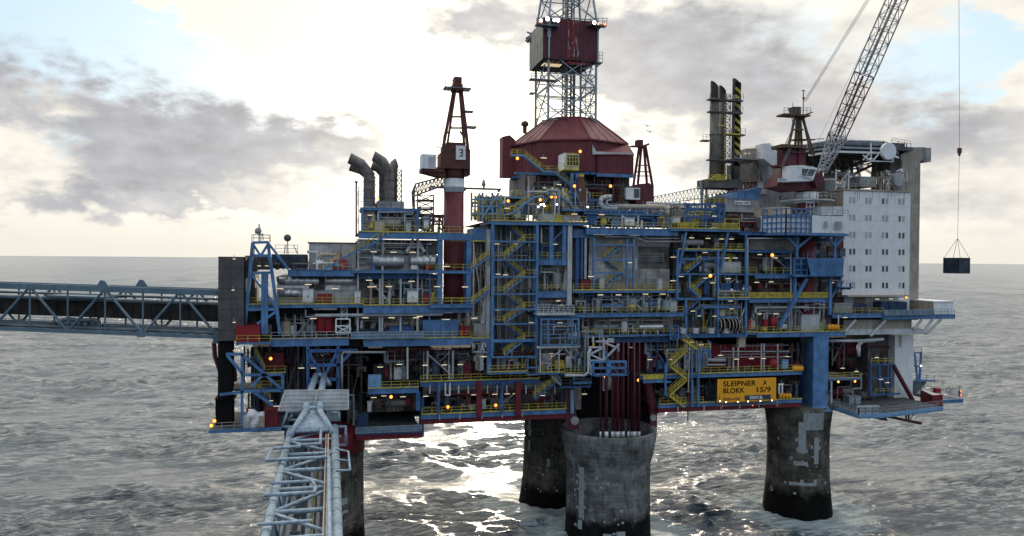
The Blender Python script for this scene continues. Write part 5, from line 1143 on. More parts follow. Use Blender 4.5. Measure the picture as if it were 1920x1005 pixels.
def reel(px, py, y_, r, w):
    c_ = P(px, py, y_); t = thing('hose_reel', '', 'hose reel', c_, 'hose reels on the lower braced section'); mb = MB(); mb.lathe(c_, [(r*.35, -w/2), (r, -w/2), (r, -w/2+.1), (r*.55, -w/2+.1), (r*.55, w/2-.1), (r, w/2-.1), (r, w/2), (r*.35, w/2)], 28, axis='X'); mb.build('drum', 'black', t)
    f = MB(); 
    for sx in (-w/2, w/2):
        pts = [c_+Vector((sx, math.cos(a_)*r, math.sin(a_)*r)) for a_ in [2*math.pi*k/20 for k in range(21)]]
        for p_, q_ in zip(pts, pts[1:]): f.tube(p_, q_, .09, 6)
        for k in range(6): a_ = math.pi*k/3; f.bar(c_+Vector((sx, 0, 0)), c_+Vector((sx, math.cos(a_)*r, math.sin(a_)*r)), .06)
    f.build('rim', 'beige', t); s_ = MB(); s_.bar(c_+Vector((-w/2-.2, 0, 0)), c_+Vector((-w/2-.2, 0, -r-.4)), .15); s_.bar(c_+Vector((w/2+.2, 0, 0)), c_+Vector((w/2+.2, 0, -r-.4)), .15); s_.build('stand', 'grey', t); later(t, 'black hose reel with pale rims', 'on the lower braced section', px)
reel(1350, 609, -.2, 1.25, .7); reel(1366, 609, -.2, 1.2, .7); reel(1378, 609, -.2, 1.2, .6)
for px in (1282, 1306, 1335, 1363): o = cabinet('', px-5, 616, px+5, 626, -.8, .8, 'grey_light', doors=1, hood=False); later(o, 'small pale box', 'along the foot of the hose reels', px)
for i, dx in enumerate((0, 11)):
    pipe('blue bent pipe', 'above the hose reels', [(1305+dx, 600, -.3), (1305+dx, 579+i*2, -.3), (1312+dx, 575+i*2, -.3), (1388, 575+i*2, -.3)], .16, 'blue')
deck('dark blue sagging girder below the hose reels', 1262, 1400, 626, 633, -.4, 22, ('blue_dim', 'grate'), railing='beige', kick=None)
for px, py in ((1296.8, 445.5), (1327.5, 446.6), (1353, 447.7), (1371.5, 447.7), (1277, 518), (1323, 521), (1335.8, 530), (1299.6, 582.8), (1312, 592), (1363, 483.4), (1378.4, 483.4), (1366, 522), (1370, 564), (1371.5, 578.4), (1340.8, 592.4), (1339.4, 404.8), (1338, 385.9), (1322, 473)): strip(px, py, 'on the blue braced section', .3 if py > 420 else 1.2, 1.2)
# ---- section between braced frame and crane
wall('weathered dark module between braced section and crane', 1398, 434, 1560, 632, 5, 18, ('clad_warm', 'clad_dark', 'clad_dark'), seed=90, pw=3, ph=2.6, rough=.2)
wall('corrugated drab band wall under the roof, left of crane', 1406, 446, 1500, 469, 2.2, 3, ('clad_warm', 'clad_warm', 'clad_dark'), seed=91, pw=.7, ph=4)
deck('blue beam under the corrugated band wall', 1400, 1490, 468, 474, 1, 4, ('blue_dim', 'grate'), kick=None, railing=None)
deck('blue level edge with yellow rail, left of the blue tub', 1416, 1488, 513, 522, 0, 10, kick=None, railspan=[(1436, 1486)])
deck('blue deep deck behind the long yellow panel', 1405, 1556, 558.5, 567, -.1, 14, kick=None, railing=None)
t = thing('bar_fence', 'long solid yellow railing panel on the deep blue deck', 'railing', P(1480, 558, -.2)); mb = MB(); mb.pbox(1405, 548, 1554, 549.2, -.3, .1)
for i in range(76): mb.pbox(1405.3+i*1.97, 549, 1406.5+i*1.97, 557.8, -.28, .05)
mb.pbox(1405, 557, 1554, 558.4, -.3, .1); mb.build('bars', 'yellow', t)
deck('long blue main deck girder right of the hose reels', 1420, 1584, 622.5, 631.5, 0, 34); deck('narrow blue end of the right main deck girder', 1391, 1421, 622.5, 627.5, .1, 20)
for (b_, d_, n_, w_) in ((474, 513, 22, 'above the left rail of the blue tub'), (524, 548, 18, 'above the long yellow panel'), (568, 621, 40, 'over the right main deck girder')):
    clutter(1403, b_, 1500 if b_ < 560 else 1548, d_, 1.2, 4.2, n_, w_, 'low' if b_ != 568 else 'upper', int(b_), 'pphvlcwd')
for a_, b_, c_, d_, y_ in ((1402, 447, 1402, 541, .2), (1397, 512, 1397, 622, .2), (1403, 447, 1500, 447, .2), (1483, 484, 1471, 484, 0), (1483, 484, 1483, 622, .0), (1441, 577, 1552, 577, .6), (1572, 590, 1572, 622, -.2), (1390, 566, 1390, 622, 1)):
    pipe('thin pale straight pipe', 'left of the crane and under it', [(a_, b_, y_), (c_, d_, y_)], .12, 'grey_light', 8)
mb = MB(); mb.bar(P(1512, 522, -.5), P(1462, 612, -.5), .6); solo('brace', 'long blue raking brace crossing below the blue tub', 'brace', mb, 'blue')
for px in (1490, 1556): o = post('', px, 519, 560 if px == 1490 else 590, -.4, .55, 'blue'); later(o, 'blue square column', 'under the blue tub', px)
brace('blue short diagonal', 'under the right end of the blue tub', [(1578, 520), (1560, 558)], -.4, .2)
container('pale grey container on the right main deck', 1503, 590, 1537, 621, 1, 3, 'grey_light')
cabinet('slim red cabinet right of the hose reels', 1402, 602, 1408, 620, .8, .8, 'red', doors=1); cabinet('red square box with yellow foot right of the hose reels', 1432, 600, 1440, 613, .8, .8, 'red', doors=1); cabinet('yellow box under the red square box', 1431, 614, 1439, 621, .6, .8, 'yellow', doors=1, hood=False)
mb = MB(); c0 = P(1450, 615, .9); mb.lathe(c0, [(.3, 0), (.7, .2), (.75, 1.2), (.7, 1.9), (.3, 2.2)], 18); solo('red_tank', 'round red tank on the right main deck', 'tank', mb, 'red', None, True)
for i in range(4):
    mb = MB(); mb.lathe(P(1555+i*5.2, 619, -.1), [(.1, 0), (.3, .15), (.36, .6), (.3, .95), (.1, 1.15)], 12); o = solo('lifebuoy_drum', '', 'drum', mb, 'signyellow', 'orange drums on the right main deck', True); later(o, 'small orange yellow drum', 'on the right main deck edge', 1555+i)
t = thing('tangled_hose', 'bright green coiled hose heap beside the pale container', 'hose', P(1538, 620, .3)); mb = MB(); rr = random.Random(2); q = P(1533, 619, .3)
for i in range(26):
    w = q+Vector((rr.uniform(-.5, .6), rr.uniform(-.1, .1), rr.uniform(-.5, .5))); w.x = min(max(w.x, P(1531, 619, .3).x), P(1545, 619, .3).x); w.z = min(max(w.z, P(1538, 621, .3).z), P(1538, 606, .3).z); mb.tube(q, w, .09, 6); q = w
mb.build('coil', 'green', t)
for px, py in ((1424.4, 477), (1454, 483), (1418.9, 529), (1446, 528), (1559.6, 529.7), (1424.4, 588), (1455, 588), (1476.5, 588), (1584.7, 594.9)): strip(px, py, 'between the braced section and the white block', .2, 1.2)
for px, py in ((1447.6, 478.4), (1331.6, 517)): flood(px, py, 'on the upper right facade', 0, .42)
# three tall stacks
def stackpipe(label, c, w, top, bot, y_, striped=False, dark=12):
    t = thing('tall_stack', label, 'exhaust stack', P(c, bot, y_), 'tall upright exhaust stacks'); x = P(c, 250, y_).x; r = (P(c+w/2, 250, y_).x-P(c-w/2, 250, y_).x)/2; z0, z1 = P(c, bot, y_).z, P(c, top, y_).z
    zd = P(c, top+dark*2.7, y_).z; mb = MB(); mb.lathe((x, y_, 0), [(r, z0), (r, zd)], 28); mb.build('duct', 'stack', t, True)
    mb = MB(); n = 28; rr = r*.92; vs = [(x+math.cos(2*math.pi*k/n)*rr, y_+math.sin(2*math.pi*k/n)*rr, zd+.01) for k in range(n)]+[(x+math.cos(2*math.pi*k/n)*rr, y_+math.sin(2*math.pi*k/n)*rr, z1-.75+(-math.cos(2*math.pi*k/n))*.75) for k in range(n)]
    mb.add(vs, [(k, (k+1) % n, n+(k+1) % n, n+k) for k in range(n)]+[tuple(range(n, 2*n))]); mb.build('sooty_tip', 'soot', t, True)
    if striped:
        mb = MB(); zs0, zs1 = P(c, 312, y_).z, P(c, 170, y_).z; q = zs0; a0, a1 = math.radians(-135), math.radians(-25)
        while q < zs1-.6:
            m_ = 8; vs = []
            for i in range(m_+1):
                a_ = a0+(a1-a0)*i/m_; sl = -i/m_*1.3+1.3
                for zz in (q+sl, q+sl+.75): vs.append((x+math.cos(a_)*(r+.03), y_+math.sin(a_)*(r+.03), zz))
            mb.add(vs, [(i*2, i*2+2, i*2+3, i*2+1) for i in range(m_)]); q += 1.62
        mb.build('yellow_stripes', 'yellow', t)
        mb = MB(); vs = []; m_ = 8
        for i in range(m_+1):
            a_ = a0+(a1-a0)*i/m_
            for zz in (zs0, zs1+1.6): vs.append((x+math.cos(a_)*(r+.015), y_+math.sin(a_)*(r+.015), zz))
        mb.add(vs, [(i*2, i*2+2, i*2+3, i*2+1) for i in range(m_)]); mb.build('black_backing', 'black', t)
    mb = MB()
    for py in (187, 210, 253, 300):
        z = P(c, py, y_).z; mb.lathe((x, y_, z), [(r*1.12, -.12), (r*1.12, .12)], 24)
    mb.build('bands', 'grey_dark', t)
stackpipe('left and widest tall stack, plain sooty grey', 1339, 15, 152, 340, 14)
stackpipe('short middle tall stack behind its neighbours', 1354, 13, 160, 340, 17)
stackpipe('tallest stack with yellow and black slanted stripes', 1380, 15, 147, 340, 15, True)
t = thing('ladder_tower', 'dark ladder tower with platforms between the tall stacks', 'tower', P(1363, 340, 14)); mb = MB()
lattice(mb, [P(1359, 338, 13.5), P(1369, 338, 13.5), P(1369, 338, 15.5), P(1359, 338, 15.5)], [P(1359, 178, 13.5), P(1369, 178, 13.5), P(1369, 178, 15.5), P(1359, 178, 15.5)], 14, .1, .07); mb.build('lattice', 'galv_dark', t)
mb = MB()
for a_, c_, py in ((1331, 1394, 186), (1331, 1393, 209), (1318, 1332, 262), (1362, 1398, 251), (1330, 1391, 299)): mb.pbox(a_, py, c_, py+2.4, 12.6, 1.4); rail(mb, [P(a_, py, 12.6), P(c_, py, 12.6)], sp=1, r=.035)
mb.build('platforms', 'grey_dark', t); mb = MB(); mb.pbox(1361, 250, 1392, 252.5, 12.4, .2); mb.pbox(1347, 234, 1360, 236, 12.4, .4)
for i in range(26): mb.pbox(1358.5, 190+i*5.6, 1361.2, 192.8+i*5.6, 13.1, .2)
mb.build('yellow_edges', 'yellow', t)
t = thing('stack_foot', 'yellow railed dark machinery at the foot of the tall stacks', 'platform', P(1350, 345, 12)); mb = MB(); mb.pbox(1328, 336, 1392, 352, 12.5, 5); mb.build('base', 'clad_dark', t); mb = MB(); mb.prism([P(1330, 338, 12.3), P(1362, 338, 12.3), P(1355, 328, 12.3), P(1345, 326, 12.3)], (0, .6, 0)); rail(mb, [P(1328, 338, 12.2), P(1370, 338, 12.2)], r=.06, sp=.8); mb.build('yellow_guard', 'yellow', t)
# big grey tank house with a blue tarpaulin
wall('plain grey house half covered with blue tarpaulin', 1360, 368, 1424, 398, 8, 9, ('grey', 'grey', 'clad_dark'), seed=95, pw=20, ph=8); wall('dark base of the tarpaulin covered grey house', 1362, 397, 1424, 418, 9, 9, ('clad_dark', 'grey_dark', 'black'), seed=96)
t = thing('tarpaulin', 'blue tarpaulin draped over the plain grey house', 'tarpaulin', P(1403, 372, 8)); mb = MB(); mb.prism([P(1383, 373, 7.8), P(1424, 374, 7.8), P(1424, 351, 7.8), P(1404, 356, 7.8), P(1383, 358, 7.8)], (0, 9, 0)); mb.build('sheet', 'blue', t)
mb = MB(); mb.prism([P(1364, 372, 7.85), P(1382.6, 372.5, 7.85), P(1382.6, 360, 7.85), P(1364, 365, 7.85)], (0, 8, 0)); solo('tarpaulin', 'pale tarpaulin piece left of the blue one', 'tarpaulin', mb, 'blue_pale')
def text(body, size, loc, m, parent, name, sx=1.0, depth=.02, sp=1.0, bold=0.0):
    c_ = bpy.data.curves.new(name, 'FONT'); c_.body = body; c_.size = size; c_.extrude = depth; c_.offset = bold; c_.space_character = sp
    o = bpy.data.objects.new(name, c_); COL.objects.link(o); o.rotation_euler = (math.pi/2, 0, 0); bpy.context.view_layer.update()
    dg = bpy.context.evaluated_depsgraph_get(); me = bpy.data.meshes.new_from_object(o.evaluated_get(dg)); bpy.data.objects.remove(o)
    n = bpy.data.objects.new(name, me); COL.objects.link(n); me.materials.clear(); me.materials.append(MATS[m]); n.rotation_euler = (math.pi/2, 0, 0); n.scale = (sx, 1, 1)
    n.location = Vector(loc)-(parent.location if parent else Vector()); n.parent = parent; return n
t = thing('name_board', 'small white lettered board on the plain grey house', 'sign', P(1392, 384, 7.8)); mb = MB(); mb.pbox(1377, 377, 1407, 383.6, 7.7, .1); mb.build('board', 'white', t); mb = MB(); [mb.pbox(1378.6+i*1.9, 379.4, 1380.0+i*1.9, 381.6, 7.66, .03) for i in range(14) if i != 8]; mb.build('illegible_lettering', 'navy', t)
container('beige crate on the roof left of the crane house', 1424, 390, 1434, 410, 2, 2, 'beige')
clutter(1362, 400, 1432, 432, 1.5, 7, 22, 'below the plain grey house', 'low', 97, 'pphvlcd')
container('navy tank box on the roof left of the crane', 1402, 411, 1434, 426, 3, 3, 'navy')
deck('dim blue roof edge left of the big crane', 1386, 1440, 434, 441, .4, 20, ('blue_dim', 'grate'), kick=None, railing=None)
# ================================================================= LOWER DECKS
def shade_wall(label, a, b, c, d, y, dep=8, m=('black', 'soot', 'black'), seed=1, **k): return wall(label, a, b, c, d, y, dep, m, seed=seed, cat='module', **k)  # deep shade behind the lower bays put into near-black wall colours
shade_wall('shade-painted black back wall low behind the footbridge landing', 470, 649, 690, 806, 16, 14, ('black', 'soot', 'black'), 101)
shade_wall('shade-painted black back wall low in the middle of the platform', 690, 649, 1095, 776, 17, 14, ('black', 'soot', 'black'), 102)
shade_wall('shade-painted black back wall behind the red riser pipes', 1085, 632, 1228, 806, cN[1]+9.5, 4, ('black', 'black', 'black'), 103)
shade_wall('shade-painted black back wall low right behind the name sign', 1230, 632, 1520, 756, 14, 14, ('black', 'soot', 'black'), 104)
wall('dark red long module hanging under the main deck', 722, 656, 905, 680, 8, 8, ('red_dark', 'red_dark', 'black'), seed=105, pw=5, ph=6)
wall('dim drab module under the dark red one, centre left', 700, 678, 1080, 714, 9, 7, ('clad_warm', 'clad_dark', 'black'), seed=106, pw=3.2, ph=2.2, louvre=[(766, 686, 779, 695), (786, 686, 800, 695)])
wall('dim insulated module on the lowest deck, centre left', 792, 722, 1090, 774, 5, 8, ('clad', 'clad_warm', 'black'), seed=107, pw=3, ph=2.0, louvre=[(818, 742, 868, 748), (912, 742, 926, 747)])
wall('dim insulated module on the lowest deck left of the ledge', 694, 740, 780, 772, 6, 8, ('clad_warm', 'clad_dark', 'black'), seed=108)
wall('dark red wall panels right of the riser pipes', 1200, 644, 1345, 702, 7, 5, ('red_dark', 'red_dark', 'black'), seed=109, pw=4, ph=4)
wall('bright dark red module above the name sign', 1333, 645, 1470, 697, 6, 6, ('red', 'maroon', 'black'), seed=110, pw=4.6, ph=7)
deck('blue low deck with yellow rail, left of the long low deck', 690, 785, 727.5, 738, -.5, 14, railspan=[(716, 785)])
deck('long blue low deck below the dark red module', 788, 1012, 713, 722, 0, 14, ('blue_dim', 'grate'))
deck('lowest blue deck with red keel, centre left', 790, 1062, 772, 781, -.2, 18, red=True)
deck('cantilevered lowest ledge carrying the pale barrier rack', 668, 790, 810, 814, -3, 18, ('blue_dim', 'grate'), kick=None, railing=None, red=True)
deck('blue lowest left deck with white and beige tanks', 391, 528, 804, 810, -3, 14, ('blue', 'grate'), kick=None, railing='beige', railspan=[(391, 486)])
deck('blue low deck above the name sign', 1200, 1504, 699.5, 707, 0, 14, railspan=[(1316, 1504)])
deck('lowest blue deck with red keel beside the name sign', 1236, 1504, 753, 760, -.2, 18, red=True, railspan=[(1236, 1320)])
t = thing('solid_fence', 'solid yellow panel right of the riser pipes', 'railing', P(1225, 712, -.2)); mb = MB(); mb.pbox(1206, 703, 1245, 711, -.4, .1); mb.build('panel', 'yellow', t); mb = MB(); mb.pbox(1206, 712, 1246, 718, -.4, .4); mb.build('sill', 'blue', t)
mb = MB(); mb.pbox(790, 745, 795, 820, 2, 4); mb.pbox(780, 735, 788, 770, -.4, .6); solo('column', 'blue column between the two low decks', 'column', mb, 'blue_dim')
# lower-left blue framework
t = thing('truss', 'blue triangulated framework low at the left end', 'frame', P(490, 805, -1)); mb = MB()
for p_, q_ in (((424, 664), (454, 664)), ((454, 663), (454, 804)), ((530, 703), (531, 733)), ((454, 703), (530, 702)), ((412, 740), (454, 735)), ((454, 734), (531, 732)), ((454, 664), (530, 731)), ((496, 700), (470, 726)), ((426, 666), (454, 700)), ((476, 735), (512, 760))): mb.bar(P(*p_, -1), P(*q_, -1), .42)
mb.build('members', 'blue', t)
t = thing('bridge_portal', 'blue goalpost frame where the footbridge meets the platform', 'frame', P(605, 731, 0)); mb = MB()
for p_, q_ in (((577, 649), (577, 731)), ((634, 649), (634, 731)), ((576, 658), (671, 657)), ((577, 685), (640, 684)), ((577, 711), (634, 711)), ((580, 662), (601, 700)), ((632, 660), (611, 700)), ((636, 684), (660, 658))): mb.bar(P(*p_, .2), P(*q_, .2), .5)
mb.build('members', 'blue_dim', t)
deck('blue walkway high in the left framework', 424, 530, 728, 733, 3, 6, ('blue_dim', 'grate'), kick=None)
deck('yellow railed landing below the orange lamp, left', 494, 536, 699, 702, 2.5, 4, ('blue_dim', 'grate'))
stair('inside the left blue framework', 478, 664, 496, 698, 2, stringer='blue_dim', noun='dull yellow stair'); stair('inside the left blue framework', 478, 730, 506, 752, 2, stringer='blue_dim', noun='dull yellow stair')
mb = MB(); mb.pbox(497, 662, 532, 690, 4, 3); solo('module', 'dark red block lit by an orange lamp, low left', 'module', mb, 'red_dark')
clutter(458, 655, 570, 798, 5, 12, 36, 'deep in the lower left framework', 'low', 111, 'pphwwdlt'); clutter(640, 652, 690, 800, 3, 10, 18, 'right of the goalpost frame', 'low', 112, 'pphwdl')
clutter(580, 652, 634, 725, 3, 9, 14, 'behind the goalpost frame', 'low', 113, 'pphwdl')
pipe('pale bent pipe', 'between goalpost frame and low deck', [(641, 728, 0), (641, 665, 0), (645, 660.5, 0), (722, 660.5, 0)], .2, 'grey')
container('dark red container behind the white sack, lowest left deck', 496, 768, 521, 805, -2.6, 2.4, 'red_dark')
cabinet('white square tank on the lowest left deck', 456, 781, 468, 803, -2.6, 1.3, 'grey_light', doors=1, hood=False); cabinet('beige square tank beside the red container, lowest deck', 485, 781, 496, 802, -2.8, 1.2, 'beige', doors=1, hood=False)
mb = MB(); rr = random.Random(4); c_ = P(484, 786, -1.2)
for i in range(9): mb.ball(c_+Vector((rr.uniform(-1, 1), rr.uniform(-.4, .4), rr.uniform(-1.3, .9))), rr.uniform(.7, 1.0), 10)
solo('bulk_sack', 'large white bulging sack on the lowest left deck', 'sack', mb, 'white', None, True)
for px, py, y_ in ((507.5, 672.3, 3.5), (402, 789, -3), (396.3, 798, -3.1), (733.3, 744, -.6), (839.8, 763, .3), (929.4, 759.8, .3), (1196.8, 712.6, 2), (1134.7, 705.6, -3), (1698.6, 557.4, 4)): flood(px, py, 'on the lower and outer decks', y_, .34)
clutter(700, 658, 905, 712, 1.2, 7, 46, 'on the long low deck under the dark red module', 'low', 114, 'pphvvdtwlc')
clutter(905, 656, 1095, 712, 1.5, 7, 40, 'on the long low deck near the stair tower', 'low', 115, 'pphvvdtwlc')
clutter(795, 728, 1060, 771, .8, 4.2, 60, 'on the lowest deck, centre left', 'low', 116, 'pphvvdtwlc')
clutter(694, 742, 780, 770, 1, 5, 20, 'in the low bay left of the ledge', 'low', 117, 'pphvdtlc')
cabinet('blue cupboard at the left end of the low deck', 690.5, 704, 715, 728, -.2, 1.4, 'blue_pale', doors=2, hood=False); cabinet('white tall cabinet on the low deck under dark red module', 739, 690, 760, 712, 2, 1, 'grey_light', doors=2); cabinet('white tall cabinet on the lowest deck between the columns', 900, 749, 911, 768, .6, 1, 'grey_light', doors=2); cabinet('slim white cabinet low left near the ledge', 689, 754, 697, 773, .6, .8, 'grey_light', doors=1); cabinet('dark red cabinet on the lowest deck, centre left', 873.5, 741, 881, 760, 1.2, .8, 'red_dark', doors=1); cabinet('low pale box on the lowest deck beside a column', 879, 760, 892, 769, .4, .8, 'grey', doors=1)
container('dark blue skip on the cantilevered ledge', 672, 780, 690, 799, -2.6, 2, 'navy')
for a_, m_, c_ in ((898, 'red_dark', 781), (971, 'red_dark', 778), (822, 'blue_dim', 775), (941, 'blue_dim', 775)): o = MB(); o.bar(P(a_, 716, -.35), P(a_, c_, -.35), .9 if m_ == 'red_dark' else .45); o = solo('column', '', 'column', o, m_); later(o, 'dark red column' if m_ == 'red_dark' else 'dull blue column', 'crossing the lowest centre left deck', a_)
c0 = P(793, 727, 2); L_ = P(1056, 727, 2).x-c0.x; mb = MB(); q = 0; prof = [(.75, 0)]
while q < L_-2: prof += [(.75, q+1.8), (.8, q+1.82), (.8, q+1.95), (.75, q+1.97)]; q += 2
mb.lathe(c0, prof, 16, axis='X'); solo('pipe', 'very long lagged pipe slung under the long low deck', 'pipe', mb, 'grey', None, True)
for i in range(14): 
    px = 806+i*18; mb = MB(); mb.bar(P(px, 722, .1), P(px, 738, .1), .2); o = solo('hanger_rod', '', 'bracket', mb, 'grey_light'); o['group'] = 'pale hanger rods under the long low deck'; later(o, 'pale hanger rod', 'under the long low deck', px)
mb = MB(); mb.path([P(835, 718, -.3), P(835, 741, -.3), P(844, 741, -.3), P(844, 718, -.3)], .12, 8); solo('pipe', 'pale U-shaped pipe hanging under the long low deck', 'pipe', mb, 'white')
for px in (764, 842, 1076): mb = MB(); mb.bar(P(px, 651 if px == 764 else 684, .4), P(px, 711, .4), .28); o = solo('column', '', 'column', mb, 'grey_light'); later(o, 'slim pale column', 'above the long low deck', px)
mb = MB(); mb.box(P(726, 653, .8).x, P(840, 653, .8).x, .7, .9, P(780, 655, .8).z, P(780, 654, .8).z); mb.pbox(870, 680, 884, 716, 3, 1); solo('girder', 'dark red upright plate near the foot of the stair tower', 'girder', mb, 'red_dark')
for px, py in ((565, 689.6), (588, 689.6), (438.5, 733.5), (471, 767.4), (518, 761), (506.5, 751), (440.6, 657), (748.7, 682.7), (797, 684.3), (833, 683.7), (863, 683), (712.8, 687.7), (798.4, 742.4), (888.6, 739.7), (927.8, 738.7), (951, 738), (966, 737.5), (755.6, 743.4), (719.8, 741.8), (700.9, 744.8), (1017.6, 741), (1095.7, 738.4), (1218.5, 673.8), (1259, 673), (1259.9, 673.4), (1350.8, 665.7), (1381.3, 672.8), (1408.8, 672), (1431.4, 671.6), (1475.4, 668.3), (1314.6, 646), (1464.9, 719.8), (1297, 641)): strip(px, py, 'under the main deck', .6, 1.2)
# stairs and platform left of near leg
stair('left of the red leg bracket', 1003, 748, 1040, 718, -2, stringer='blue_dim', noun='dull yellow stair'); stair('left of the red leg bracket', 1035, 706, 1052, 722, -2.4, stringer='grey', railc='grey', noun='grey stair')
deck('small dark blue platform beside the well bay', 1050, 1108, 724, 727, -2, 4, ('blue_dim', 'grate'), kick=None, railing='galv_dark'); deck('small blue barred platform left of the risers', 1076, 1110, 716, 720, -3.2, 3, kick=None, railing='blue', name='platform', cat='deck')
# leg brackets and collar
t = thing('shaft_bracket', 'dark red bracket with a pale round plug, left on the near leg', 'bracket', P(1078, 805, -1)); mb = MB()
mb.hexa([P(1062, 803, 0), P(1086, 806, 0), P(1086, 806, 2), P(1062, 803, 2), P(1059, 727, 0), P(1073, 727, 0), P(1073, 727, 2), P(1059, 727, 2)]); mb.build('bracket', 'maroon', t)
mb = MB(); c_ = P(1078, 789, -.3); mb.lathe(c_, [(.75, -.05), (.75, .3)], 20, axis='Y'); mb.build('plug', 'grey', t); mb = MB(); mb.tube(P(1073, 775, -.3), P(1072, 730, -.3), .35, 12); mb.build('blue_pipe', 'blue_pale', t)
t = thing('shaft_bracket', 'dark red bracket with a pale round plug, right on the near leg', 'bracket', P(1225, 805, -1)); mb = MB()
mb.hexa([P(1218, 806, 1), P(1232, 801, 1), P(1232, 801, 3), P(1218, 806, 3), P(1219, 772, 1), P(1232, 772, 1), P(1232, 772, 3), P(1219, 772, 3)]); mb.tube(P(1226, 775, 2), P(1213, 715, 2), .9, 16); mb.build('bracket', 'maroon', t); mb = MB(); c_ = P(1225, 783, .9); mb.lathe(c_, [(.6, -.05), (.6, .3)], 20, axis='Y'); mb.build('plug', 'grey', t)
mb = MB(); mb.lathe((cL[0], cL[1], 17.4), [(6.6, 0), (6.6, 3.4), (6.3, 3.5)], 48); solo('shaft_collar', 'red steel collar on top of the left leg', 'collar', mb, 'red_dark', None, True)
# risers in the near leg
for i, (px, r, yy) in enumerate(((1126, .22, -4.5), (1137, .42, -5), (1148, .25, -5), (1158, .50, -4.6), (1169, .25, -5), (1178, .25, -4.2), (1189, .40, -3.6), (1199, .22, -3.6), (1152, .3, 3), (1165, .3, 4), (1184, .3, 4), (1195, .3, 3))):
    t = thing('riser_pipe', '', 'riser pipe', P(px, 812, cN[1]+yy), 'red riser pipes in the near leg'); mb = MB(); r *= .62; mb.tube(P(px, 815, cN[1]+yy), P(px, 640, cN[1]+yy), r, 14); mb.build('pipe', 'maroon', t, True)
    mb = MB(); mb.tube(P(px, 820, cN[1]+yy), P(px, 809, cN[1]+yy), r*1.3, 14); mb.build('white_foot', 'white', t, True); later(t, 'red vertical riser pipe', 'dropping into the open-topped leg', px)
mb = MB(); mb.tube(P(1139, 730, -2), P(1139, 708, -2), .75, 18); mb.tube(P(1139, 708, -2), P(1139, 706, -2), .5, 12); solo('riser_cap_vessel', 'grey cylinder head on the largest left riser pipe', 'vessel', mb, 'grey', None, True)
brace('maroon long diagonal brace', 'right of the riser pipes', [(1208, 714), (1234, 662)], 1.5, .3, 'maroon')
mb = MB(); mb.path([P(1131, 706, -2.6), P(1131, 732, -2.6), P(1135, 732, -2.6)], .12, 8); solo('pipe', 'pale L-shaped pipe beside the riser head', 'pipe', mb, 'grey_light')
mb = MB(); mb.pbox(1178, 643, 1180, 652, 1, .2); mb.pbox(1187, 643, 1189, 652, 1, .2); mb.pbox(1178, 650.5, 1189, 652.5, 1, .2); solo('hanging_cradle', 'small white open frame hanging over the risers', 'frame', mb, 'white')
# tall white ladder trestles and blue crane basket in front of the well bay
t = thing('loading_station', 'white lattice station with pipes and a blue barred basket', 'loading station', P(1135, 703, -6)); mb = MB(); y_ = -5.5
for px in (1097, 1103, 1124, 1130):
    mb.bar(P(px, 618, y_), P(px, 690, y_), .16)
for i in range(26):
    py = 620+i*2.7; mb.bar(P(1097, py, y_), P(1103, py, y_), .08); mb.bar(P(1124, py, y_), P(1130, py, y_), .08)
mb.bar(P(1090, 621, y_), P(1130, 621, y_), .2); mb.build('ladders', 'galv', t)
mb = MB()
for p_, q_ in (((1105, 652), (1105, 676)), ((1132, 652), (1132, 676)), ((1104, 651), (1134, 651)), ((1104, 676), (1134, 676)), ((1106, 664), (1132, 651)), ((1106, 664), (1130, 675)), ((1132, 634), (1132, 651)), ((1117, 640), (1148, 640)), ((1140, 635), (1140, 642)), ((1149, 635), (1149, 642)), ((1140, 636), (1149, 636)), ((1112, 631), (1112, 643)), ((1133, 674), (1161, 645)), ((1135, 643), (1157, 652)), ((1105, 676), (1110, 702)), ((1106, 702), (1113, 692))): mb.bar(P(*p_, y_-.6), P(*q_, y_-.6), .3)
mb.build('white_frame', 'grey_light', t)
mb = MB(); mb.path([P(1109, 655, y_-.8), P(1103, 661, y_-.8), P(1103, 698, y_-.8), (P(1096, 704, y_-.8)), P(1060, 704, y_-1)], .2, 10); mb.path([P(1157, 651, y_-.8), P(1160, 653, y_-.8), P(1160, 659, y_-.8)], .13, 8); mb.build('bent_pipe', 'grey_light', t)
mb = MB()
for py in (678, 690, 702): mb.bar(P(1111, py, y_-1), P(1174, py, y_-1), .36); mb.bar(P(1111, py-.5, y_+1.6), P(1174, py-.5, y_+1.6), .25)
for px in (1112, 1139, 1143, 1173): mb.bar(P(px, 678, y_-1), P(px, 703, y_-1), .36); mb.bar(P(px, 678, y_+1.6), P(px, 703, y_+1.6), .25)
for px in (1150, 1160): mb.bar(P(px, 680, y_-.4), P(px+8, 700, y_-.4), .2)
mb.bar(P(1143, 684, y_-.9), P(1156, 696, y_-.9), .2); mb.bar(P(1134, 655, y_-.8), P(1141, 680, y_-.8), .25); mb.box(P(1112, 703, y_).x, P(1173, 703, y_).x, y_-1, y_+1.6, P(1140, 704, y_).z, P(1140, 703, y_).z); mb.build('basket', 'blue', t)
mb = MB(); mb.pbox(1112, 643, 1115, 650, y_-.7, .4); mb.build('yellow_box', 'yellow', t)
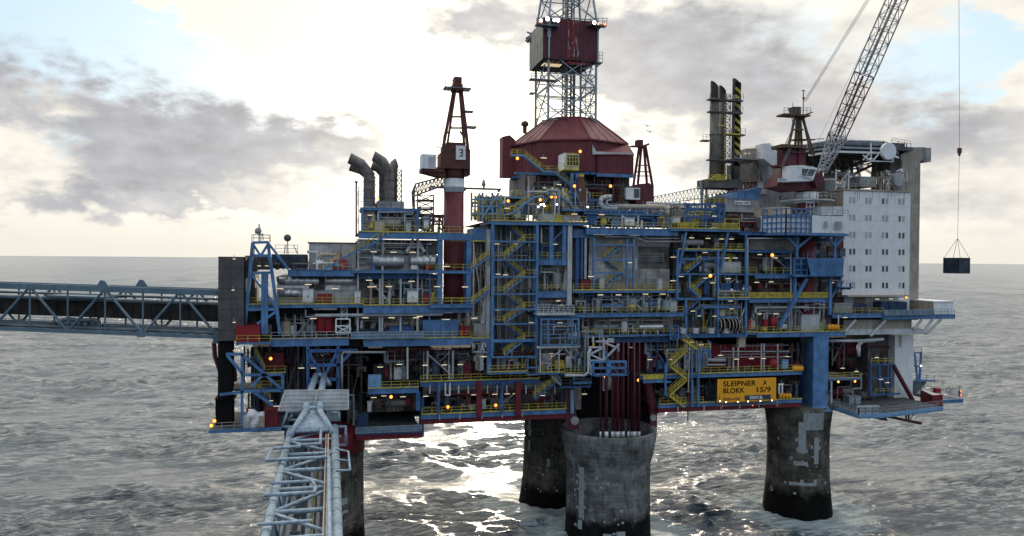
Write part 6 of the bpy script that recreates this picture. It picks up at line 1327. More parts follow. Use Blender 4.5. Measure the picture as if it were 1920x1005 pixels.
# zigzag stair tower right of the risers
zz_ = [(1280, 636), (1307, 656), (1309, 655), (1257, 685), (1290, 712), (1256, 740), (1284, 764)]
stair('zigzagging down right of the risers', 1281, 636, 1307, 655, -1.2, stringer='yellow', noun='yellow stair flight'); stair('zigzagging down right of the risers', 1257, 685, 1289, 657, -1.2, stringer='yellow', noun='yellow stair flight'); stair('zigzagging down right of the risers', 1257, 687, 1288, 711, -1.2, stringer='yellow', noun='yellow stair flight'); stair('zigzagging down right of the risers', 1256, 741, 1288, 713, -1.2, stringer='yellow', noun='yellow stair flight'); stair('zigzagging down right of the risers', 1256, 742, 1283, 763, -1.2, stringer='yellow', noun='yellow stair flight')
t = thing('stair_scaffold', 'blue frame round the yellow zigzag stair', 'stair tower', P(1270, 763, -.5)); mb = MB()
for p_, q_ in (((1247.5, 683), (1247.5, 741)), ((1247, 683), (1259, 683)), ((1247, 741), (1258, 741)), ((1297, 656), (1297, 763)), ((1309, 656), (1309, 763)), ((1331, 640), (1331, 672)), ((1306, 656), (1332, 656)), ((1247, 716), (1258, 716)), ((1309, 675), (1325, 656))): mb.bar(P(*p_, -.6), P(*q_, -.6), .36)
mb.build('members', 'blue', t); mb = MB(); rail(mb, [P(1307, 656, -1.2), P(1332, 656, -1.2)], r=.06, sp=1); mb.build('railing', 'yellow', t)
mb = MB(); mb.tube(P(1293, 648, -1.6), P(1290.5, 735, -1.6), .11); solo('pole', 'thin pale rust-footed pole hanging past the zigzag stair', 'pole', mb, 'beige'); mb = MB(); mb.tube(P(1290.5, 735, -1.6), P(1289.5, 791, -1.6), .11); solo('pole', 'thin dark red pole end reaching towards the sea', 'pole', mb, 'maroon')
clutter(1210, 640, 1330, 698, 1.5, 5, 40, 'around the yellow zigzag stair', 'mix', 121, 'pphvvdwlc'); clutter(1238, 712, 1340, 752, 1, 5, 34, 'on the lowest deck left of the name sign', 'low', 122, 'pphvvdtwlc'); clutter(1335, 645, 1500, 697, 2, 5, 13, 'in front of the red module above the sign', 'low', 123, 'pphvdwlc'); clutter(1455, 712, 1504, 752, 1.5, 5, 14, 'right of the name sign', 'low', 124, 'pphvd'); clutter(1100, 644, 1235, 700, 8, 15, 26, 'deep behind the risers', 'low', 125, 'pphwdl')
for px, b_, d_ in ((1375, 651, 697), (1384, 651, 697), (1427.5, 644, 697), (1432.5, 644, 697), (1458, 645, 697)): mb = MB(); mb.tube(P(px, b_, .7), P(px, d_, .7), .14, 8); o = solo('pipe', '', 'pipe', mb, 'grey_light'); later(o, 'thin pale upright pipe', 'over the red module above the sign', px)
mb = MB(); mb.pbox(1385, 632, 1398, 651, 1, .8); solo('column', 'pale beige stub column above the red module', 'column', mb, 'beige')
mb = MB(); mb.tube(P(1352, 659, .5), P(1480, 659, .5), .1); mb.tube(P(1340, 670, .6), P(1485, 669, .6), .09); mb.tube(P(1325, 675, .8), P(1360, 675, .8), .35, 10); mb.tube(P(1325, 684, .8), P(1360, 684, .8), .2, 10); solo('pipe_run', 'group of thin pipes crossing the red module', 'pipe', mb, 'grey')
mb = MB(); mb.lathe(P(1449, 690, .6), [(.3, 0), (.8, .3), (.8, 1.3), (.3, 1.8)], 16); solo('red_tank', 'red rounded tank above the right end of the sign', 'tank', mb, 'red', None, True)
cabinet('blue cabinet beside the big blue column, above the sign', 1467, 675, 1479, 692, .8, 1, 'blue_pale', doors=1)
for i in range(5): mb = MB(); mb.lathe(P(1488.5+i*3.7, 696, .1), [(.1, 0), (.32, .15), (.36, .5), (.3, .9), (.1, 1.05)], 12); o = solo('buoy_drum', '', 'drum', mb, 'signyellow', None, True); later(o, 'small orange yellow drum', 'on the deck above the sign', 1488+i)
for px in (1466, 1472): mb = MB(); mb.tube(P(px-5.5, 738, -.4), P(px-5.5, 719, -.4), .16, 10); o = solo('pipe', '', 'pipe', mb, 'white'); later(o, 'short white upright pipe', 'right of the name sign', px)
for i in range(4): mb = MB(); mb.lathe(P(1463+i*6, 747, -.2), [(.1, 0), (.28, .15), (.32, .5), (.28, .85), (.1, 1.0)], 12); o = solo('buoy_drum', '', 'drum', mb, 'signyellow', None, True); later(o, 'small orange yellow drum', 'low right of the name sign', 1463+i)
# hanging drip pipes under keel
for px, py in ((824, 783), (862, 782), (903, 781), (942, 779), (979, 777), (1271, 768), (1320, 766), (1352, 763), (1387, 761), (1423, 760), (1457, 758)): mb = MB(); mb.tube(P(px, py-6, -.35), P(px, py+4, -.35), .12, 6); o = solo('drain_pipe', '', 'pipe', mb, 'grey_light'); later(o, 'short pale drain stub', 'under the red keel', px)
# name sign
def sign():
    a_, b_, c_, d_ = 1345.5, 709.5, 1454.5, 754; y_ = -1.2
    t = thing('name_sign', 'big orange sign naming the platform and its block', 'sign', P(1400, 754, y_)); mb = MB(); q = [P(1345.5, 711.5, y_), P(1345.5, 754.5, y_), P(1455, 751.5, y_), P(1454, 708, y_)]; z0 = P(1400, 753, y_).z; z1 = P(1400, 709.5, y_).z; x0, x1 = q[0].x, q[2].x
    mb.box(x0, x1, y_, y_+.15, z0, z1); mb.build('board', 'signyellow', t)
    H_ = z1-z0; W_ = x1-x0; yl = y_-.03
    L1 = z0+H_*.69; L2 = z0+H_*.395; L3 = z0+H_*.10; s1 = H_*.31
    def word(s_, f0, f1, z, size, m='black', bold=.02):
        n = text(s_, size, (x0+W_*f0, yl, z), m, t, 'lettering', 1, .012, 1.05, bold); w = max(v.co.x for v in n.data.vertices); n.scale = (W_*(f1-f0)/w, 1, 1); return n
    word('SLEIPNER', .09, .65, L1, s1); word('A', .775, .835, L1, s1); word('BLOKK', .09, .455, L2, s1); word('15/9', .64, .905, L2, s1); word('OPERATOR', .09, .385, L3, s1*.38, 'rust', .012)
    mb = MB(); mb.box(x0+W_*.46, x0+W_*.90, y_-.045, y_-.005, z0+H_*.06, z0+H_*.27); mb.build('black_strip', 'navy_steel', t)
    n = text('STATOIL', s1*.56, (x0+W_*.545, y_-.06, z0+H_*.105), 'white', t, 'strip_lettering', 1, .012, .95, .03); w = max(v.co.x for v in n.data.vertices); n.scale = (W_*.225/w, 1, 1)
    mb = MB()
    for f in (.02, .5, .98): mb.box(x0+W_*f-.08, x0+W_*f+.08, y_+.16, 0, z0+.1, z0+.3); mb.box(x0+W_*f-.08, x0+W_*f+.08, y_+.16, y_+.26, z0+.3, z1-.1)
    mb.build('brackets', 'grey_dark', t); mb = MB(); mb.box(x0-.6, x1+.6, y_-.9, y_-.1, z0-.55, z0-.45); rail(mb, [(x0-.5, y_-.9, z0-.5), (x1+.5, y_-.9, z0-.5)], h=.5, rails=(.5,)); mb.build('lamp_ledge', 'grey_dark', t)
sign()
for px, py in ((1350, 752), (1361, 753.8), (1383, 753.2), (1402.3, 752.6), (1425.5, 751.6), (1447, 750.8)): flood(px, py, 'along the foot of the name sign', -1.7, .13, 'sodium_core', 'tiny orange lamp')
for px, py in ((1354.4, 760.8), (1411, 759.2)): flood(px, py, 'under the name sign', -.5, .2, 'redlamp', 'small red lamp')
# big blue box columns
t = thing('box_pillar', 'huge bright blue square column above the right leg', 'column', P(1530, 769, 0)); mb = MB()
x0, xm, x1 = P(1505, 700, 6).x, P(1525, 700, 0).x, P(1553, 700, 0).x; zt = P(1530, 631, 0).z; zb = P(1530, 762, 0).z
mb.add([(xm, 0, zb), (x1, 0, zb), (x1, 7, zb), (x0-.6, 6, zb), (xm, 0, zt), (x1, 0, zt), (x1, 7, zt), (x0-.6, 6, zt)], [(0, 1, 5, 4), (1, 2, 6, 5), (2, 3, 7, 6), (3, 0, 4, 7), (0, 3, 2, 1), (4, 5, 6, 7)]); mb.build('shaft', 'blue', t)
mb = MB(); zf = P(1530, 772, 0).z; mb.add([(xm-.5, -.5, zf), (x1+.7, -.5, zf), (x1+.7, 7.5, zf), (x0-1.4, 6.4, zf), (xm, 0, zb+.01), (x1, 0, zb+.01), (x1, 7, zb+.01), (x0-.6, 6, zb+.01)], [(0, 1, 5, 4), (1, 2, 6, 5), (2, 3, 7, 6), (3, 0, 4, 7), (0, 3, 2, 1), (4, 5, 6, 7)]); mb.build('flared_foot', 'blue', t)
# ================================================================= LIVING QUARTERS AND BIG CRANE
yq = 5.0
def quarters():
    t = thing('living_quarters', 'tall white accommodation block with rows of paired windows', 'building', P(1645, 556, yq)); x0, x1 = P(1580.5, 460, yq).x, P(1706, 460, yq).x; z0, z1 = P(1645, 553, yq).z, P(1645, 359, yq).z
    mb = MB(); mb.box(x0, x1, yq+.12, yq+24, z0, z1); 
    n = 7
    for i in range(n): mb.box(x0, x1, yq, yq+.12, z0+(z1-z0)*i/n+.012, z0+(z1-z0)*(i+1)/n-.012)
    mb.build('wall', 'whitewall', t)
    mb = MB(); mb.box(x0-.25, x1+.25, yq-.25, yq+24.2, z1+.01, z1+.35); mb.build('cornice', 'beige', t); mb = MB(); mb.box(x0-.1, x1+.1, yq-.1, yq+24.2, z0-.35, z0-.01); mb.build('base_strip', 'beige', t)
    cols = (1594.5, 1601.5, 1625, 1632, 1656, 1663, 1687, 1694); rows = (377, 409.3, 441, 472.3, 504, 535.3)
    for py in rows:
        for px in cols:
            q = P(px, py, yq-.03); q.z = P(1645, py, yq).z+.0; f = MB(); w_, h_ = .24, .56
            f.box(q.x-w_-.07, q.x+w_+.07, yq-.03, yq+.02, q.z-h_-.07, q.z-h_); f.box(q.x-w_-.07, q.x+w_+.07, yq-.03, yq+.02, q.z+h_, q.z+h_+.07); f.box(q.x-w_-.07, q.x-w_, yq-.03, yq+.02, q.z-h_, q.z+h_); f.box(q.x+w_, q.x+w_+.07, yq-.03, yq+.02, q.z-h_, q.z+h_)
            fo = f.build('window', 'grey_light', t); p_ = MB(); p_.box(q.x-w_, q.x+w_, yq-.012, yq+.01, q.z-h_, q.z+h_); p_.build('pane', 'curtain' if JR.random() < (.8 if py < 460 else .25) else 'glass', fo)
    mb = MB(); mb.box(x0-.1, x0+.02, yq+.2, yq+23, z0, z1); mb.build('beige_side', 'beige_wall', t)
    mb = MB(); rr = random.Random(7)
    for i in range(7): xx = rr.uniform(x0+2, x1-1) if i else P(1671, 368, yq).x; mb.box(xx, xx+rr.uniform(.1, .3), yq-.012, yq+.002, z1-rr.uniform(.8, 2.4), z1)
    mb.build('rust_stain', 'beige', t)
    mb = MB(); rail(mb, [(x0-3, yq-.1, z1+.35), (x1, yq-.1, z1+.35)], sp=2); mb.build('roof_railing', 'beige', t)
quarters()
wall('beige concrete panelled wing left of the white block', 1546, 362, 1582, 470, 14, 16, ('beige_wall', 'beige_wall', 'clad_dark'), seed=131, pw=6, ph=5)
wall('pale grey tower wing behind the big crane', 1424, 297, 1475, 440, 16, 14, ('grey', 'grey', 'clad_dark'), seed=132, pw=1.2, ph=20)
wall('grey storey behind the big crane pedestal', 1474, 330, 1582, 440, 16, 14, ('clad', 'clad_warm', 'clad_dark'), seed=133, pw=3, ph=3)
t = thing('control_cabin', 'round glazed lookout cabin on a cantilevered platform', 'cabin', P(1411, 296, 14)); c_ = P(1411, 290, 17); r = (P(1430, 290, 17).x-P(1391, 290, 17).x)/2; Z = lambda py: P(1411, py, 17-r).z
mb = MB(); mb.lathe((c_.x, 17, 0), [(r*.82, Z(295)), (r*.9, Z(289))], 8, a0=.4); mb.build('lower_wall', 'beige', t); mb = MB(); mb.lathe((c_.x, 17, 0), [(r*.9, Z(289)+.01), (r*.98, Z(281))], 8, a0=.4); mb.build('glazing', 'curtain', t)
mb = MB(); mb.lathe((c_.x, 17, 0), [(r*1.03, Z(281)+.01), (r*1.06, Z(278)), (r*.85, Z(275.5))], 8, a0=.4)
for k in range(8): a_ = .4+k*math.pi/4; mb.bar((c_.x+math.cos(a_)*r*.91, 17+math.sin(a_)*r*.91, Z(289)), (c_.x+math.cos(a_)*r*.99, 17+math.sin(a_)*r*.99, Z(281)), .2)
mb.build('roof', 'beige', t); mb = MB(); mb.pbox(1380, 296, 1432, 299, 13, 7); mb.tube(P(1396, 300, 14), P(1420, 342, 15), .14); mb.tube(P(1411, 300, 14), P(1425, 330, 15), .14); rail(mb, [P(1380, 296, 13), P(1432, 296, 13)]); mb.build('platform', 'grey', t)
for px in (1398, 1405): strip(px, 287, 'inside the round lookout cabin', 17-r-.1, .6)
t = thing('air_intake', 'white angular air intake hood beside the lookout cabin', 'air intake', P(1450, 310, 12)); mb = MB(); mb.prism([P(1431, 297, 12), P(1431, 269, 12), P(1440, 269, 12), P(1476, 300, 12), P(1453, 313, 12), P(1439, 303, 12)], (0, 3, 0)); mb.build('hood', 'white', t)
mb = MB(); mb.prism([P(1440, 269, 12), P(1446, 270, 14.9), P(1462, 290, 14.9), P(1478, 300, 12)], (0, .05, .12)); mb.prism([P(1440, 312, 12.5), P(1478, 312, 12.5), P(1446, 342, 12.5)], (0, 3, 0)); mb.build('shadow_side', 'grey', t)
mb = MB(); mb.pbox(1452, 284, 1480, 314, 15, 2); mb.build('pale_back_panel', 'grey_light', t)
# helideck
t = thing('helideck', 'wide flat helideck with truss underside on top of the quarters', 'helideck', P(1620, 290, 8)); 
zt = P(1620, 270, 8).z; pts = [(P(1522, 280, 10).x, 11), (P(1560, 280, 6).x, 5), (P(1650, 280, 5).x, 4), (P(1690, 280, 8).x, 9), (P(1690, 280, 8).x+3, 26), (P(1640, 280, 30).x, 34), (P(1560, 280, 30).x, 34), (P(1520, 280, 10).x-1, 24)]
mb = MB(); mb.prism([(x, y, zt-.9) for x, y in pts], (0, 0, .9)); mb.build('deck_slab', 'galv_dark', t)
mb = MB()
for (xa, ya), (xb, yb) in zip(pts, pts[1:]+pts[:1]): mb.bar((xa, ya, zt-1.5), (xb, yb, zt-1.5), .4); rail(mb, [(xa, ya, zt-1.0), (xb, yb, zt-1.0)], h=1.1, r=.05)
mb.build('edge_rail', 'galv', t); mb = MB(); [mb.bar((xa, ya-.1, zt-2.4), (xb, yb-.1, zt-2.4), .42) for (xa, ya), (xb, yb) in zip(pts[:3], pts[1:4])]; mb.build('white_fascia_beam', 'white', t)
mb = MB(); cx = sum(p[0] for p in pts)/8; rr = random.Random(5)
for i in range(8):
    xa, ya = pts[i]; mb.bar((xa, ya, zt-1.3), (cx+(xa-cx)*.45, 18, zt-5.0), .45); mb.bar((xa, ya, zt-1.3), (pts[(i+1) % 8][0]*.5+cx*.5, 18, zt-3.2), .3)
for i in range(7): yy = 6+i*3.6; mb.bar((pts[0][0]+1, yy+5, zt-1.4), (pts[3][0]-1, yy+2, zt-1.4), .5, .9)
mb.build('underside_truss', 'grey_dark', t)
mb = MB(); 
for a_, c_ in ((1580, 1600), (1640, 1636), (1660, 1690), (1560, 1570)): mb = MB(); mb.bar(P(a_, 290, 14), P(c_, 330, 14), .5); mb.bar(P(c_, 330, 14), P(c_, 358, 14), .5); mb.build('leg', 'grey_dark', t)
mb = MB(); mb.pbox(1560, 300, 1600, 330, 22, 3); mb.build('rear_block', 'grey_dark', t); mb = MB(); mb.pbox(1669, 286, 1690, 358, 10, 4); mb.build('corner_shaft', 'grey_dark', t)
mb = MB(); mb.pbox(1673, 268, 1697, 275, 8, 5); mb.pbox(1676, 275, 1712, 282, 8, 4); mb.tube(P(1700, 278, 9), P(1700, 268, 9), .12); rail(mb, [P(1672, 268, 7.8), P(1708, 275, 7.8)], h=.8); mb.build('corner_house', 'grey_dark', t)
disc('large white round dish at the helideck corner', 1664, 284, 2.5, 1.72, [((1636, 302, 3), (1652, 284, 3)), ((1633, 268, 3), (1633, 302, 3)), ((1633, 302, 3), (1674, 303, 3)), ((1674, 303, 3), (1674, 284, 3)), ((1618, 291, 3.5), (1633, 302, 3)), ((1633, 285, 3), (1618, 300, 3.5))], 'white')
disc('grey round dish in front of the concrete tower', 1683, 337.5, 3.5, 1.4, [((1683, 358, 4), (1683, 340, 4)), ((1688, 358, 4), (1688, 320, 4))], 'grey')
disc('tiny pale dish above the grey one', 1688, 320, 4.5, .35, [((1685, 330, 5), (1688, 318, 5))], 'white')
disc('small dim dish left of the grey dish', 1661, 323, 6, .5, [((1661, 358, 6), (1661, 323, 6))], 'grey')
cabinet('big grey louvred unit on the roof of the white block', 1613, 331, 1643, 350, 6, 4, 'grey', doors=3, hood=False)
clutter(1560, 318, 1612, 357, 7, 14, 26, 'on the roof of the white block', 'upper', 134, 'pphwdlc'); clutter(1645, 320, 1700, 357, 6, 11, 18, 'beside the dishes on the white block roof', 'upper', 135, 'pphwl')
mb = MB(); mb.lathe(P(1556, 358, 5), [(.95, 0), (.95, 2.0), (1.15, 2.05), (1.15, 2.4)], 20); solo('vent_drum', 'pale upright vent drum between crane and white block', 'vent', mb, 'grey_light', None, True)
for px, py, y_ in ((1619, 309.5, 16), (1624, 309, 16), (1650, 308, 16), (1573, 320, 8), (1592, 321, 8), (1571, 342, 6), (1666, 326, 7), (1666, 348, 7), (1574, 343, 6)): strip(px, py, 'under the helideck', y_, .8)
# concrete tower
t = thing('stair_shaft', 'tall pale concrete tower with hooked top behind the quarters', 'tower', P(1710, 556, 9)); yt = 9.0; x0, x1 = P(1690, 400, yt).x, P(1724.5, 400, yt).x; mb = MB(); z0, z1 = P(1710, 600, yt).z, P(1716, 300, yt).z; mb.box(x0, x1, yt, yt+9, z0, z1); mb.build('shaft', 'beige_wall', t)
mb = MB(); mb.prism([P(1690, 301, yt), P(1690, 290, yt), P(1712, 276, yt), P(1735, 276, yt), P(1740, 303, yt), P(1727, 301, yt)], (0, 9, 0)); mb.build('hooked_top', 'beige_wall', t); mb = MB(); mb.pbox(1737, 277, 1746, 303, yt-.6, 9); mb.pbox(1733, 280, 1738, 304, yt-.3, 8); mb.build('end_box', 'grey', t)
# deck under quarters
deck('pale blue deck carrying the white cabin, right end', 1656, 1791, 590, 598.5, 1.5, 22, kick=None, railing='galv', railspan=[(1712, 1791)]); deck('blue deck with yellow rails under the white block', 1562, 1658, 588, 596, 1.2, 16, kick=None)
crates('pale barrier rack under the white block', 1658, 1746, 581, 590.5, 1.0, 8)
t = thing('deck_house', 'long white deckhouse at the far right deck end', 'deckhouse', P(1750, 590, 3)); mb = MB(); xa, xb, xc = P(1713, 577, 8).x, P(1752, 577, 2.2).x, P(1789, 577, 2.2).x; z0 = P(1770, 590, 2.2).z; z1 = P(1770, 566, 2.2).z
mb.hexa([(xb, 2.4, z0), (xc, 2.4, z0), (xc, 12, z0), (xb, 12, z0), (xb, 2.4, z1), (xc, 2.4, z1), (xc, 12, z1), (xb, 12, z1)]); mb.build('end_block', 'white', t); mb = MB(); mb.hexa([(xa, 9, z0), (xb-.01, 2.45, z0), (xb-.01, 12, z0), (xa, 14, z0), (xa, 9, z1), (xb-.01, 2.45, z1), (xb-.01, 12, z1), (xa, 14, z1)]); mb.build('side_block', 'beige', t)
mb = MB(); mb.add([(xa-.2, 8.8, z1+.02), (xb, 2.2, z1+.02), (xc+.2, 2.2, z1+.02), (xc+.2, 12.3, z1+.02), (xa-.2, 14.2, z1+.02), (xa-.2, 8.8, z1+.15), (xb, 2.2, z1+.15), (xc+.2, 2.2, z1+.15), (xc+.2, 12.3, z1+.15), (xa-.2, 14.2, z1+.15)], [(0, 4, 3, 2, 1), (5, 6, 7, 8, 9), (0, 1, 6, 5), (1, 2, 7, 6), (2, 3, 8, 7), (3, 4, 9, 8), (4, 0, 5, 9)]); mb.build('roof', 'white', t)
for i, px in enumerate((1652, 1669, 1685)): o = container('', px, 566, px+15.5, 581, 2.4, 2.4, 'navy'); later(o, 'navy blue container', 'under the white block', px)
container('grey container at the left end under the white block', 1565, 569, 1599, 587, 1.6, 2.2, 'grey'); container('low navy skip left of the navy containers', 1600, 570, 1625, 581, 3, 2.2, 'navy')
wall('dim shopfront level under the white block', 1580, 556, 1706, 590, 8, 12, ('white', 'beige', 'clad_dark'), seed=136, pw=3, ph=4); mb = MB(); mb.pbox(1590, 553.5, 1712, 556.5, 3.2, 2.5); solo('canopy', 'beige canopy strip along the foot of the white block', 'canopy', mb, 'beige')
for px, py in ((1644.9, 560.4), (1670.7, 560), (1690.7, 560)): strip(px, py, 'under the white block canopy', 3.6, 1.2)
wall('beige panelled band wall under the white block deck', 1583, 599, 1710, 622, 3, 14, ('beige_wall', 'beige_wall', 'clad_dark'), seed=137, pw=5, ph=3); mb = MB(); mb.pbox(1580, 617, 1727, 627, 2.2, 3); mb.hexa([P(1590, 627, 2.3), P(1715, 627, 2.3), P(1715, 627, 5), P(1590, 627, 5), P(1583, 617, 2.3), P(1735, 617, 2.3), P(1735, 617, 5), P(1583, 617, 5)]); solo('girder', 'long pale grey girder under the beige band wall', 'girder', mb, 'grey_light')
for i, (p_, q_) in enumerate((((1604, 600), (1584, 622)), ((1660, 601), (1632, 630)), ((1728, 600), (1713, 618)), ((1748, 600), (1730, 624)), ((1764, 600), (1736, 626)))): brace('pale grey slanting strut', 'under the right end deck', [p_, q_], 1.8, .28, 'grey_light')
# white lower column & right-lower machinery
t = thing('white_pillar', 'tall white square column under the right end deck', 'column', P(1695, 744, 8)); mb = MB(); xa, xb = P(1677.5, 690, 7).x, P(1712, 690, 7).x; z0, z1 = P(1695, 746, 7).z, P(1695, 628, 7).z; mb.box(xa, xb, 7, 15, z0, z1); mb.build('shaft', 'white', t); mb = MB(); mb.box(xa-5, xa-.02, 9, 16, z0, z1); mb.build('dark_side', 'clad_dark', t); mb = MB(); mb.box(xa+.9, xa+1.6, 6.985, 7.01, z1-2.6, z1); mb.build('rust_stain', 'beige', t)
for px, py in ((1706, 669), (1706, 697)): pass
shade_wall('shade-painted black back wall right of the big blue column', 1553, 632, 1680, 762, 17, 8, ('black', 'soot', 'black'), 141)
clutter(1556, 636, 1672, 690, 8, 15, 18, 'in the dark opening right of the big blue column', 'low', 142, 'pphvdtwlc'); clutter(1556, 700, 1640, 756, 5, 13, 20, 'on the low deck right of the big blue column', 'low', 143, 'pphvdtwc')
wall('dark red patch wall deep right of the blue column', 1570, 640, 1622, 664, 12, 2, ('red_dark', 'soot', 'black'), seed=144)
mb = MB(); mb.path([P(1554, 639, 3), P(1612, 639, 3), P(1656, 636, 3)], .3, 12); mb.path([P(1640, 638, 3.2), P(1616, 640, 3.2), P(1610, 648, 3.2), P(1610, 668, 3.2)], .35, 12); solo('pipe', 'fat pale pipe bending down in the dark opening', 'pipe', mb, 'grey_light', None, True)
deck('small low blue ledge with yellow panel, right of blue column', 1554, 1614, 709, 713, 3, 8, railing='yellow', kick='beige')
t = thing('pump_skid', 'blue open frame with machinery left of the white column', 'frame', P(1650, 740, 5)); mb = MB()
for px in (1633, 1671): mb.pbox(px-1.6, 682, px+1.6, 740, 4.6, .4)
for py in (682, 708, 738): mb.pbox(1632, py, 1673 if py < 730 else 1688, py+3, 4.55, .4)
mb.bar(P(1648, 684, 4.7), P(1650, 736, 4.7), .4); mb.bar(P(1654, 710, 4.7), P(1668, 736, 4.7), .35); mb.build('members', 'blue_dim', t); mb = MB(); rail(mb, [P(1634, 682, 4.5), P(1672, 682, 4.5)], r=.06); rail(mb, [P(1642, 738, 4.5), P(1686, 738, 4.5)]); mb.build('railing', 'yellow', t)
brace('maroon heavy strut', 'leaning across the white column', [(1675, 685), (1712, 752)], 5, .45, 'maroon')
# bottom-right landing deck, wedge shaped
t = thing('landing_deck', 'wedge shaped blue lowest deck at the right end', 'deck', P(1650, 770, 0)); A = P(1556, 760, 1); B = P(1612, 782, -9); C_ = P(1650, 778, -7); D_ = P(1767, 766, 0); zq = B.z
A = PZ(1556, 758, zq); B = PZ(1610, 776, zq); C_ = PZ(1652, 775, zq); D_ = PZ(1768, 762, zq); 
poly = [A, B, C_, D_, D_+Vector((0, 14, 0)), A+Vector((0, 12, 0))]
mb = MB(); mb.prism([Vector((p.x, p.y, zq-.5)) for p in poly], (0, 0, .4)); mb.build('slab', 'grate', t)
mb = MB()
for p_, q_ in zip(poly[:3], poly[1:4]): mb.bar(p_+Vector((0, 0, -.45)), q_+Vector((0, 0, -.45)), .35, .35); mb.prism([p_+Vector((0, -.05, -.9)), q_+Vector((0, -.05, -.9)), q_+Vector((0, -.05, 0)), p_+Vector((0, -.05, 0))], (0, .12, 0))
mb.build('edge_beam', 'blue_pale', t); mb = MB(); rail(mb, [A, B, C_], h=1.2, r=.1, sp=1.5); rail(mb, [C_, D_], r=.05); mb.build('railing', 'galv', t)
t = thing('barrier_rack', 'pale barrier rack at the point of the wedge shaped deck', 'rack', B); mb = MB()
for f in range(6): q = B.lerp(C_, f/5.5); mb.bar(q+Vector((0, .3, 0)), q+Vector((0, .3, 1.4)), .3)
for z in (.1, .7, 1.35): mb.bar(B+Vector((0, .3, z)), B.lerp(C_, .95)+Vector((0, .3, z)), .25)
mb.build('frame', 'grey_light', t)
t = thing('container', 'dark red open-topped container on the wedge shaped deck', 'container', P(1745, 765, 0)); xb, xc = P(1749, 750, 0).x, P(1766, 750, 0).x; z0 = P(1757, 766, 0).z; z1 = P(1757, 741, 0).z; xa = P(1722, 750, 5).x
mb = MB(); mb.add([(xa, 4.5, z0), (xb, 0, z0), (xc, 0, z0), (xc, 5, z0), (xa, 4.5, z1+.4), (xb, 0, z1), (xc, 0, z1), (xc, 5, z1+.2)], [(0, 1, 5, 4), (1, 2, 6, 5), (2, 3, 7, 6), (3, 0, 4, 7), (0, 3, 2, 1)]); mb.build('sides', 'red_dark', t); mb = MB(); mb.add([(xa, 4.5, z1+.38), (xb, 0, z1-.02), (xc, 0, z1-.02), (xc, 5, z1+.18)], [(0, 1, 2, 3)]); mb.build('pale_lid', 'grey_light', t)
mb = MB(); mb.bar((xb, -.06, z0), (xb, -.06, z1), .15); mb.bar((xc, -.06, z0), (xc, -.06, z1), .15); mb.bar((xb, -.06, z1), (xc, -.06, z1), .15); mb.build('frame', 'red', t)
for px in (1592, 1604): o = cabinet('', px, 744, px+11, 759, 2, 1.6, 'galv', doors=1); later(o, 'grey framed window cabinet', 'on the wedge shaped deck', px)
deck('outer blue deck end with small red box at the far right', 1767, 1806, 749, 756, 2, 12, kick=None, railing='grey_light'); mb = MB(); mb.pbox(1756, 728, 1764, 737, 3, 1); mb.pbox(1799, 732, 1801, 744, 2, .3); solo('signal_box', 'small bright red box on the outer right deck', 'box', mb, 'red'); mb = MB(); rail(mb, [P(1728, 733, 8), P(1800, 748, 3)], r=.06); rail(mb, [P(1728, 730, 10), P(1800, 745, 5)], r=.06); solo('guard_fence', 'grey double handrail running to the outer right deck end', 'railing', mb, 'galv')
for px, py in ((1801, 733), (1801, 741)): flood(px, py, 'at the far right deck end', 1.8, .16, 'redlamp', 'small red lamp')
t = thing('access_tower', 'slim blue frame on the sea side of the white column', 'frame', P(1722, 710, 9)); mb = MB()
for p_, q_ in (((1714, 662), (1728, 661)), ((1727, 661), (1724, 718)), ((1715, 664), (1720, 712)), ((1714, 686), (1727, 688)), ((1716, 712), (1752, 714))): mb.bar(P(*p_, 8), P(*q_, 8), .36)
mb.build('members', 'blue', t); mb = MB(); rail(mb, [P(1714, 661, 8), P(1728, 661, 8)]); rail(mb, [P(1722, 712, 8), P(1752, 714, 8)]); mb.pbox(1715, 713, 1752, 715.5, 8, 3); mb.prism([P(1716, 740, 9), P(1730, 727, 9), P(1738, 716, 9), P(1716, 716, 9)], (0, 2, 0)); mb.build('small_deck', 'galv_dark', t)
flood(1726.5, 686, 'on the slim blue outer frame', 7.8, .2, 'flood', 'small white floodlight')
mb = MB(); mb.tube(P(1628, 773, -2), P(1727, 794, -2), .28, 8); mb.bar(P(1699, 774, -2), P(1699, 790, -2), .25); mb.bar(P(1704, 774, -2), P(1704, 791, -2), .25); mb.bar(P(1716, 772, -2), P(1706, 788, -2), .12); mb.pbox(1653, 775, 1663, 788, -3, 1.5); mb.bar(P(1628, 781, -4), P(1664, 788, -4), .25); solo('davit', 'dark brown boom slanting out under the wedge shaped deck', 'boom', mb, 'rust')
for px, py in ((1643.8, 670), (1606, 696), (1580, 690), (1651.7, 711), (1664, 717), (1740, 726)): strip(px, py, 'in the lower right openings', 3, 1.1)
for px, py in ((1571.5, 715.7), (1602.7, 715)): flood(px, py, 'under the small low ledge', 2.8, .3, 'sodium', 'reddish orange floodlight')
mb = MB(); mb.bar(P(1558.5, 715, 1), P(1558.5, 756, 1), .3); solo('pole', 'white pole under the small low ledge', 'pole', mb, 'grey_light')
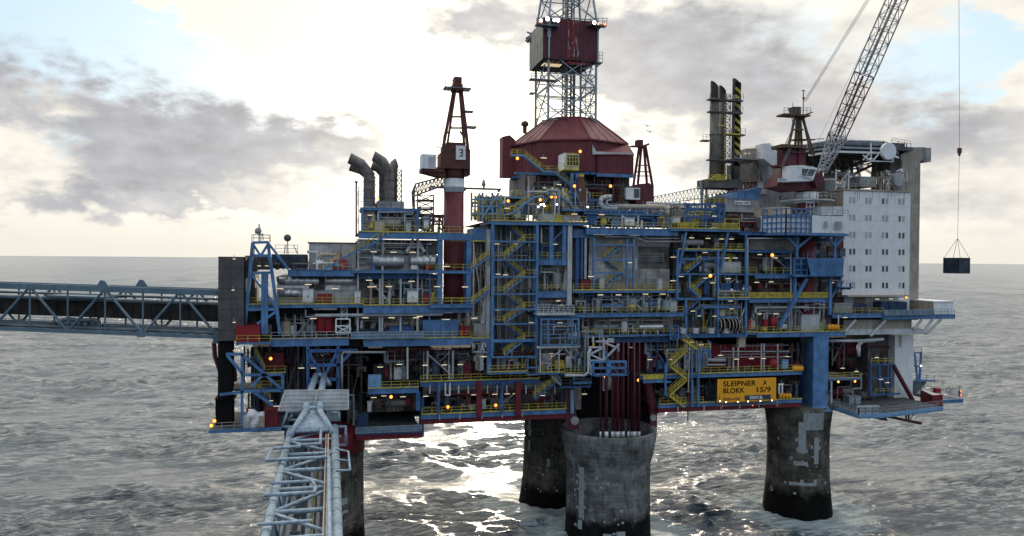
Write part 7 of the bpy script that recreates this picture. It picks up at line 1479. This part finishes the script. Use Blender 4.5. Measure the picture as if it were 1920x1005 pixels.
# crane pedestal platform
t = thing('crane_platform', 'polygonal white clad platform with blue cage round the crane pedestal', 'platform', P(1510, 440, -2)); yf = -3.0; cx = P(1510, 420, 2).x
xl, xm, xr = P(1436, 420, 0).x, P(1474, 420, -4).x, P(1586, 420, -2.5).x; z0, z1 = P(1520, 440, -3).z, P(1520, 404, -3).z
plan = [(xl, 1.5), (xm, -3.6), (P(1519, 420, -3.6).x, -3.6), (xr, -3.0), (xr, 8), (xl, 8)]
mb = MB(); m0 = z0+.35; mb.add([(x, y, m0) for x, y in plan]+[(x, y, z1) for x, y in plan], [(i, (i+1) % 6, 6+(i+1) % 6, 6+i) for i in range(6)]+[tuple(range(6, 12))]);
for i in range(24): f = i/23; x = plan[1][0]+(plan[3][0]-plan[1][0])*f; mb.bar((x, -3.62+.5*f*.6, m0), (x, -3.62+.5*f*.6, z1), .07)
mb.build('white_walls', 'white', t)
mb = MB(); mb.prism([(x, y, z0-.2) for x, y in plan], (0, 0, .5))
for p_, q_ in zip(plan[:3], plan[1:4]): mb.bar((p_[0], p_[1]-.1, z0), (q_[0], q_[1]-.1, z0), .35, .6)
mb.build('floor', 'blue', t)
mb = MB()
def cage(p_, q_, n):
    for i in range(n+1): x, y = p_[0]+(q_[0]-p_[0])*i/n, p_[1]+(q_[1]-p_[1])*i/n-.35; mb.bar((x, y, z0), (x, y, z1+1.1), .2)
    for z in (0, 1.1, 2.2, 3.3, z1-z0, z1-z0+1.1): mb.bar((p_[0], p_[1]-.35, z0+z), (q_[0], q_[1]-.35, z0+z), .2)
cage(plan[0], plan[1], 5); cage(plan[1], plan[2], 5); mb.build('blue_cage', 'blue', t)
mb = MB(); rail(mb, [(plan[2][0], -3.7, z1), (plan[3][0], -3.1, z1)], r=.05, sp=1.2); mb.build('railing', 'galv', t)
mb = MB(); mb.pbox(1518.5, 404, 1521, 438, -3.9, .3); mb.pbox(1546, 415, 1552, 427, -3.75, .1); mb.pbox(1567, 415, 1579, 430, -3.75, .1); mb.build('windows_and_post', 'grey', t)
for a_, c_ in ((1445, 1457), (1458, 1482)): mb = MB(); mb.pbox(a_, 388, c_, 404, -1, 2); o = solo('crate', '', 'crate', mb, 'beige'); later(o, 'pale orange beige crate', 'on the crane platform roof', a_)
for a_, c_ in ((1540, 1560), (1561, 1580)): mb = MB(); mb.pbox(a_, 387, c_, 403, -1, 2); o = solo('crate', '', 'crate', mb, 'grey_light'); later(o, 'white crate box', 'on the crane platform roof', a_)
mb = MB(); rail(mb, [P(1512, 404, -3), P(1526, 404, -3)], h=2.4, rails=(2.4, 1.6, .8), sp=.8); solo('access_ladder', 'small white access ladder frame on the crane platform', 'ladder', mb, 'white')
t = thing('platform_struts', 'blue Y-shaped struts under the crane platform', 'frame', P(1494, 484, -2)); mb = MB()
for p_, q_ in (((1494, 442), (1494, 484)), ((1476, 445), (1494, 464)), ((1522, 442), (1496, 464)), ((1565, 442), (1565, 484)), ((1552, 445), (1564, 460)), ((1582, 445), (1566, 460))): mb.bar(P(*p_, -1.5), P(*q_, -1.5), .42)
mb.build('members', 'blue', t)
t = thing('blue_hopper', 'large bright blue open tub round the crane pedestal foot', 'hopper', P(1535, 520, -2)); mb = MB(); mb.hexa([P(1520, 518, -2.5), P(1580, 518, -2.5), P(1580, 518, 4), P(1520, 518, 4), P(1513, 484, -3.2), P(1583, 484, -3.2), P(1583, 484, 4), P(1513, 484, 4)]); mb.prism([P(1488, 519, -1.8), P(1582, 519, -1.8), P(1582, 515, -1.8), P(1488, 515, -1.8)], (0, 5, 0)); mb.build('tub', 'blue', t)
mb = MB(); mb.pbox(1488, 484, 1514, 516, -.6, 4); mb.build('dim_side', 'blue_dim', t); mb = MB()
for px in (1489, 1502, 1513): mb.bar(P(px, 484, -1.8), P(px, 518, -1.8), .2)
for py in (484, 495, 506): mb.bar(P(1488, py, -1.8), P(1515, py, -1.8), .2)
rail(mb, [P(1514, 484, -3), P(1583, 484, -3)], r=.035); mb.build('bars', 'blue', t)
clutter(1500, 444, 1580, 483, 2, 6, 20, 'between the crane platform and the blue tub', 'low', 145, 'pphvlc'); clutter(1500, 524, 1580, 558, 2.5, 5, 16, 'under the blue tub', 'low', 146, 'pphvdc')
wall('dark wall behind the foot of the crane pedestal', 1496, 440, 1584, 590, 7.5, 10, ('clad_dark', 'clad_warm', 'black'), seed=147)
deck('blue ledge beside the blue tub, right end', 1576, 1600, 538, 540, -2, 3, kick=None, railing='blue', name='ledge', cat='ledge')
# big crane
def big_crane():
    yc = 3.0; t = thing('pedestal_crane', 'large maroon crane with white cab and raised lattice boom', 'crane', P(1511, 560, yc)); x = P(1512, 450, yc).x
    Z = lambda py: P(1511, py, yc).z
    mb = MB(); r = (P(1526, 460, yc).x-P(1498, 460, yc).x)/2; mb.lathe((x, yc, 0), [(r*.6, Z(600)), (r, Z(560)), (r, Z(440))], 36); mb.build('pedestal', 'maroon_drum', t, True)
    mb = MB(); r2 = r*1.25; mb.lathe((x, yc, 0), [(r2*.9, Z(396)), (r2*.9, Z(381)), ], 36); mb.build('upper_pedestal', 'maroon_drum', t, True)
    mb = MB(); mb.lathe((x, yc, 0), [(r2*1.1, Z(381)), (r2*1.1, Z(377))], 36); mb.lathe((x, yc, 0), [(r2*1.02, Z(376)), (r2*1.02, Z(361))], 36); mb.build('white_drum', 'white', t, True)
    mb = MB(); rp = (P(1555, 375, yc).x-P(1468, 375, yc).x)/2*.98; mb.lathe((x, yc, Z(376.5)), [(rp, -.18), (rp, 0)], 32)
    pts = [(x+math.cos(2*math.pi*k/24)*rp, yc+math.sin(2*math.pi*k/24)*rp, Z(376)) for k in range(25)]; rail(mb, pts, h=1.2, r=.045, sp=3); mb.build('round_walkway', 'grey_light', t)
    mb = MB(); mb.prism([P(1455, 349, 1), P(1466, 333, 1), P(1482, 310, 1), P(1482, 272, 1), P(1511, 272, 1), P(1511, 312, 1), P(1540, 322, 1), P(1545, 342, 1), P(1532, 354, 1), P(1490, 358, 1)], (0, 4.5, 0)); mb.lathe((x, yc, 0), [(r2*.95, Z(361)), (r2*1.05, Z(352))], 30); mb.prism([P(1532, 352, -.2), P(1524, 335, -.2), P(1541, 318, -.2), P(1546, 342, -.2)], (0, 1.4, 0)); mb.build('machinery_house', 'maroon', t)
    mb = MB(); mb.prism([P(1481.5, 340, -1.5), P(1481.5, 310.5, -1.5), P(1505, 309.5, -1.5), P(1533, 315, -1.5), P(1524, 339, -1.5)], (0, 2.6, 0)); mb.build('cab', 'white', t); mb = MB(); mb.prism([P(1504, 329, -1.56), P(1504, 316, -1.56), P(1530, 318, -1.56), P(1524, 330, -1.56)], (0, .05, 0)); mb.build('cab_window', 'glass', t)
    mb = MB(); mb.prism([P(1503, 330, -1.7), P(1525, 338, -1.7), P(1524, 336, -1.7), P(1503, 328, -1.7)], (0, .4, 0)); mb.bar(P(1517, 318, -1.62), P(1508, 336, -1.62), .14); rail(mb, [P(1498, 336, -1.7), P(1522, 339, -1.7)], h=.9, r=.035); mb.pbox(1459, 334, 1479, 341.5, -.2, .2); mb.build('cab_trim', 'grey_light', t); bb = MB(); bb.pbox(1461, 336, 1477, 337, -.24, .03); bb.build('faded_board_line', 'blue_pale', t)
    bm = MB(); bm.pbox(1478, 276, 1482, 312, .6, .4); bm.pbox(1498, 276, 1502, 312, .6, .4); bm.pbox(1480, 284, 1512, 287, .5, .5); bm.pbox(1462, 308, 1483, 312, .8, 3); bm.build('frame_trim', 'maroon', t)
    # mast
    mb = MB(); top = (1497, 216)
    for a_, c_, y_ in ((1491, 1479, .8), (1495, 1491, 2.0), (1500, 1503, 2.2), (1503, 1526, 4.8), (1498, 1497, 4.8), (1505, 1521, .9)): mb.bar(P(a_, 216, 2.2), P(c_, 274 if c_ < 1519 else 290, y_), .36)
    for py, a_, c_ in ((243, 1485, 1506), (262, 1488, 1527), (263, 1484, 1510)): mb.bar(P(a_, py, 1.6), P(c_, py, 1.6), .3)
    mb.build('mast_legs', 'yellow_dirty', t)
    mb = MB(); mb.prism([P(1490, 214, 1.4), P(1487, 200, 1.4), P(1502, 200, 1.4), P(1502, 214, 1.4)], (0, 1.6, 0)); mb.pbox(1470, 213.5, 1520, 216.5, 1, 2.6); mb.pbox(1466, 271, 1512, 277, .2, 3.6); mb.prism([P(1509, 214, 1.2), P(1524, 209, 1.2), P(1524, 211, 1.2), P(1511, 217, 1.2)], (0, .5, 0)); mb.build('mast_head', 'yellow_dirty', t)
    mb = MB(); rail(mb, [P(1470, 213, 1), P(1520, 213, 1)], h=1.2, r=.04, sp=.8); mb.tube(P(1506, 214, 2), P(1506.5, 168, 2), .1); mb.ball(P(1506.5, 184, 2), .3, 8); mb.bar(P(1503, 170, 2), P(1510, 170, 2), .12); mb.tube(P(1487, 200, 2), P(1486, 193, 2), .06); mb.bar(P(1511, 262, 1.5), P(1545, 260, 1.5), .14)
    for y_, dx in ((1.2, 0), (1.2, 3.5)): mb.bar(P(1484+dx, 218, y_), P(1488+dx, 236, y_), .1); mb.bar(P(1485+dx, 243, y_), P(1470+dx, 275, y_), .1); mb.bar(P(1479+dx, 278, y_-.8), P(1464+dx, 314, y_-.8), .12)
    for i in range(12): f = i/12; mb.bar(P(1485-15*f, 243+32*f, 1.2), P(1488.5-15*f, 243+32*f, 1.2), .06); mb.bar(P(1479-15*f, 278+36*f, .4), P(1482.5-15*f, 278+36*f, .4), .06)
    mb.build('ladders', 'galv_dark', t)
    # boom
    base = P(1541, 322, 1.8); tip = PD(1797, -265, 131); d = (tip-base); L_ = d.length; d.normalize(); w = d.cross(Vector((0, 0, 1))).normalized(); v = w.cross(d)
    def sec(f, hw, hv): c_ = base+d*(L_*f); return [c_+w*hw+v*hv, c_-w*hw+v*hv, c_-w*hw-v*hv, c_+w*hw-v*hv]
    mb = MB(); lattice(mb, sec(0, 1.3, .35), sec(.13, 1.45, 1.3), 4, .15, .1, cross=True); mb.build('boom_foot', 'grey_light', t)
    mb = MB(); lattice(mb, sec(.09, 1.45, 1.1), sec(.335, 1.45, 1.45), 7, .12, .06); mb.build('boom_lower', 'maroon', t)
    mb = MB(); lattice(mb, sec(.336, 1.45, 1.45), sec(.88, 1.35, 1.35), 15, .13, .06); lattice(mb, sec(.88, 1.35, 1.35), sec(1, .7, .5), 4, .15, .085); mb.build('boom_upper', 'grey', t)
    mb = MB(); a_, b_ = base+d*(L_*.2), base+d*(L_*.95); mb.tube(base+d*(L_*.335)+w*1.2-v*.3, b_+w*.9-v*.3, .26, 10); mb.build('boom_walkway', 'grey', t)
    mb = MB(); mb.bar(base+d*(L_*.01), base+d*(L_*.33)+w*.3, .35, .3); mb.build('boom_cable_tray', 'grey_dark', t)
    mb = MB(); head = P(1509, 190, 2); hh = P(1510, 205, 2)
    for k in (-.5, -.2, .2, .5): mb.tube(head+w*k, base+d*(L_*.985)+w*k*1.5+v*.6, .035, 5)
    mb.tube(P(1522, 290, 1), base+d*(L_*.8)+v*1.0, .03, 5); mb.build('pendant_ropes', 'grey', t)
    return tip
mat('yellow_dirty', (.11, .075, .04), .7, var=.6, scale=1.2, streak=.6)
tip = big_crane()
# suspended load
def load():
    c_ = PD(1793.5, 498, 131); hook = PD(1799, 283, 131); top = PD(1795.5, 447, 131)
    t = thing('hook_block', 'small crane hook block high on the hoist rope', 'hook', hook); mb = MB(); mb.box(hook.x-.3, hook.x+.3, hook.y-.2, hook.y+.2, hook.z-.4, hook.z+.5); mb.lathe(hook+Vector((0, 0, -.9)), [(.1, 0), (.22, .2), (.22, .45)], 10); mb.build('block', 'maroon', t)
    mb = MB(); mb.tube(hook+Vector((0, 0, .5)), tip, .035, 5); mb.build('hoist_rope', 'grey_dark', t)
    t = thing('hanging_container', 'dark steel container hanging in slings from the crane', 'container', c_); L2, W2, H2 = 3.0/2, 2.44/2, 2.6/2; a_ = -math.radians(79); ex = Vector((math.cos(a_), -math.sin(a_)*-1, 0)); ex = Vector((math.cos(a_), math.sin(a_), 0)); ey = Vector((-math.sin(a_), math.cos(a_), 0))
    def q(i, j, k): return c_+ex*(i*L2)+ey*(j*W2)+Vector((0, 0, k*H2))
    mb = MB(); mb.hexa([q(-.98, -.96, -.98), q(.98, -.96, -.98), q(.98, .96, -.98), q(-.98, .96, -.98), q(-.98, -.96, .94), q(.98, -.96, .94), q(.98, .96, .94), q(-.98, .96, .94)]); mb.build('body', 'navy_steel', t)
    mb = MB()
    for i in (-1, 1):
        for j in (-1, 1): mb.bar(q(i, j, -1), q(i, j, 1.08), .16)
        for k in (-1, 1): mb.bar(q(i, -1, k), q(i, 1, k), .15)
    for j in (-1, 1):
        for k in (-1, 1): mb.bar(q(-1, j, k), q(1, j, k), .15)
        for m_ in range(12): f = -1+2*(m_+.5)/12; mb.bar(q(f, j*1.0, -.95), q(f, j*1.0, .95), .09)
    for i in (-1, 1):
        for m_ in (-.5, 0, .5): mb.bar(q(i, m_, -.95), q(i, m_, .95), .07)
    mb.build('frame', 'navy_steel', t)
    mb = MB()
    for i in (-1, 1):
        for j in (-1, 1): mb.tube(q(i, j, 1), top, .035, 5)
    mb.tube(top, hook+Vector((0, 0, -.9)), .03, 5); mb.build('slings', 'grey_dark', t)
load()
# ================================================================= BRIDGES
def long_bridge():
    t = thing('link_bridge', 'long grey blue truss bridge leaving to the left', 'bridge', P(409, 640, 1)); 
    D0 = 121.5; x0 = 0
    def q(px, py): return PD(px, py, D0)
    R0, R1 = q(411, 549), q(411, 632); Lt, Lb = q(0, 535.5), q(0, 616); dT = (Lt-R0)/411; ext = 700
    dB = (Lb-R1)/411; back = Vector((0, 1, 0)); hd = Vector((dT.x, dT.y, 0)).normalized(); dp = Vector((-hd.y, hd.x, 0)); dp = dp if dp.y > 0 else -dp; Wd = 6.5
    def top(s, k=0): return R0+dT*s+dp*(k*Wd)
    def bot(s, k=0): return R1+dB*s+dp*(k*Wd)
    mb = MB(); mb.bar(top(-6), top(ext), .95, .6); mb.bar(top(-6, 1), top(ext, 1), .7, .55); mb.bar(bot(-6), bot(ext), .6, .5); mb.bar(bot(-6, 1), bot(ext, 1), .5, .6); mb.build('chords', 'galv_blue', t)
    mb = MB(); nodes_top = [411-338, 411-195, 411-54]; 
    tn = [411-336, 411-195, 411-54]; bn = [411-405, 411-265, 411-125]
    tops = [73+141*i for i in range(5)]; bots = [2+141*i for i in range(6)]
    for k in (0, 1):
        for i, s in enumerate(tops):
            mb.tube(top(s, k), bot(bots[i], k), .22, 8); mb.tube(top(s, k), bot(bots[i+1], k), .22, 8); mb.tube(top(s, k), bot(s, k), .15, 8); mb.tube(top(bots[i+1], k), bot(bots[i+1], k), .15, 8)
    mb.tube(top(0), bot(0), .2, 8); mb.build('web_members', 'galv_blue', t)
    mb = MB()
    for i in range(28): s = 5+i*25; mb.bar(top(s), top(s, 1), .18); mb.bar(bot(s), bot(s, 1), .22)
    mb.build('cross_members', 'galv_dark', t)
    mid = lambda s, f, k: top(s, k).lerp(bot(s, k), f)
    mb = MB(); mb.add([mid(-6, .30, .45), mid(ext, .30, .45), mid(ext, .30, 1.0), mid(-6, .30, 1.0), mid(-6, .70, .45), mid(ext, .70, .45), mid(ext, .70, 1.0), mid(-6, .70, 1.0)], [(0, 1, 5, 4), (1, 2, 6, 5), (2, 3, 7, 6), (3, 0, 4, 7), (0, 3, 2, 1), (4, 5, 6, 7)])
    for s in range(0, ext, 18): mb.bar(mid(s, .31, .44), mid(s, .69, .44), .12)
    mb.build('wind_screen', 'soot', t)
    mb = MB(); mb.tube(mid(-6, .27, .3), mid(ext, .27, .3), .32, 10); mb.tube(mid(-6, .19, .75), mid(ext, .19, .75), .22, 10); mb.tube(mid(-6, .9, .5), mid(ext, .9, .5), .45, 10); mb.tube(mid(-6, .93, .2), mid(ext, .93, .2), .3, 10)
    mb.build('pipes', 'galv_dark', t)
    mb = MB(); 
    for k in (.35, .95): rail(mb, [mid(-4, .95, k), mid(ext, .95, k)], h=1.2, r=.035, sp=4)
    mb.build('railing', 'galv_dark', t)
    mb = MB()
    for s, kk in ((411-192, 0), (411-228, 1)):
        c_ = top(s, kk); mb.prism([c_+hd*1.1+Vector((0, 0, .3)), c_-hd*1.1+Vector((0, 0, .3)), c_-hd*.35+Vector((0, 0, 1.35)), c_+hd*.35+Vector((0, 0, 1.45))], dp*.25)
    mb.build('lifting_lugs', 'galv_blue', t)
    mb = MB(); a_ = mid(411-112, .86, .3); 
    mb.path([mid(s_, f_, .35) for s_, f_ in ((312, .93), (312, .80), (300, .75), (276, .78), (250, .75), (240, .80), (238, .95))], .36, 10); mb.path([mid(s_, f_, .5) for s_, f_ in ((306, .9), (296, .82), (270, .84), (256, .9))], .25, 8)
    for s in range(85, 150, 12): mb.ball(mid(411-s, .86, .35), .45, 8); mb.bar(mid(411-s, .97, .35), mid(411-s, .8, .35), .2)
    mb.build('pipe_loops', 'galv_dark', t)
    mb = MB(); a_, b_ = 411-80, 411-180; mb.prism([mid(a_, .24, .1), mid(b_, .24, .1), mid(b_-20, .24, .9), mid(a_-10, .24, .9)], (0, 0, .35)); mb.build('canopy_sheet', 'galv_blue', t)
    for s in (411-192, 411-328): strip_ = None
    mb = MB(); c_ = bot(411-265); mb.box(c_.x-.6, c_.x+.6, c_.y-.4, c_.y+.4, c_.z-.5, c_.z+.3); c_ = bot(4); mb.box(c_.x-.6, c_.x+.6, c_.y-.4, c_.y+.4, c_.z-1.0, c_.z+.3); mb.build('bearing_blocks', 'galv_blue', t)
mat('galv_blue', (.11, .17, .215), .5, metal=.1, var=.2, streak=.3)
mat('bridge_paint', (.25, .33, .40), .55, metal=.1, var=.3, streak=.4, scale=2.0)
long_bridge()
def foot_bridge():
    zb = 25.2; A = PZ(588, 792, zb); x0 = -33.2; yN = A.y; yF = -190
    t = thing('footbridge', 'pale grey tubular truss bridge coming towards the viewer', 'bridge', (x0, yN, zb)); w = 3.1; xc = A.x; xe = -33.0
    def X(y): f = (y-yN)/(-75-yN); return xc+(xe-xc)*f
    L0, R0_ = Vector((X(yN)-w, yN-4, zb)), Vector((X(yN)+w, yN-4, zb)); L1, R1_ = Vector((X(yF)-w, yF, zb)), Vector((X(yF)+w, yF, zb)); dn = Vector((0, 0, -6.0))
    mb = MB(); mb.tube(L0, L1, .43, 16); mb.tube(R0_, R1_, .52, 16); mb.build('top_chords', 'bridge_paint', t, True)
    mb = MB(); mb.tube(L0+dn+Vector((1, 0, 0)), L1+dn+Vector((1, 0, 0)), .4, 12); mb.tube(R0_+dn-Vector((1, 0, 0)), R1_+dn-Vector((1, 0, 0)), .4, 12); mb.build('bottom_chords', 'galv_dark', t, True)
    mb = MB(); n = 24; 
    for i in range(n+1):
        f = i/n; g = (i+1)/n; mb.tube(L0.lerp(L1, f), R0_.lerp(R1_, f), .24, 10)
        if i < n: mb.tube(*( (L0.lerp(L1, f), R0_.lerp(R1_, g)) if i % 2 else (R0_.lerp(R1_, f), L0.lerp(L1, g))), .2, 10)
    mb.build('top_bracing', 'bridge_paint', t, True)
    mb = MB()
    for a_, b_, r_ in ((L0, L1, .48), (R0_, R1_, .57)):
        d_ = (b_-a_).normalized()
        for i in range(n*2): q_ = a_.lerp(b_, (i+.5)/(n*2)); mb.tube(q_, q_+d_*.14, r_, 16)
    mb.build('flange_rings', 'galv', t)
    mb = MB(); rail(mb, [L0+Vector((1.4, 0, -4.4)), L1+Vector((1.4, 0, -4.4))], r=.05, sp=3); rail(mb, [R0_+Vector((-2.4, 0, -4.4)), R1_+Vector((-2.4, 0, -4.4))], r=.05, sp=3); mb.build('walkway_rails', 'yellow', t)
    mb = MB(); rr = random.Random(8)
    for i in range(40): q_ = L0.lerp(R0_, rr.uniform(.15, .8)).lerp(L1.lerp(R1_, .5), i/55)+Vector((0, 0, -rr.uniform(.8, 3))); mb.box(q_.x-.5, q_.x+.5, q_.y-.05, q_.y+.05, q_.z-.5, q_.z+.5)
    mb.build('pipe_clamps', 'galv_dark', t)
    mb = MB()
    for i in range(n):
        f = i/n; g = (i+1)/n
        for a_, b_, sx in ((L0, L1, 1), (R0_, R1_, -1)):
            o = dn+Vector((sx, 0, 0)); mb.tube(a_.lerp(b_, f), a_.lerp(b_, (f+g)/2)+o, .22, 8); mb.tube(a_.lerp(b_, (f+g)/2)+o, a_.lerp(b_, g), .22, 8)
        mb.tube(L0.lerp(L1, f)+dn+Vector((1, 0, 0)), R0_.lerp(R1_, f)+dn-Vector((1, 0, 0)), .2, 8)
    mb.build('side_bracing', 'galv_blue', t)
    mb = MB()
    for dx, dz, r in ((-1.6, -3.0, .3), (-.6, -3.4, .22), (.3, -3.0, .3), (1.2, -3.4, .2), (1.9, -2.6, .16), (-2.2, -2.4, .14)): mb.tube(Vector((xc+dx, yN, zb+dz)), Vector((xe-0+dx+(xe-xc)*1.55, yF, zb+dz)), r, 10)
    mb.build('pipes', 'galv', t, True)
    mb = MB(); mb.box(0, 0, 0, 0, 0, 0)
    mb = MB(); 
    for i in range(14): y = yN-5-i*12; mb.box(X(y)-2.6, X(y)+2.6, y-11.2, y-.2, zb-4.6, zb-4.4)
    mb.build('walkway_floor', 'grate', t)
    # slender yellowish conduits along the right chord
    mb = MB(); mb.tube(R0_+Vector((-.9, 0, .35)), R1_+Vector((-.9, 0, .35)), .09, 6); mb.tube(R0_+Vector((-1.2, 0, .3)), R1_+Vector((-1.2, 0, .3)), .07, 6); mb.build('conduits', 'beige', t)
    # thick square-bent handrail pipes on top
    mb = MB(); hz = zb+.9; r = .26
    def hp(pts, r=.26): mb.path([Vector((X(y)+x, y, z)) for x, y, z in pts], r*.8, 10)
    y1, y2, y3 = -17.5, -24, -30
    yy = yN
    hp([(1.2, yy-7, hz), (1.2, yy-17, hz), (-1.6, yy-17.4, hz)], .24)
    hp([(-4.6, yy-18.5, hz), (-1.2, yy-18.0, hz)]); hp([(-4.6, yy-18.5, hz), (-4.8, yy-24, hz), (2.3, yy-24, hz), (2.5, yy-60, hz), (2.6, yy-130, hz)], .27)
    hp([(-3.2, yy-18.5, hz-.4), (-3.4, yy-24, hz-.4)], .16)
    hp([(-3.6, yy-33.5, hz), (.6, yy-33.5, hz), (1.0, yy-35, hz-.2)], .22); hp([(-4.0, yy-37.5, hz), (.9, yy-37.5, hz), (1.0, yy-36, hz)], .24); hp([(-4.0, yy-37.5, hz-.4), (-3.6, yy-33.5, hz-.4)], .15)
    hp([(-3.8, yy-46, hz), (.9, yy-46, hz)], .2); hp([(-4.2, yy-56, hz), (.9, yy-56, hz)], .2)
    for ya, yb in ((yy-19, yy-29),): hp([(3.1, ya, hz-.3), (4.7, ya-.5, hz-.6), (4.7, yb+1, hz-.6), (3.1, yb, hz-.3)], .16); hp([(4.7, (ya+yb)/2, hz-.6), (3.1, (ya+yb)/2, hz-.3)], .12)
    mb.build('pipe_guards', 'bridge_paint', t, True)
    # A-shaped head with gusset
    mb = MB(); P0 = Vector((X(yN), yN, 0)); apex = P(597, 706, 0)
    topl, topr = P(591.5, 760, -4), P(607, 760, -4)
    for sx in (-1, 1):
        g = Vector((X(yN-6)+sx*.95, yN-6, zb+3.0)); g2 = Vector((X(yN)+sx*.95, yN-1.5, zb+3.6)); mb.tube(Vector((X(yN)+sx*w, yN-10, zb)), g, .45, 14); mb.tube(g, g2, .55, 14); e_ = P(592.5 if sx < 0 else 607.5, 704, -.5); mb.tube(g2, e_, .55, 14, r2=.5); mb.tube(P(585 if sx < 0 else 618, 722, -2), e_, .4, 12)
    mb.tube(Vector((X(yN)-.95, yN-5, zb+3.1)), Vector((X(yN)+.95, yN-5, zb+3.1)), .35, 10); mb.tube(P(592.5, 704, -.5), P(607.5, 704, -.5), .4, 10); mb.tube(P(588, 716, -.7), P(611, 716, -.7), .3, 10)
    mb.prism([Vector((X(yN-8)-2.2, yN-9.5, zb+.9)), Vector((X(yN-8)+2.2, yN-9.5, zb+.9)), Vector((X(yN-6)+1.2, yN-5.5, zb+3.0)), Vector((X(yN-6)-1.2, yN-5.5, zb+3.0))], (0, .1, -.3))
    mb.build('bridge_head', 'bridge_paint', t, True)
    # pipe racks at the landing and grey plant under it
    mb = MB(); 
    def q(px, py, y=-6): return P(px, py, y)
    mb.path([q(534, 800), q(530, 800), q(539, 772), q(560, 772)], .22, 10); mb.path([q(530, 800), q(556, 800)], .24, 10); mb.path([q(548, 776), q(543, 787), q(565, 788), q(566, 778)], .2, 10); mb.path([q(632, 800), q(648, 800), q(649, 834), q(632, 835)], .22, 10); mb.path([q(632, 818), q(640, 818)], .2, 10); mb.path([q(620, 774), q(635, 774), q(636, 790)], .25, 10)
    mb.build('landing_pipes', 'bridge_paint', t, True)
    mb = MB(); mb.pbox(612, 772, 637, 790, -3, 3); mb.build('landing_box', 'galv', t)
    mb = MB(); mb.pbox(533, 803, 640, 850, 0, 2.5); mb.build('landing_girder', 'navy', t)
    # windscreen panel
    mb = MB(); a_, b_, c_, d_ = P(535, 733, yN-2.5), P(653, 732, yN-2.5), P(653, 768, yN-3.5), P(522, 771, yN-3.5); nrm = (b_-a_).cross(d_-a_).normalized()*.18; mb.prism([a_, b_, c_, d_], nrm); mb.build('grating_panel', 'grey_light', t)
    mb = MB(); nn = -nrm*1.6 if nrm.y > 0 else nrm*1.6; nn = Vector((0, -.28, .12))
    for f in (0, .2, .4, .6, .8, 1): mb.bar(a_.lerp(d_, f)+nn, b_.lerp(c_, f)+nn, .16)
    for f in (0, .5, 1): mb.bar(a_.lerp(b_, f)+nn, d_.lerp(c_, f)+nn, .2)
    mb.build('panel_ribs', 'grey_light', t)
foot_bridge()
sea()
finish_labels()
